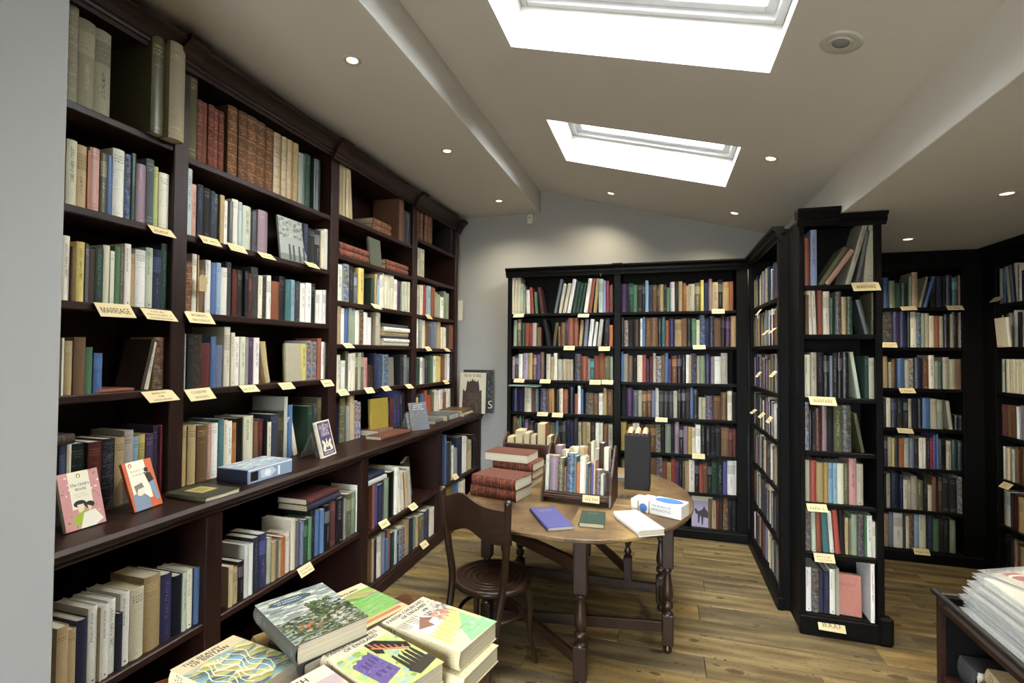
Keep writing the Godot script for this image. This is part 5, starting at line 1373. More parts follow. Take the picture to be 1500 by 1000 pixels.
		[-3616, 16, 207, "purple", 0, 7, 0], [-3599, 24, 238, "sage", 0, 7, 0], [-3574, 22, 214, "tan", 0, 7, 0], [-3551, 16, 222, "mauve", 0, 7, 0], [-3534, 22, 217, "brown", 0, 7, 0], 
		[-3511, 22, 222, "black", 0, 7, 0]
	], 0.2],
	["side", 1.612, 0.02, "on second shelf of the edge-on black bookcase", [
		[-4434, 32, 239, "olive", 0, 7, 0], [-4401, 35, 218, "dark green", 0, 7, 0], [-4365, 29, 226, "olive", 0, 7, 0], [-4335, 20, 210, "stone", 0, 7, 0], [-4314, 20, 255, "white", 0, 7, 0], 
		[-4293, 26, 218, "tan", 0, 10, 0], [-4266, 20, 246, "brown", 0, 7, 0], [-4245, 35, 230, "ivory", 0, 7, 0], [-4209, 16, 252, "purple", 0, 7, 0], [-4152, 28, 239, "olive", 0, 10, 0], 
		[-4123, 25, 205, "rust", 0, 7, 0], [-4097, 15, 216, "tan", 0, 7, 0], [-4081, 26, 246, "rust", 0, 7, 0], [-4054, 30, 216, "slate", 0, 7, 0], [-4023, 14, 209, "charcoal", 0, 10, 0], 
		[-4008, 36, 212, "sage", 0, 7, 0], [-3971, 33, 255, "sage", 0, 7, 0], [-3937, 20, 233, "slate blue", 0, 7, 0], [-3916, 16, 224, "dark brown", 0, 7, 0], 
		[-3899, 31, 249, "slate blue", 0, 7, 0], [-3867, 20, 248, "ivory", 0, 7, 0], [-3846, 18, 234, "ivory", 0, 7, 0], [-3827, 24, 211, "cream", 0, 7, 0], [-3802, 19, 205, "black", 0, 7, 0], 
		[-3782, 28, 207, "indigo", 0, 7, 0], [-3753, 22, 247, "white", 0, 7, 0], [-3730, 24, 206, "maroon", 0, 7, 0], [-3705, 35, 230, "rust", 0, 7, 0], [-3669, 21, 209, "dark green", 0, 7, 0], 
		[-3647, 18, 212, "maroon", 0, 7, 0], [-3628, 35, 248, "olive", 0, 7, 0], [-3592, 30, 218, "slate blue", 0, 7, 0], [-3561, 24, 248, "slate", 0, 7, 0], [-3536, 27, 234, "olive", 0, 7, 0]
	], 0.2],
	["side", 1.3, 0.02, "on third shelf of the edge-on black bookcase", [
		[-4434, 18, 227, "mauve", 0, 7, 0], [-4415, 33, 229, "stone", 0, 7, 0], [-4381, 32, 251, "navy", 0, 7, 0], [-4348, 30, 252, "stone", 0, 7, 0], [-4317, 30, 210, "dark brown", 0, 7, 0], 
		[-4286, 33, 233, "indigo", 0, 7, 0], [-4252, 36, 238, "dark green", 0, 7, 0], [-4215, 34, 247, "white", 0, 10, 0], [-4180, 24, 249, "purple", 0, 7, 0], [-4155, 33, 230, "tan", 0, 7, 0], 
		[-4121, 25, 209, "olive", 0, 7, 0], [-4095, 27, 240, "dark brown", 0, 7, 0], [-4067, 38, 225, "ivory", 0, 7, 0], [-4028, 31, 245, "sage", 0, 7, 0], [-3996, 20, 220, "purple", 0, 7, 0], 
		[-3975, 31, 215, "mauve", 0, 7, 0], [-3943, 30, 230, "navy", 0, 10, 0], [-3912, 19, 209, "slate", 0, 7, 0], [-3892, 26, 231, "ivory", 0, 7, 0], [-3865, 20, 233, "maroon", 0, 7, 0], 
		[-3844, 30, 213, "tan", 0, 7, 0], [-3813, 21, 210, "black", 0, 7, 0], [-3791, 17, 254, "brown", 0, 7, 0], [-3773, 24, 251, "ivory", 0, 7, 0], [-3748, 27, 248, "olive", 0, 7, 0], 
		[-3720, 20, 234, "black", 0, 7, 0], [-3699, 28, 218, "indigo", 0, 7, 0], [-3670, 16, 255, "stone", 0, 7, 0], [-3653, 38, 213, "white", 0, 10, 0], [-3614, 21, 246, "stone", 0, 7, 0], 
		[-3592, 21, 209, "stone", 0, 7, 0], [-3570, 19, 249, "ivory", 0, 7, 0], [-3550, 15, 247, "olive", 0, 7, 0], [-3534, 28, 230, "mauve", 0, 7, 0]
	], 0.2],
	["side", 0.998, 0.02, "on fourth shelf of the edge-on black bookcase", [
		[-4434, 36, 251, "sage", 0, 7, 0], [-4397, 36, 243, "charcoal", 0, 7, 0], [-4360, 28, 248, "maroon", 0, 10, 0], [-4331, 21, 206, "indigo", 0, 10, 0], 
		[-4309, 36, 243, "dark brown", 0, 7, 0], [-4272, 27, 251, "indigo", 0, 7, 0], [-4244, 35, 254, "indigo", 0, 7, 0], [-4208, 25, 242, "olive", 0, 7, 0], [-4182, 30, 221, "white", 0, 7, 0], 
		[-4151, 38, 234, "dark green", 0, 7, 0], [-4112, 23, 235, "navy", 0, 7, 0], [-4088, 30, 211, "ivory", 0, 7, 0], [-4057, 35, 224, "charcoal", 0, 7, 0], [-4021, 32, 250, "brown", 0, 7, 0], 
		[-3948, 29, 244, "mauve", 0, 7, 0], [-3918, 28, 252, "ivory", 0, 7, 0], [-3889, 38, 225, "navy", 0, 7, 0], [-3850, 31, 241, "cream", 0, 7, 0], [-3818, 26, 242, "dark brown", 0, 10, 0], 
		[-3791, 14, 234, "white", 0, 7, 0], [-3776, 35, 225, "navy", 0, 7, 0], [-3740, 21, 211, "slate blue", 0, 7, 0], [-3718, 19, 222, "stone", 0, 7, 0], [-3698, 15, 245, "mauve", 0, 7, 0], 
		[-3682, 35, 227, "white", 0, 7, 0], [-3646, 37, 206, "charcoal", 0, 7, 0], [-3608, 37, 231, "stone", 0, 7, 0], [-3570, 23, 251, "mauve", 0, 7, 0], [-3546, 27, 222, "ivory", 0, 7, 0], 
		[-3518, 33, 226, "sage", 0, 7, 0]
	], 0.2],
	["side", 0.697, 0.02, "on fifth shelf of the edge-on black bookcase", [
		[-4434, 14, 251, "olive", 0, 7, 0], [-4419, 14, 206, "dark brown", 0, 7, 0], [-4404, 18, 209, "brown", 0, 7, 0], [-4385, 34, 217, "navy", 0, 7, 0], [-4350, 24, 215, "mauve", 0, 7, 0], 
		[-4325, 28, 239, "sage", 0, 7, 0], [-4296, 32, 211, "navy", 0, 10, 0], [-4263, 17, 221, "stone", 0, 7, 0], [-4245, 16, 244, "rust", 0, 7, 0], [-4228, 17, 251, "navy", 0, 7, 0], 
		[-4210, 31, 245, "white", 0, 7, 0], [-4178, 18, 238, "stone", 0, 7, 0], [-4159, 15, 234, "dark brown", 0, 7, 0], [-4143, 16, 214, "navy", 0, 10, 0], [-4126, 36, 212, "cream", 0, 10, 0], 
		[-4089, 36, 245, "tan", 0, 7, 0], [-4052, 20, 224, "tan", 0, 10, 0], [-4031, 14, 238, "white", 0, 7, 0], [-4016, 14, 255, "indigo", 0, 10, 0], [-4001, 20, 233, "white", 0, 7, 0], 
		[-3980, 21, 210, "indigo", 0, 7, 0], [-3958, 23, 241, "brown", 0, 7, 0], [-3934, 16, 231, "black", 0, 7, 0], [-3917, 19, 226, "purple", 0, 7, 0], [-3897, 19, 219, "olive", 0, 7, 0], 
		[-3877, 36, 251, "charcoal", 0, 7, 0], [-3840, 30, 237, "cream", 0, 7, 0], [-3809, 20, 205, "white", 0, 10, 0], [-3788, 32, 230, "charcoal", 0, 7, 0], [-3755, 15, 208, "white", 0, 7, 0], 
		[-3739, 26, 254, "mauve", 0, 7, 0], [-3712, 16, 213, "dark green", 0, 7, 0], [-3695, 32, 234, "stone", 0, 7, 0], [-3662, 22, 206, "tan", 0, 7, 0], [-3639, 28, 249, "navy", 0, 7, 0], 
		[-3610, 17, 251, "slate", 0, 7, 0], [-3592, 14, 233, "charcoal", 0, 7, 0], [-3577, 31, 211, "white", 0, 7, 0], [-3545, 16, 211, "ivory", 0, 7, 0], [-3528, 29, 232, "sage", 0, 7, 0]
	], 0.2],
	["side", 0.38, 0.02, "on sixth shelf of the edge-on black bookcase", [
		[-4434, 32, 242, "rust", 0, 7, 0], [-4401, 23, 254, "dark green", 0, 7, 0], [-4377, 25, 253, "stone", 0, 7, 0], [-4351, 26, 215, "rust", 0, 7, 0], [-4324, 28, 248, "white", 0, 7, 0], 
		[-4295, 33, 238, "slate", 0, 7, 0], [-4261, 24, 212, "mauve", 0, 7, 0], [-4236, 35, 252, "stone", 0, 7, 0], [-4200, 30, 253, "indigo", 0, 7, 0], [-4169, 33, 229, "dark green", 0, 7, 0], 
		[-4135, 30, 241, "brown", 0, 7, 0], [-4104, 22, 213, "indigo", 0, 7, 0], [-4081, 26, 242, "rust", 0, 7, 0], [-4054, 20, 244, "navy", 0, 7, 0], [-4033, 37, 233, "tan", 0, 7, 0], 
		[-3995, 19, 209, "navy", 0, 7, 0], [-3975, 32, 222, "slate", 0, 7, 0], [-3942, 25, 224, "tan", 0, 10, 0], [-3916, 17, 255, "white", 0, 7, 0], [-3898, 24, 220, "charcoal", 0, 7, 0], 
		[-3873, 20, 253, "cream", 0, 7, 0], [-3852, 36, 218, "dark green", 0, 7, 0], [-3815, 22, 236, "brown", 0, 7, 0], [-3792, 30, 235, "slate blue", 0, 7, 0], 
		[-3761, 36, 253, "dark brown", 0, 7, 0], [-3724, 34, 225, "sage", 0, 7, 0], [-3689, 25, 228, "rust", 0, 10, 0], [-3663, 26, 246, "maroon", 0, 7, 0], 
		[-3636, 22, 222, "charcoal", 0, 10, 0], [-3613, 20, 248, "navy", 0, 10, 0], [-3592, 37, 248, "charcoal", 0, 7, 0], [-3554, 35, 233, "sage", 0, 7, 0], [-3518, 29, 206, "black", 0, 7, 0]
	], 0.2],
	["side", 0.085, 0.02, "on bottom shelf of the edge-on black bookcase", [
		[-4434, 36, 206, "white", 0, 7, 0], [-4397, 29, 221, "navy", 0, 7, 0], [-4367, 29, 232, "rust", 0, 7, 0], [-4337, 36, 252, "cream", 0, 7, 0], [-4300, 34, 216, "dark brown", 0, 7, 0], 
		[-4265, 16, 227, "slate", 0, 7, 0], [-4248, 18, 210, "tan", 0, 10, 0], [-4229, 17, 255, "stone", 0, 7, 0], [-4211, 31, 243, "slate", 0, 7, 0], [-4179, 21, 214, "dark brown", 0, 7, 0], 
		[-4157, 20, 241, "maroon", 0, 7, 0], [-4136, 18, 222, "maroon", 0, 7, 0], [-4117, 38, 240, "rust", 0, 7, 0], [-4078, 20, 220, "tan", 0, 7, 0], [-4057, 38, 247, "purple", 0, 7, 0], 
		[-4018, 15, 239, "rust", 0, 7, 0], [-4002, 38, 250, "slate blue", 0, 7, 0], [-3963, 37, 240, "cream", 0, 7, 0], [-3885, 17, 212, "tan", 0, 7, 0], [-3867, 20, 245, "dark brown", 0, 10, 0], 
		[-3846, 23, 211, "ivory", 0, 7, 0], [-3822, 14, 237, "tan", 0, 7, 0], [-3807, 22, 223, "navy", 0, 7, 0], [-3784, 23, 207, "stone", 0, 7, 0], [-3720, 19, 226, "dark green", 0, 7, 0], 
		[-3700, 24, 253, "brown", 0, 7, 0], [-3675, 22, 253, "slate blue", 0, 7, 0], [-3652, 32, 228, "slate blue", 0, 7, 0], [-3619, 15, 225, "rust", 0, 7, 0], 
		[-3603, 28, 243, "cream", 0, 7, 0], [-3574, 26, 205, "mauve", 0, 7, 0], [-3547, 15, 223, "dark green", 0, 7, 0], [-3531, 27, 248, "ivory", 0, 10, 0]
	], 0.2],
	["right", 1.915, 0.02, "on top shelf of the right wall bookcase", [
		[-4354, 22, 250, "sage", 0, 7, 0], [-4331, 30, 250, "blue", 0, 7, 0], [-4300, 34, 255, "black", 0, 7, 0], [-4265, 22, 255, "stone", -6, 7, 0], [-4242, 26, 260, "slate", -6, 7, 0], 
		[-4215, 24, 262, "navy", -6, 7, 0], [-4190, 26, 265, "ivory", -6, 7, 0], [-4163, 17, 250, "ivory", 0, 10, 0], [-4145, 41, 205, "navy", 0, 7, 0], [-4103, 38, 233, "stone", 0, 7, 0], 
		[-4064, 22, 212, "sage", 0, 7, 0], [-4041, 27, 211, "sage", 0, 7, 0], [-4013, 31, 246, "navy", 0, 7, 0], [-3981, 20, 236, "black", 0, 7, 0], [-3960, 31, 241, "brown", 0, 7, 0], 
		[-3928, 41, 212, "slate", 0, 7, 0], [-3886, 23, 207, "sage", 0, 7, 0], [-3862, 41, 235, "tan", 0, 7, 0], [-3820, 25, 218, "navy", 0, 10, 0], [-3794, 24, 228, "rust", 0, 10, 0], 
		[-3769, 24, 237, "olive", 0, 7, 0], [-3744, 16, 238, "tan", 0, 7, 0], [-3727, 18, 233, "stone", 0, 7, 0], [-3708, 16, 221, "pale grey", 0, 7, 0]
	], 0.2],
	["right", 1.612, 0.02, "on second shelf of the right wall bookcase", [
		[-4354, 16, 210, "slate", 0, 7, 0], [-4337, 22, 225, "yellow", 0, 7, 0], [-4314, 18, 225, "black", 0, 7, 0], [-4295, 30, 230, "crimson", 0, 7, 0], [-4264, 30, 235, "grey", 0, 7, 0], 
		[-4233, 18, 225, "olive", 0, 7, 0], [-4214, 26, 249, "pale grey", 0, 7, 0], [-4187, 40, 233, "navy", 0, 7, 0], [-4146, 31, 241, "tan", 0, 7, 0], [-4114, 23, 249, "ivory", 0, 7, 0], 
		[-4050, 19, 240, "ivory", 0, 7, 0], [-4030, 40, 247, "black", 0, 7, 0], [-3989, 18, 246, "pale grey", 0, 7, 0], [-3970, 42, 240, "pale grey", 0, 7, 0], 
		[-3927, 19, 242, "pale grey", 0, 7, 0], [-3907, 33, 217, "blue", 0, 10, 0], [-3873, 17, 222, "blue", 0, 10, 0], [-3855, 42, 220, "olive", 0, 7, 0], [-3812, 34, 225, "sage", 0, 10, 0], 
		[-3777, 22, 242, "navy", 0, 10, 0], [-3754, 29, 223, "cream", 0, 7, 0], [-3724, 16, 228, "brown", 0, 7, 0], [-3707, 21, 209, "pale grey", 0, 7, 0]
	], 0.2],
	["right", 1.3, 0.02, "on third shelf of the right wall bookcase", [
		[-4354, 40, 230, "pale grey", 0, 7, 0], [-4313, 14, 225, "charcoal", 0, 7, 0], [-4298, 28, 230, "cream", 0, 7, 0], [-4269, 28, 230, "cream", 0, 7, 0], [-4240, 28, 230, "cream", 0, 7, 0], 
		[-4211, 28, 230, "cream", 0, 7, 0], [-4182, 28, 230, "cream", 0, 7, 0], [-4153, 28, 230, "cream", 0, 7, 0], [-4124, 28, 230, "cream", 0, 7, 0], [-4095, 40, 246, "blue", 0, 7, 0], 
		[-4054, 22, 230, "sage", 0, 7, 0], [-4031, 30, 238, "stone", 0, 7, 0], [-4000, 36, 246, "cream", 0, 7, 0], [-3963, 26, 213, "black", 0, 7, 0], [-3936, 42, 247, "olive", 0, 10, 0], 
		[-3893, 24, 235, "black", 0, 7, 0], [-3868, 17, 245, "tan", 0, 7, 0], [-3850, 24, 216, "stone", 0, 7, 0], [-3825, 27, 219, "tan", 0, 7, 0], [-3797, 29, 224, "ivory", 0, 7, 0], 
		[-3767, 25, 226, "navy", 0, 7, 0], [-3741, 23, 208, "slate", 0, 7, 0], [-3717, 28, 241, "rust", 0, 7, 0]
	], 0.2],
	["right", 0.998, 0.02, "on fourth shelf of the right wall bookcase", [
		[-4354, 40, 215, "maroon", 0, 7, 0], [-4313, 50, 215, "brown", 0, 7, 0], [-4262, 45, 215, "brown", 0, 7, 0], [-4216, 20, 215, "navy", 0, 7, 0], [-4195, 14, 215, "white", 0, 7, 0], 
		[-4180, 18, 215, "sky blue", 0, 7, 0], [-4161, 40, 225, "mauve", 0, 7, 0], [-4120, 18, 236, "stone", 0, 7, 0], [-4101, 40, 221, "cream", 0, 7, 0], [-4060, 40, 227, "ivory", 0, 7, 0], 
		[-4019, 20, 211, "brown", 0, 7, 0], [-3998, 27, 221, "cream", 0, 7, 0], [-3970, 31, 211, "olive", 0, 7, 0], [-3938, 35, 221, "black", 0, 7, 0], [-3902, 42, 243, "blue", 0, 7, 0], 
		[-3859, 27, 245, "brown", 0, 7, 0], [-3831, 25, 232, "sage", 0, 7, 0], [-3805, 17, 216, "ivory", 0, 7, 0], [-3787, 41, 210, "tan", 0, 7, 0], [-3745, 28, 221, "ivory", 0, 7, 0], 
		[-3716, 40, 237, "olive", 0, 10, 0]
	], 0.2],
	["right", 0.697, 0.02, "on fifth shelf of the right wall bookcase", [
		[-4354, 16, 225, "olive", 0, 7, 0], [-4337, 18, 225, "ivory", 0, 7, 0], [-4318, 18, 222, "stone", 0, 7, 0], [-4299, 14, 222, "cream", 0, 7, 0], [-4284, 16, 220, "ochre", 0, 7, 0], 
		[-4267, 18, 220, "yellow", 0, 7, 0], [-4248, 16, 222, "pale blue", 0, 7, 0], [-4231, 28, 242, "brown", 0, 7, 0], [-4202, 26, 249, "brown", 0, 7, 0], [-4175, 29, 233, "brown", 0, 10, 0], 
		[-4145, 32, 214, "slate", 0, 7, 0], [-4112, 23, 215, "ivory", 0, 7, 0], [-4088, 22, 222, "slate", 0, 7, 0], [-4065, 39, 207, "cream", 0, 7, 0], [-4025, 33, 233, "black", 0, 7, 0], 
		[-3991, 32, 233, "brown", 0, 7, 0], [-3958, 42, 223, "black", 0, 7, 0], [-3915, 40, 214, "rust", 0, 7, 0], [-3874, 40, 230, "pale grey", 0, 7, 0], [-3833, 27, 231, "olive", 0, 7, 0], 
		[-3765, 35, 223, "pale grey", 0, 7, 0], [-3729, 20, 242, "rust", 0, 7, 0], [-3708, 30, 244, "olive", 0, 10, 0]
	], 0.2],
	["right", 0.38, 0.02, "on sixth shelf of the right wall bookcase", [
		[-4354, 70, 240, "pale grey", 0, 7, 0], [-4283, 20, 235, "charcoal", 0, 7, 0], [-4262, 60, 235, "maroon", 0, 7, 0], [-4201, 45, 230, "tan", 0, 7, 0], [-4155, 45, 230, "tan", 0, 7, 0], 
		[-4109, 45, 230, "tan", 0, 7, 0], [-4063, 29, 211, "black", 0, 7, 0], [-4033, 42, 219, "olive", 0, 7, 0], [-3990, 21, 217, "brown", 0, 7, 0], [-3968, 36, 217, "sage", 0, 7, 0], 
		[-3931, 39, 237, "stone", 0, 7, 0], [-3891, 24, 210, "slate", 0, 10, 0], [-3866, 23, 206, "navy", 0, 7, 0], [-3842, 38, 224, "tan", 0, 7, 0], [-3803, 31, 224, "olive", 0, 7, 0], 
		[-3771, 25, 209, "brown", 0, 7, 0], [-3745, 20, 237, "pale grey", 0, 7, 0], [-3724, 29, 247, "slate", 0, 7, 0]
	], 0.2],
	["right", 0.085, 0.02, "on bottom shelf of the right wall bookcase", [
		[-4354, 60, 230, "black", 0, 7, 0], [-4293, 30, 235, "navy", 0, 7, 0], [-4262, 40, 225, "salmon", 0, 7, 0], [-4221, 35, 210, "brown", 0, 7, 0], [-4185, 40, 205, "tan", 0, 7, 0], 
		[-4144, 16, 224, "brown", 0, 7, 0], [-4127, 20, 220, "ivory", 0, 7, 0], [-4106, 32, 246, "tan", 0, 7, 0], [-4073, 23, 248, "navy", 0, 7, 0], [-4049, 31, 212, "blue", 0, 7, 0], 
		[-4017, 25, 227, "brown", 0, 7, 0], [-3991, 39, 247, "olive", 0, 7, 0], [-3951, 19, 235, "stone", 0, 7, 0], [-3931, 19, 209, "rust", 0, 7, 0], [-3911, 27, 228, "pale grey", 0, 7, 0], 
		[-3883, 28, 250, "tan", 0, 7, 0], [-3854, 19, 208, "tan", 0, 10, 0], [-3834, 37, 249, "sage", 0, 7, 0], [-3796, 34, 243, "rust", 0, 7, 0], [-3761, 17, 212, "olive", 0, 7, 0], 
		[-3703, 30, 226, "black", 0, 7, 0]
	], 0.2],
]

func shelved_books() -> void:
	var cloth := MB.new()
	var glossy := MB.new()
	var pages := MB.new()
	for sh in SHELVES:
		var fr := frame_of(sh[0])
		var y: float = sh[1]
		var r := RandomNumberGenerator.new(); r.seed = hash(sh[3])
		var total: int = sh[4].size()
		for i in total:
			var e: Array = sh[4][i]
			var t: float = e[1] * 0.001 - 0.0006
			var h: float = e[2] * 0.001
			var named: Color = PAL[e[3]]
			var j := r.randf_range(-0.035, 0.035)
			var col := Color(clampf(named.r + j + r.randf_range(-0.012, 0.012), 0.02, 1), clampf(named.g + j + r.randf_range(-0.012, 0.012), 0.02, 1), clampf(named.b + j + r.randf_range(-0.012, 0.012), 0.02, 1))
			var d := clampf(h * r.randf_range(0.64, 0.74), 0.10, sh[5])
			var style: int = e[5]
			if style == 7: style = r.randi_range(1, 5) if t > 0.009 else (0 if r.randf() < 0.4 else 2)
			var soft := t < 0.016 and r.randf() < 0.6
			var gl: bool = r.randf() < 0.55 and e[3] != "leather" and e[3] != "red leather" and e[3] != "vellum"
			var back: float = -(sh[2] as float) - r.randf_range(0.0, 0.012) + (e[6] * 0.001 if e.size() > 7 else 0.0)
			# the foot of the book: a leaning one turns about its lower corner
			var lean := deg_to_rad(-e[4])
			var foot := Vector3(e[0] * 0.001 + e[1] * 0.0005, y, back)
			var own := Transform3D(Basis(Vector3(0, 0, 1), lean), foot)
			if e[4] != 0:
				own.origin.y += absf(sin(lean)) * t / 2
			var tr := fr * own
			if e[-1] == 1:
				var look := "tall " if h > 0.285 else ("small " if h < 0.165 else "")
				look = ("slim " if t < 0.014 else ("thick " if t > 0.045 else "")) + look if look == "" or look == "tall " else look
				book("book", "%s%s book%s, %s from left %s" % [look, e[3], " leaning" if absf(e[4]) > 3 else "", nth(i) if i < total - 1 or i == 0 else "last", sh[3]], tr, t, h, d, col, style, soft, "books standing on the shelves", gl)
			else:
				var bulge := 0.0 if soft or t < 0.012 else minf(t * 0.18, 0.008)
				var over := 0.0 if soft else 0.0028
				var m := glossy if gl else cloth
				var n0 := m.v.size()
				cover_into(m, t, h, d, col, style, bulge, over)
				m.xform(tr, n0)
				n0 = pages.v.size()
				pages_into(pages, t, h, d, page_tone(r), bulge, over)
				pages.xform(tr, n0)
	var am := ArrayMesh.new()
	cloth.mesh(am, M.cloth)
	glossy.mesh(am, M.jacket)
	pages.mesh(am, M.pages)
	var rest := obj("shelved_books", am, null, self)
	tag(rest, "rows of smaller second-hand books filling the farther and darker shelves", "books")
	rest.set_meta("kind", "stuff")

# ---------------------------------------------------------------- books that lie or stand apart
func flat_frame(spine_foot: Vector3, head: Vector3, up: Vector3) -> Transform3D:
	var x := up.normalized()
	var y := (head - x * head.dot(x)).normalized()
	return Transform3D(Basis(x, y, x.cross(y)), spine_foot)

# lying book with a thickness t whose lower face is at height y; a, b: the ends of its spine (tail, head)
func lying(label: String, a: Vector2, b: Vector2, y: float, t: float, d: float, colour: String, style := 7, group := "", glossy := false, down := false) -> Node3D:
	var head := Vector3(b.x - a.x, 0, b.y - a.y)
	var up := Vector3.DOWN if down else Vector3.UP
	var st := style if style != 7 else rng.randi_range(1, 5)
	return book("book", label, flat_frame(Vector3(a.x, y + t / 2, a.y), head, up), t, head.length(), d, PAL[colour], st, false, group, glossy)

# an open square on a picture, filled row by row
func poly(img: Image, pts: Array, col: Color) -> void:
	var w := img.get_width()
	var h := img.get_height()
	var y0 := h
	var y1 := 0
	for p in pts:
		y0 = mini(y0, int(p[1] * h)); y1 = maxi(y1, int(p[1] * h))
	for y in range(maxi(y0, 0), mini(y1 + 1, h)):
		var xs := []
		var fy := (y + 0.5) / h
		for i in pts.size():
			var a = pts[i]
			var b = pts[(i + 1) % pts.size()]
			if (a[1] <= fy) != (b[1] <= fy):
				xs.append(a[0] + (b[0] - a[0]) * (fy - a[1]) / (b[1] - a[1]))
		xs.sort()
		for i in range(0, xs.size() - 1, 2):
			var l := clampi(int(xs[i] * w), 0, w)
			var e := clampi(int(xs[i + 1] * w) + 1, 0, w)
			if e > l: img.fill_rect(Rect2i(l, y, e - l, 1), col)

func oval(img: Image, cx: float, cy: float, rx: float, ry: float, col: Color) -> void:
	var pts := []
	for k in 28: pts.append([cx + rx * cos(TAU * k / 28), cy + ry * sin(TAU * k / 28)])
	poly(img, pts, col)

func sheet(col: Color, w := 192, h := 272) -> Image:
	var img := Image.create(w, h, false, Image.FORMAT_RGB8)
	img.fill(col)
	return img

# printed picture on the front cover: a thin sheet of paper on the board
func print_on(o: Node3D, t: float, h: float, d: float, img: Image, inset := 0.0, z_in := 0.0, rough := 0.4) -> void:
	var m := MB.new()
	var x := t / 2 + 0.0004
	var a := Vector3(x, inset, -z_in - inset)
	var b := Vector3(x, inset, -d + inset)
	var up := Vector3(0, h - 2 * inset, 0)
	m.quad(a, b, b + up, a + up, Vector2(0, 1), Vector2(1, 1), Vector2(1, 0), Vector2(0, 0))
	var k := Vector3(-0.0004, 0, 0)
	for e in [[b, a], [a + up, b + up], [a, a + up], [b + up, b]]:
		m.quad(e[0] + k, e[1] + k, e[1], e[0], Vector2(0.5, 0.01), Vector2(0.5, 0.01), Vector2(0.5, 0.01), Vector2(0.5, 0.01))
	var mat := sm(Color.WHITE, rough)
	mat.albedo_texture = tex(img)
	obj("cover_print", m.mesh(), mat, o.get_node("cover"))

# words on the front cover; fx, fy: the middle of the line as shares of width and height from the top left corner
func cover_words(o: Node3D, t: float, h: float, d: float, words: String, fx: float, fy: float, width: float, mat: Material, font: Font = null) -> void:
	lettering(o.get_node("cover"), words, width, Transform3D(Basis(Vector3(0, 0, -1), Vector3(0, 1, 0), Vector3(1, 0, 0)), Vector3(t / 2 + 0.001, h * (1.0 - fy), -d * fx)), mat, font)

func cover_spot(t: float, h: float, d: float, fx: float, fy: float) -> Transform3D:
	return Transform3D(Basis(Vector3(0, 0, -1), Vector3(0, 1, 0), Vector3(1, 0, 0)), Vector3(t / 2 + 0.0008, h * (1.0 - fy), -d * fx))

func spine_words(o: Node3D, h: float, words: String, length: float, at: float, mat: Material, font: Font = null, z := 0.001) -> void:
	lettering(o.get_node("cover"), words, length, Transform3D(Basis(Vector3(0, -1, 0), Vector3(1, 0, 0), Vector3(0, 0, 1)), Vector3(0, h * (1.0 - at), z)), mat, font)

# a book shown face out: foot: the lower corner at its spine; right: along its lower edge; back: how far it leans back, in degrees
func facing(label: String, foot: Vector3, right: Vector3, back: float, t: float, h: float, d: float, colour: Color, style := 0, soft := false) -> Node3D:
	var r := right.normalized()
	var out := r.cross(Vector3.UP).normalized()        # away from the wall, towards the reader
	out = -out if out.dot(Vector3(0, 0, 1)) + out.dot(Vector3(1, 0, 0)) * 0.6 < 0 else out
	var turn := Basis(r, -deg_to_rad(back)) if r.cross(Vector3.UP).dot(out) > 0 else Basis(r, deg_to_rad(back))
	var y := Vector3.UP
	# lean the head away from the reader
	y = (Vector3.UP * cos(deg_to_rad(back)) - out * sin(deg_to_rad(back))).normalized()
	var x := (out * cos(deg_to_rad(back)) + Vector3.UP * sin(deg_to_rad(back))).normalized()
	var z := x.cross(y)
	return book("display_book", label, Transform3D(Basis(x, y, z), foot + y * 0.0 - x * t / 2), t, h, d, colour, style, soft, "", true)

func rest_stand(label: String, at: Transform3D, w: float, h: float) -> void:
	# clear acrylic easel: sloping back, foot and lip in one bent sheet
	var o := thing("book_easel", label, "book stand", at, "clear easels on the ledge")
	var m := MB.new()
	var th := 0.003
	m.prism([Vector2(0.02, 0), Vector2(0.02, th), Vector2(-0.005, th), Vector2(-0.045, h), Vector2(-0.11, 0.0), Vector2(-0.107, 0.0), Vector2(-0.0455, h - 0.012), Vector2(-0.0075, 0.0)], Vector3(0, 0, 0), Vector3(0, 0, 1), Vector3(0, 1, 0), Vector3(w, 0, 0))
	obj("sheet", m.mesh(), M.acrylic, o)

func lb(o: Node3D) -> void:
	var im := sheet(Color("33352c"), 160, 192)
	poly(im, [[0.28, 0.22], [0.75, 0.2], [0.78, 0.62], [0.3, 0.66]], Color("b8a45e"))
	poly(im, [[0.38, 0.3], [0.66, 0.29], [0.68, 0.52], [0.4, 0.56]], Color("8c8a5a"))
	print_on(o, 0.018, 0.22, 0.165, im)

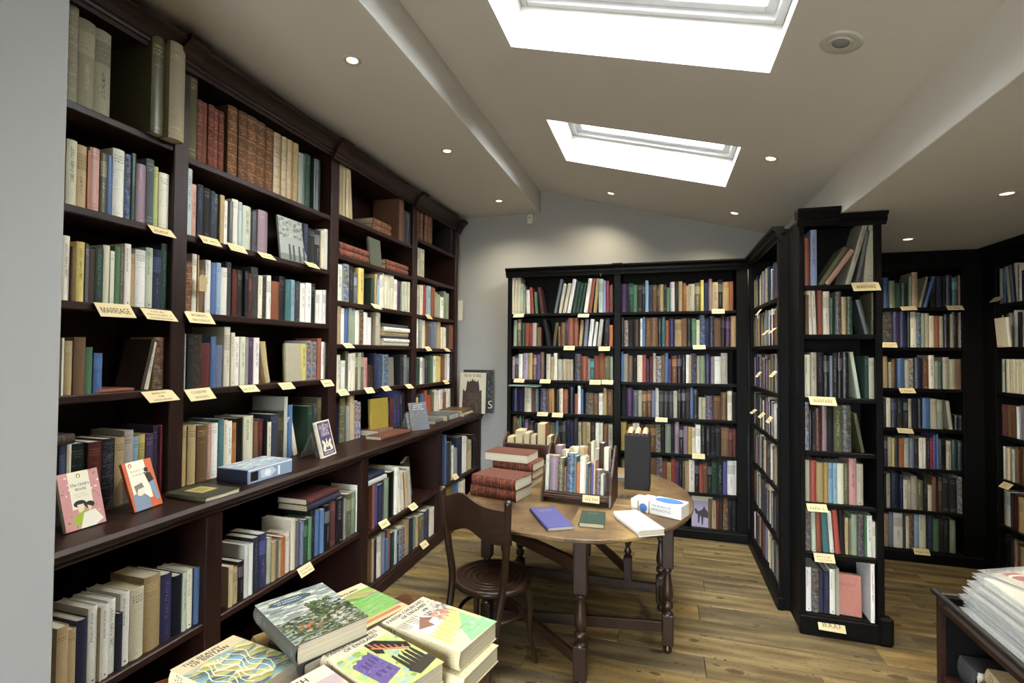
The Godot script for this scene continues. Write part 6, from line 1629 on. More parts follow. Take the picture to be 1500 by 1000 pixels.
func flat_books() -> void:
	var g := "books lying flat"
	var X := -1.99
	# on the left bookcase; spine faces the room (+x); a = tail, b = head seen from above
	var F := [
		["dark brown leather book lying across the tops of the maroon and black books", -1.995, -1.03, -1.27, 1.2165, 0.034, "dark brown", 6],
		["red book lying flat under the leaning dark folio, fourth shelf, nearest bay", -1.99, -1.33, -1.47, 1.3885, 0.012, "rust", 0],
		["maroon book lying on top of the navy one on the middle base shelf", -1.755, -2.20, -2.47, 0.749, 0.03, "maroon", 3],
		["navy book lying under the maroon one on the middle base shelf", -1.75, -2.20, -2.48, 0.716, 0.032, "navy", 0],
		["upper brown leather book lying flat on the top shelf, third bay", -1.99, -3.16, -3.41, 2.479, 0.043, "leather", 6],
		["lower brown leather book lying flat on the top shelf, third bay", -1.99, -3.15, -3.41, 2.434, 0.044, "leather", 6],
		["upper red leather book lying left of the grey book, second shelf, third bay", -1.985, -2.76, -3.10, 2.219, 0.042, "red leather", 6],
		["lower red leather book lying left of the grey book, second shelf, third bay", -1.985, -2.76, -3.10, 2.175, 0.043, "red leather", 6],
		["upper red leather book lying right of the grey book, second shelf, third bay", -1.985, -3.33, -3.68, 2.213, 0.037, "red leather", 6],
		["lower red leather book lying right of the grey book, second shelf, third bay", -1.985, -3.33, -3.68, 2.175, 0.037, "red leather", 6],
	]
	for f in F:
		lying(f[0], Vector2(f[1], f[3]), Vector2(f[1], f[2]), f[4], f[5], 0.19, f[6], f[7], g, false)
	var pile := [["cream", 0.024], ["white", 0.027], ["navy", 0.020], ["tan", 0.032], ["white", 0.034], ["charcoal", 0.026]]
	var place := ["bottom", "second from bottom", "third from bottom", "third from top", "second from top", "topmost"]
	var y := 1.598
	for k in pile.size():
		var sl := 0.01 * sin(k * 2.0)
		lying("%s book lying in the pile on the fourth shelf, third bay, %s" % [pile[k][0], place[k]], Vector2(-1.985 + sl, -3.70), Vector2(-1.985 + sl, -3.29 - sl), y, pile[k][1], 0.2, pile[k][0], 1, g, true)
		y += pile[k][1] + 0.0005
	# on the base shelf of the third bay, on top of the standing ones
	lying("navy book lying on top of the books in the third base bay", Vector2(-1.76, -2.97), Vector2(-1.76, -2.76), 0.735, 0.03, 0.2, "navy", 3, g)
	lying("pale grey book lying under the navy one in the third base bay", Vector2(-1.755, -2.99), Vector2(-1.755, -2.76), 0.70, 0.032, 0.2, "pale grey", 0, g)
	# on the ledge
	lb(lying("dark pictured book lying flat on the ledge in front of the tan volumes", Vector2(-1.715, -1.552), Vector2(-1.935, -1.562), 0.951, 0.018, 0.165, "olive", 0, g, true))
	lying("reddish brown book lying at the back of the ledge, third bay", Vector2(-1.90, -3.32), Vector2(-1.90, -3.12), 0.951, 0.04, 0.15, "brown", 0, g)
	lying("reddish brown book lying flat before the grey displayed book", Vector2(-1.775, -3.35), Vector2(-1.80, -2.99), 0.951, 0.024, 0.13, "red leather", 0, g)
	lying("small blue and yellow book lying on the ledge beside the grey displayed book", Vector2(-1.80, -3.98), Vector2(-1.78, -3.80), 0.951, 0.032, 0.14, "slate", 1, g, true)
	var fb := lying("glossy grey book titled Freedom lying flat near the far end of the ledge", Vector2(-1.775, -4.28), Vector2(-1.76, -4.00), 0.951, 0.05, 0.26, "slate", 0, g, true)
	lettering(fb.get_node("cover"), "FREEDOM", 0.22, Transform3D(Basis(Vector3(0, -1, 0), Vector3(1, 0, 0), Vector3(0, 0, 1)), Vector3(0, 0.14, 0.001)), M.white_ink, sans)
	lying("tan book lying at the far end of the ledge, lower one", Vector2(-1.76, -4.66), Vector2(-1.75, -4.34), 0.951, 0.03, 0.24, "stone", 0, g, true)
	lying("brown book lying at the far end of the ledge, upper one", Vector2(-1.77, -4.65), Vector2(-1.76, -4.33), 0.9815, 0.026, 0.24, "brown", 0, g, true)
	# flat teal books over the fourth row of the black bookcase
	lying("teal book lying across the navy pair in the back bookcase", Vector2(-1.33, -4.525), Vector2(-1.05, -4.525), 1.244, 0.012, 0.16, "teal", 0, g, true)
	# a slip case box set lying on the ledge
	var bs := thing("boxed_set", "pale blue and white boxed set lying on the ledge in front of the standing books", "boxed set", Transform3D(Basis(Vector3.UP, -0.03), Vector3(-1.757, 0.951, -1.947)))
	var sc := sheet(Color("8496ab"), 256, 64)
	poly(sc, [[0.0, 0.0], [1.0, 0.0], [1.0, 0.1], [0.0, 0.1]], Color("d9dde0"))
	poly(sc, [[0.05, 0.18], [0.21, 0.18], [0.21, 0.86], [0.05, 0.86]], Color("17181c"))
	poly(sc, [[0.26, 0.2], [0.52, 0.15], [0.62, 0.5], [0.5, 0.85], [0.28, 0.8]], Color("b9c3cd"))
	oval(sc, 0.42, 0.5, 0.07, 0.25, Color("e3e6e6"))
	poly(sc, [[0.66, 0.2], [0.7, 0.2], [0.7, 0.9], [0.66, 0.9]], Color("e8ebee"))
	obj("case", bx(Vector3(-0.18, 0, -0.135), Vector3(0, 0.066, 0.135), 0.003), sm(Color("7f93ab"), 0.3), bs)
	var fm := MB.new()
	fm.quad(Vector3(0.0006, 0.002, 0.133), Vector3(0.0006, 0.002, -0.133), Vector3(0.0006, 0.064, -0.133), Vector3(0.0006, 0.064, 0.133), Vector2(0, 1), Vector2(1, 1), Vector2(1, 0), Vector2(0, 0))
	var fmat := sm(Color.WHITE, 0.3); fmat.albedo_texture = tex(sc)
	obj("printed_side", fm.mesh(), fmat, bs)
	var top := sheet(Color("a9b8c4"), 256, 96)
	var nz := RandomNumberGenerator.new(); nz.seed = 2
	for k in 60:
		var px := nz.randf(); var py := nz.randf()
		poly(top, [[px, py], [px + 0.12, py - 0.05], [px + 0.14, py + 0.03], [px + 0.02, py + 0.07]], [Color("dfe4e4"), Color("7e93a6"), Color("c8d2d6"), Color("8fa3ad")][k % 4])
	fm = MB.new()
	fm.quad(Vector3(-0.178, 0.0664, 0.133), Vector3(-0.002, 0.0664, 0.133), Vector3(-0.002, 0.0664, -0.133), Vector3(-0.178, 0.0664, -0.133), Vector2(0, 0), Vector2(0, 1), Vector2(1, 1), Vector2(1, 0))
	var tmat := sm(Color.WHITE, 0.3); tmat.albedo_texture = tex(top)
	obj("printed_lid", fm.mesh(), tmat, bs)
	obj("end_cover", bx(Vector3(-0.178, 0.003, 0.1351), Vector3(-0.003, 0.063, 0.1365), 0), sm(Color("23293f"), 0.35), bs)
	# books under the magazine rack
	lying("charcoal book lying on the rack's lower shelf, left one", Vector2(1.0, -2.055), Vector2(1.0, -2.155), 0.421, 0.08, 0.14, "charcoal", 4, g)
	lying("worn tan pamphlet volume lying on the rack's lower shelf", Vector2(1.0, -1.78), Vector2(1.0, -2.03), 0.421, 0.06, 0.2, "tan", 3, g)
	lying("second tan volume lying on the rack's lower shelf, on top", Vector2(0.99, -1.77), Vector2(1.01, -2.02), 0.4815, 0.055, 0.2, "buff", 3, g)

func small_things() -> void:
	var z := -1.742
	var pt := thing("price_tag", "buff luggage tag hanging on a string from a brown book, third shelf, second bay", "tag", Transform3D(Basis(Vector3.UP, PI / 2), Vector3(-1.962, 1.875, z)))
	var m := MB.new()
	m.prism([Vector2(-0.019, -0.062), Vector2(0.019, -0.062), Vector2(0.019, 0.0), Vector2(0.010, 0.012), Vector2(-0.010, 0.012), Vector2(-0.019, 0.0)], Vector3.ZERO, Vector3(1, 0, 0), Vector3(0, 1, 0), Vector3(0, 0, 0.001))
	var cd := obj("card", m.mesh(), sm(Color("a8966f"), 0.85), pt)
	m = MB.new()
	m.tube([Vector3(0, 0.004, 0.0018), Vector3(0.002, 0.03, 0.001), Vector3(-0.002, 0.052, -0.006)], [0.0008], 6)
	obj("string", m.mesh(), sm(Color("cfc6ae"), 0.9), pt)
	m = MB.new()
	m.lathe(Vector3.ZERO, [Vector2(0.0005, 0.0), Vector2(0.0028, 0.0)], 12)
	obj("eyelet", m.mesh(), M.ink, cd, Transform3D(Basis(Vector3.RIGHT, PI / 2), Vector3(0, 0.003, 0.0012)))
	var cb := thing("cable", "loop of black and grey cable on the leaning books, top of the back bookcase", "cable", Transform3D(Basis(), Vector3(-0.60, 2.262, -4.555)))
	m = MB.new()
	m.tube(smooth([Vector3(-0.06, 0.0, 0.0), Vector3(-0.04, 0.035, 0.01), Vector3(0.02, 0.04, 0.015), Vector3(0.05, 0.0, 0.01)]), [0.011], 8)
	obj("coil", m.mesh(), M.rubber, cb)
	m = MB.new()
	m.tube(smooth([Vector3(-0.02, 0.045, 0.01), Vector3(0.03, 0.055, 0.03), Vector3(0.075, 0.03, 0.045), Vector3(0.085, -0.02, 0.05)]), [0.006], 8)
	obj("lead", m.mesh(), sm(Color("5a5c60"), 0.5), cb)

func displayed_books() -> void:
	var down_z := Vector3(0, 0, -1)
	# the pink paperback by the near wall
	var t := 0.012
	var h := 0.19
	var d := 0.125
	var o := facing("pink floral paperback of two dark haired figures displayed on the ledge by the near wall", Vector3(-1.845, 0.9535, -1.155), Vector3(-0.03, 0, -1), 16, t, h, d, Color("d8c9ae"), 0, true)
	var im := sheet(Color("c98f90"))
	var r := RandomNumberGenerator.new(); r.seed = 9
	for k in 70:
		var px := r.randf(); var py := r.randf()
		oval(im, px, py, r.randf_range(0.012, 0.04), r.randf_range(0.008, 0.025), [Color("8c8a4e"), Color("e0b9b0"), Color("b87678"), Color("a59a5a"), Color("ead9c8")][k % 5])
	poly(im, [[0.24, 0.0], [0.76, 0.0], [0.76, 0.62], [0.24, 0.66]], Color("e9e3cd"))
	oval(im, 0.5, 0.08, 0.05, 0.04, Color("9a9a3a")); oval(im, 0.5, 0.085, 0.02, 0.028, Color("efeee0"))
	oval(im, 0.43, 0.57, 0.15, 0.06, Color("23211f")); oval(im, 0.66, 0.62, 0.12, 0.06, Color("23211f"))
	poly(im, [[0.36, 0.58], [0.52, 0.58], [0.50, 0.72], [0.38, 0.72]], Color("ead6bf"))
	poly(im, [[0.60, 0.62], [0.72, 0.66], [0.64, 0.74]], Color("ead6bf"))
	poly(im, [[0.24, 0.78], [0.56, 0.68], [0.60, 0.76], [0.44, 0.96], [0.22, 0.92]], Color("9db03a"))
	poly(im, [[0.5, 0.74], [0.78, 0.72], [0.95, 0.92], [0.72, 1.0], [0.36, 1.0]], Color("ece6d6"))
	print_on(o, t, h, d, im)
	cover_words(o, t, h, d, "The Child's", 0.5, 0.235, 0.058, M.ink, serif)
	cover_words(o, t, h, d, "World", 0.5, 0.315, 0.034, M.ink, serif)
	scribble(o.get_node("cover"), cover_spot(t, h, d, 0.5, 0.42), 0.045, 0.016, 2, sm(Color("b9ae94"), 0.6), 81)
	rest_stand("clear acrylic easel behind the pink floral paperback", Transform3D(Basis(Vector3.UP, PI / 2), Vector3(-1.873, 0.9505, -1.165)), 0.1, 0.12)
	# the orange paperback
	o = facing("orange and cream paperback with a drawn seated figure displayed on the ledge", Vector3(-1.845, 0.9535, -1.375), Vector3(-0.12, 0, -1), 20, 0.012, 0.185, 0.12, Color("b5532c"), 0, true)
	im = sheet(Color("c2603a"))
	poly(im, [[0.12, 0.0], [0.74, 0.0], [0.74, 0.80], [0.12, 0.80]], Color("ebe5d2"))
	oval(im, 0.24, 0.08, 0.055, 0.045, Color("b8472a")); oval(im, 0.24, 0.085, 0.022, 0.03, Color("f0eee2"))
	poly(im, [[0.10, 0.68], [0.36, 0.62], [0.62, 0.78], [0.60, 1.0], [0.05, 1.0]], Color("7c8ba0"))
	oval(im, 0.36, 0.60, 0.15, 0.12, Color("e7dcc8")); poly(im, [[0.2, 0.5], [0.48, 0.46], [0.52, 0.56], [0.3, 0.58], [0.24, 0.68]], Color("7d7a6c"))
	poly(im, [[0.64, 0.26], [0.86, 0.30], [0.92, 0.46], [0.72, 0.50]], Color("2d2320")); oval(im, 0.74, 0.22, 0.07, 0.05, Color("2a211c"))
	poly(im, [[0.72, 0.50], [0.90, 0.46], [0.96, 0.86], [0.84, 0.88]], Color("6d93ad"))
	print_on(o, 0.012, 0.185, 0.12, im)
	scribble(o.get_node("cover"), cover_spot(0.012, 0.185, 0.12, 0.46, 0.24), 0.06, 0.03, 2, sm(Color("a9977c"), 0.6), 82)
	rest_stand("clear acrylic easel behind the orange and cream paperback", Transform3D(Basis(Vector3.UP, PI / 2 + 0.12), Vector3(-1.875, 0.9505, -1.38)), 0.1, 0.12)
	# the Guilds book
	t = 0.022; h = 0.205; d = 0.145
	o = facing("purple and cream book on the City of London guilds displayed on the ledge", Vector3(-1.80, 0.9535, -2.385), Vector3(-0.14, 0, -1), 15, t, h, d, Color("d9d0b6"), 3)
	im = sheet(Color("dcd5bd"))
	poly(im, [[0.06, 0.04], [0.94, 0.04], [0.94, 0.96], [0.06, 0.96]], Color("43355c"))
	var cr := Color("e4dcc0")
	oval(im, 0.5, 0.67, 0.10, 0.085, cr)
	poly(im, [[0.44, 0.62], [0.56, 0.62], [0.56, 0.72], [0.5, 0.78], [0.44, 0.72]], Color("efe9d6"))
	poly(im, [[0.49, 0.62], [0.51, 0.62], [0.51, 0.77], [0.49, 0.77]], Color("43355c")); poly(im, [[0.44, 0.66], [0.56, 0.66], [0.56, 0.675], [0.44, 0.675]], Color("43355c"))
	for s in [-1.0, 1.0]:
		poly(im, [[0.5 + s * 0.10, 0.70], [0.5 + s * 0.16, 0.58], [0.5 + s * 0.30, 0.52], [0.5 + s * 0.34, 0.58], [0.5 + s * 0.26, 0.66], [0.5 + s * 0.34, 0.74], [0.5 + s * 0.36, 0.82], [0.5 + s * 0.24, 0.84], [0.5 + s * 0.16, 0.78]], cr)
	poly(im, [[0.46, 0.60], [0.47, 0.53], [0.5, 0.49], [0.53, 0.53], [0.54, 0.60]], cr)
	poly(im, [[0.16, 0.82], [0.84, 0.82], [0.80, 0.85], [0.20, 0.85]], cr)
	print_on(o, t, h, d, im)
	for l in [["THE", 0.10, 0.020], ["GUILDS", 0.17, 0.10], ["OF THE", 0.24, 0.03], ["CITY OF", 0.30, 0.078], ["LONDON", 0.385, 0.084], ["SIR ERNEST POOLEY", 0.905, 0.10]]:
		cover_words(o, t, h, d, l[0], 0.5, l[1], l[2], M.white_ink)
	rest_stand("clear acrylic easel behind the purple City of London book", Transform3D(Basis(Vector3.UP, PI / 2 + 0.14), Vector3(-1.84, 0.9505, -2.39)), 0.12, 0.14)
	# grey book farther along
	t = 0.026; h = 0.215; d = 0.15
	o = facing("grey patterned book displayed on an easel on the ledge, third bay", Vector3(-1.79, 0.9535, -3.42), Vector3(-0.02, 0, -1).rotated(Vector3.UP, -0.55), 17, t, h, d, Color("b8b09a"), 0)
	im = sheet(Color("55585f"))
	for k in 120: oval(im, r.randf(), 0.34 + r.randf() * 0.66, 0.03, 0.012, Color("6a6e76") if k % 2 else Color("494c53"))
	print_on(o, t, h, d, im)
	scribble(o.get_node("cover"), cover_spot(t, h, d, 0.5, 0.17), 0.10, 0.05, 3, M.white_ink, 75)
	rest_stand("clear acrylic easel behind the grey patterned book", Transform3D(Basis(Vector3.UP, PI / 2 - 0.55), Vector3(-1.83, 0.9505, -3.42)), 0.12, 0.14)
	# NEW YORK and the dark picture book against the back wall
	t = 0.024; h = 0.40; d = 0.262
	o = facing("large pale book titled New York with a dark tower at the ledge's end", Vector3(-1.905, 0.951, -4.60), Vector3(1, 0, -0.03), 3, t, h, d, Color("cfc9b8"), 0)
	im = sheet(Color("bdb7a2"), 192, 288)
	var dk := Color("2e2219")
	poly(im, [[0.24, 1.0], [0.24, 0.45], [0.28, 0.25], [0.30, 0.19], [0.33, 0.23], [0.40, 0.22], [0.42, 0.18], [0.45, 0.23], [0.5, 0.15], [0.55, 0.22], [0.6, 0.18], [0.62, 0.23], [0.68, 0.22], [0.72, 0.18], [0.75, 0.28], [0.78, 0.45], [0.86, 0.42], [0.88, 1.0]], dk)
	poly(im, [[0.10, 1.0], [0.12, 0.46], [0.14, 0.40], [0.18, 0.46], [0.26, 0.44], [0.26, 1.0]], dk)
	for k in 12: poly(im, [[0.3 + 0.04 * k, 0.5], [0.315 + 0.04 * k, 0.5], [0.315 + 0.04 * k, 0.66], [0.3 + 0.04 * k, 0.66]], Color("4a3a2a"))
	oval(im, 0.52, 0.84, 0.2, 0.16, Color("45311f")); oval(im, 0.52, 0.88, 0.12, 0.14, Color("241a13"))
	print_on(o, t, h, d, im)
	cover_words(o, t, h, d, "NEW YORK", 0.5, 0.075, 0.18, M.ink, serif)
	o = facing("black picture book standing behind the New York book", Vector3(-1.90, 0.951, -4.668), Vector3(1, 0, 0), 3, 0.02, 0.425, 0.315, Color("202022"), 0)
	im = sheet(Color("232326"), 192, 256)
	for k in 40: oval(im, 0.8 + r.randf() * 0.2, r.randf() * 0.7, 0.02, 0.03, [Color("3c3d40"), Color("56585a"), Color("2f3033")][k % 3])
	print_on(o, 0.02, 0.425, 0.315, im)
	cover_words(o, 0.02, 0.425, 0.315, "S", 0.925, 0.80, 0.04, M.white_ink)
	# faces on the upper shelves
	o = facing("grey photographic book displayed face out on the second shelf, second bay", Vector3(-1.985, 2.055, -2.245), down_z, 7, 0.016, 0.245, 0.21, Color("8f948f"), 0)
	o.rotate_y(0.0)
	im = sheet(Color("8e9590"))
	for k in 90: oval(im, r.randf(), r.randf() * 0.45, 0.05, 0.03, [Color("767d78"), Color("9aa29c"), Color("5f6663")][k % 3])
	poly(im, [[0.0, 0.86], [1.0, 0.82], [1.0, 1.0], [0.0, 1.0]], Color("6b716d"))
	for px in [0.35, 0.5, 0.72, 0.9]: poly(im, [[px - 0.03, 0.62], [px + 0.03, 0.6], [px + 0.05, 0.98], [px - 0.04, 0.98]], Color("33373a"))
	print_on(o, 0.016, 0.245, 0.21, im)
	o = facing("yellow and blue pictured book standing face out on the fourth shelf, second bay", Vector3(-2.02, 1.378, -2.09), Vector3(-0.2, 0, -1), 7, 0.014, 0.225, 0.16, Color("b59a55"), 0)
	im = sheet(Color("c2a350"))
	oval(im, 0.45, 0.35, 0.4, 0.3, Color("b7c3c4")); oval(im, 0.6, 0.55, 0.3, 0.18, Color("d9cba0")); oval(im, 0.35, 0.75, 0.24, 0.16, Color("a3502f")); oval(im, 0.5, 0.3, 0.12, 0.16, Color("d8d3c4"))
	print_on(o, 0.014, 0.225, 0.16, im)
	o = facing("plain stone coloured book turned cover out on the fourth shelf, second bay", Vector3(-2.0, 1.3785, -2.315), Vector3(-0.03, 0, -1), 2, 0.02, 0.215, 0.155, Color("a39d88"), 0)
	o = facing("plain grey book turned cover out on the fifth shelf, third bay", Vector3(-2.0, 1.2855, -3.335), Vector3(-0.02, 0, -1), 2, 0.022, 0.222, 0.165, Color("6d6c66"), 0)
	o = facing("worn grey green book standing face out between red leather volumes, third bay", Vector3(-1.985, 2.175, -3.12), down_z, 6, 0.025, 0.20, 0.155, Color("4e5248"), 0)
	o = facing("dark green pictured book standing face out on the base shelf, third bay", Vector3(-1.80, 0.425, -3.36), Vector3(-0.35, 0, -1), 6, 0.03, 0.30, 0.26, Color("2d3226"), 0)
	im = sheet(Color("31372a"))
	for k in 160: oval(im, r.randf(), r.randf(), 0.05, 0.035, [Color("3d4632"), Color("262b22"), Color("55584a"), Color("1f2320")][k % 4])
	print_on(o, 0.03, 0.30, 0.26, im)
	o = facing("gold green cloth book standing face out on the ledge, third bay", Vector3(-1.98, 0.951, -3.15), Vector3(0.1, 0, -1), 2, 0.03, 0.255, 0.2, Color("8c7a34"), 0)
	o = facing("small pale book at the far end of the third shelf, past the upright", Vector3(-1.955, 1.871, -4.66), Vector3(1, 0, 0), 0, 0.018, 0.20, 0.045, Color("cfcabd"), 0)
	# face out in the black cases
	o = facing("lilac book with a black camel standing face out on the bottom shelf, back bookcase", Vector3(0.255, 0.0865, -4.545), Vector3(1, 0, 0), 5, 0.014, 0.27, 0.168, Color("a59bb5"), 0)
	im = sheet(Color("a297b4"))
	poly(im, [[0, 0], [1, 0], [1, 0.2], [0, 0.2]], Color("d3cdb8"))
	var cam := Color("1d1b22")
	poly(im, [[0.30, 0.52], [0.42, 0.50], [0.52, 0.46], [0.60, 0.36], [0.68, 0.46], [0.80, 0.54], [0.92, 0.62], [0.94, 0.95], [0.88, 0.95], [0.86, 0.74], [0.72, 0.70], [0.56, 0.70], [0.54, 0.92], [0.48, 0.92], [0.46, 0.68], [0.40, 0.66], [0.36, 0.88], [0.30, 0.88], [0.30, 0.62], [0.20, 0.60], [0.14, 0.46], [0.22, 0.44]], cam)
	print_on(o, 0.014, 0.27, 0.168, im)
	o = facing("salmon pink book standing face out on the bottom shelf of the narrow end bookcase", Vector3(0.925, 0.112, -3.215), Vector3(1, 0, 0.08), 4, 0.03, 0.22, 0.135, Color("b0766a"), 0)
	cover_words(o, 0.03, 0.22, 0.135, "MINSTREL", 0.5, 0.25, 0.09, sm(Color("8a5248"), 0.6), serif)
	o = facing("white book displayed face out on the second shelf of the right wall bookcase", Vector3(2.25, 1.613, -4.14), Vector3(-0.1, 0, 1), 4, 0.02, 0.20, 0.15, Color("d6d0bd"), 0)

func table_books() -> void:
	var T := 0.7005
	var g := "red leather volumes stacked on the table"
	# two stacks of red volumes; spine towards the camera, lower left to lower right
	var y := T
	for k in 2:
		var b := lying(["lower thick red leather book of the front pair on the table", "upper thick red leather book of the front pair on the table"][k], Vector2(-1.085 + 0.008 * k, -2.80), Vector2(-0.785 - 0.004 * k, -2.735), y, 0.062, 0.215, "red leather", 6, g, false, true)
		y += 0.0625
	y = T
	for k in 4:
		var la: String = ["bottom red leather book of the rear stack on the table", "second red leather book of the rear stack on the table", "third red leather book of the rear stack on the table", "top red book of the rear stack, pages facing out"][k]
		if k < 3:
			lying(la, Vector2(-1.06 + 0.006 * k, -3.10), Vector2(-0.775 + 0.004 * k, -3.06), y, 0.05, 0.2, "red leather", 6, g, false, true)
			y += 0.0505
		else:
			lying(la, Vector2(-0.775, -3.25), Vector2(-1.07, -3.285), y, 0.054, 0.205, "red leather", 0, g, false, true)
	# single books lying on the table
	var bl := lying("blue cloth book lying flat at the front of the oval table", Vector2(-0.515, -2.345), Vector2(-0.672, -2.618), T, 0.018, 0.135, "violet", 0, "", false)
	scribble(bl.get_node("cover"), cover_spot(0.018, 0.315, 0.135, 0.52, 0.18), 0.09, 0.05, 3, M.gilt, 71)
	var gb := lying("small dark green book lying flat on the oval table", Vector2(-0.385, -2.455), Vector2(-0.398, -2.650), T, 0.022, 0.125, "dark green", 0, "", false)
	scribble(gb.get_node("cover"), cover_spot(0.022, 0.195, 0.125, 0.5, 0.2), 0.05, 0.02, 1, M.gilt, 72)
	lying("white jacketed book lying flat at the front right of the oval table", Vector2(-0.098, -2.405), Vector2(-0.236, -2.655), T, 0.03, 0.135, "white", 0, "", true)
	# boxed set of white volumes with blue ovals, lying on its side
	var tr := Transform3D(Basis(Vector3.UP, -0.40), Vector3(-0.155, T, -2.80))
	var bs := thing("white_boxed_set", "white book set with blue ovals lying on the right of the oval table", "boxed set", tr)
	obj("volume", bx(Vector3(0.0, 0, -0.10), Vector3(0.04, 0.066, 0.0), 0.004), sm(Color("dedcd4"), 0.5), bs)
	obj("volume", bx(Vector3(0.044, 0, -0.115), Vector3(0.098, 0.07, -0.004), 0.004), sm(Color("dedcd4"), 0.5), bs)
	obj("volume", bx(Vector3(0.104, 0, -0.12), Vector3(0.275, 0.072, -0.008), 0.004), sm(Color("e4e2da"), 0.5), bs)
	var blue := sm(Color("3f6fb0"), 0.5)
	var ov := MB.new()
	var pts := []
	for k in 28: pts.append(Vector2(cos(TAU * k / 28) * 0.075, sin(TAU * k / 28) * 0.046))
	ov.prism(pts, Vector3(0.19, 0.0718, -0.064), Vector3(1, 0, 0), Vector3(0, 0, 1), Vector3(0, 0.0006, 0))
	obj("blue_oval", ov.mesh(), blue, bs)
	ov = MB.new()
	pts = []
	for k in 20: pts.append(Vector2(cos(TAU * k / 20) * 0.022, sin(TAU * k / 20) * 0.022))
	ov.prism(pts, Vector3(0.071, 0.028, -0.0044), Vector3(1, 0, 0), Vector3(0, 1, 0), Vector3(0, 0, 0.0008))
	obj("blue_disc", ov.mesh(), blue, bs)
	lettering(bs, "THE WORLD OF", 0.105, Transform3D(Basis(), Vector3(0.168, 0.05, -0.0072)), sm(Color("27406e"), 0.6))
	lettering(bs, "HERODOTUS", 0.105, Transform3D(Basis(), Vector3(0.168, 0.03, -0.0072)), sm(Color("27406e"), 0.6))
	# black slip case with three volumes showing at the top
	var sl := thing("slipcase", "tall black slipcase holding three pale volumes on the oval table", "slipcase", Transform3D(Basis(Vector3.UP, -0.03), Vector3(-0.14, T, -3.22)))
	var W := 0.076
	var H := 0.335
	var D := 0.17
	obj("panel", bx(Vector3(-W, 0, -0.004), Vector3(W, H, 0), 0.0015), M.black_box, sl)
	obj("panel", bx(Vector3(-W, 0, -D), Vector3(-W + 0.004, H + 0.002, -0.004), 0.0015), M.black_box, sl)
	obj("panel", bx(Vector3(W - 0.004, 0, -D), Vector3(W, H + 0.002, -0.004), 0.0015), M.black_box, sl)
	obj("panel", bx(Vector3(-W + 0.004, 0, -D), Vector3(W - 0.004, H + 0.002, -D + 0.004), 0.0015), M.black_box, sl)
	obj("panel", bx(Vector3(-W + 0.004, 0, -D + 0.004), Vector3(W - 0.004, 0.004, -0.004), 0), M.black_box, sl)
	for k in 3:
		var vm := MB.new()
		var cx := -0.046 + 0.046 * k
		vm.box(Vector3(cx - 0.0222, 0.005, -D + 0.006), Vector3(cx + 0.0222, H + 0.012, -0.03), 0.002)
		obj("volume", vm.mesh(), sm(Color("3a2c27"), 0.5), sl)
		var hd := MB.new()
		hd.tube([Vector3(cx, H + 0.02, -D + 0.02), Vector3(cx, H + 0.012, -0.045), Vector3(cx, H + 0.004, -0.031)], [0.017, 0.017, 0.013], 12)
		obj("page_head", hd.mesh(), sm(Color("c79f7d"), 0.7), sl)
	# dark patterned strip lying flat behind the boxed set
	var strip := thing("patterned_strip", "dark greenish patterned strip lying flat before the slipcase", "card", Transform3D(Basis(Vector3.UP, -0.08), Vector3(-0.09, T, -3.04)))
	obj("sheet", bx(Vector3(-0.15, 0, -0.045), Vector3(0.17, 0.0015, 0.045), 0), sm(Color("4e4a38"), 0.35), strip)
	for k in 9:
		obj("strip_mark", bx(Vector3(-0.14 + 0.034 * k, 0.0015, -0.035), Vector3(-0.12 + 0.034 * k, 0.0019, 0.03 - 0.012 * (k % 3)), 0), sm(Color("2b2a22"), 0.4), strip)
	trough("book_trough", "small wooden book trough with two rows of books standing on the oval table", Vector3(-0.453, T, -2.85), -0.06, 0.385, false)
	trough("book_trough", "brown wooden book trough with backs of books, behind the red leather stacks", Vector3(-0.89, T, -3.50), -0.02, 0.37, true)
	lying("small grey book lying on the oval table beside the slipcase", Vector2(-0.30, -3.50), Vector2(-0.20, -3.50), T, 0.03, 0.12, "grey", 0, "", true)

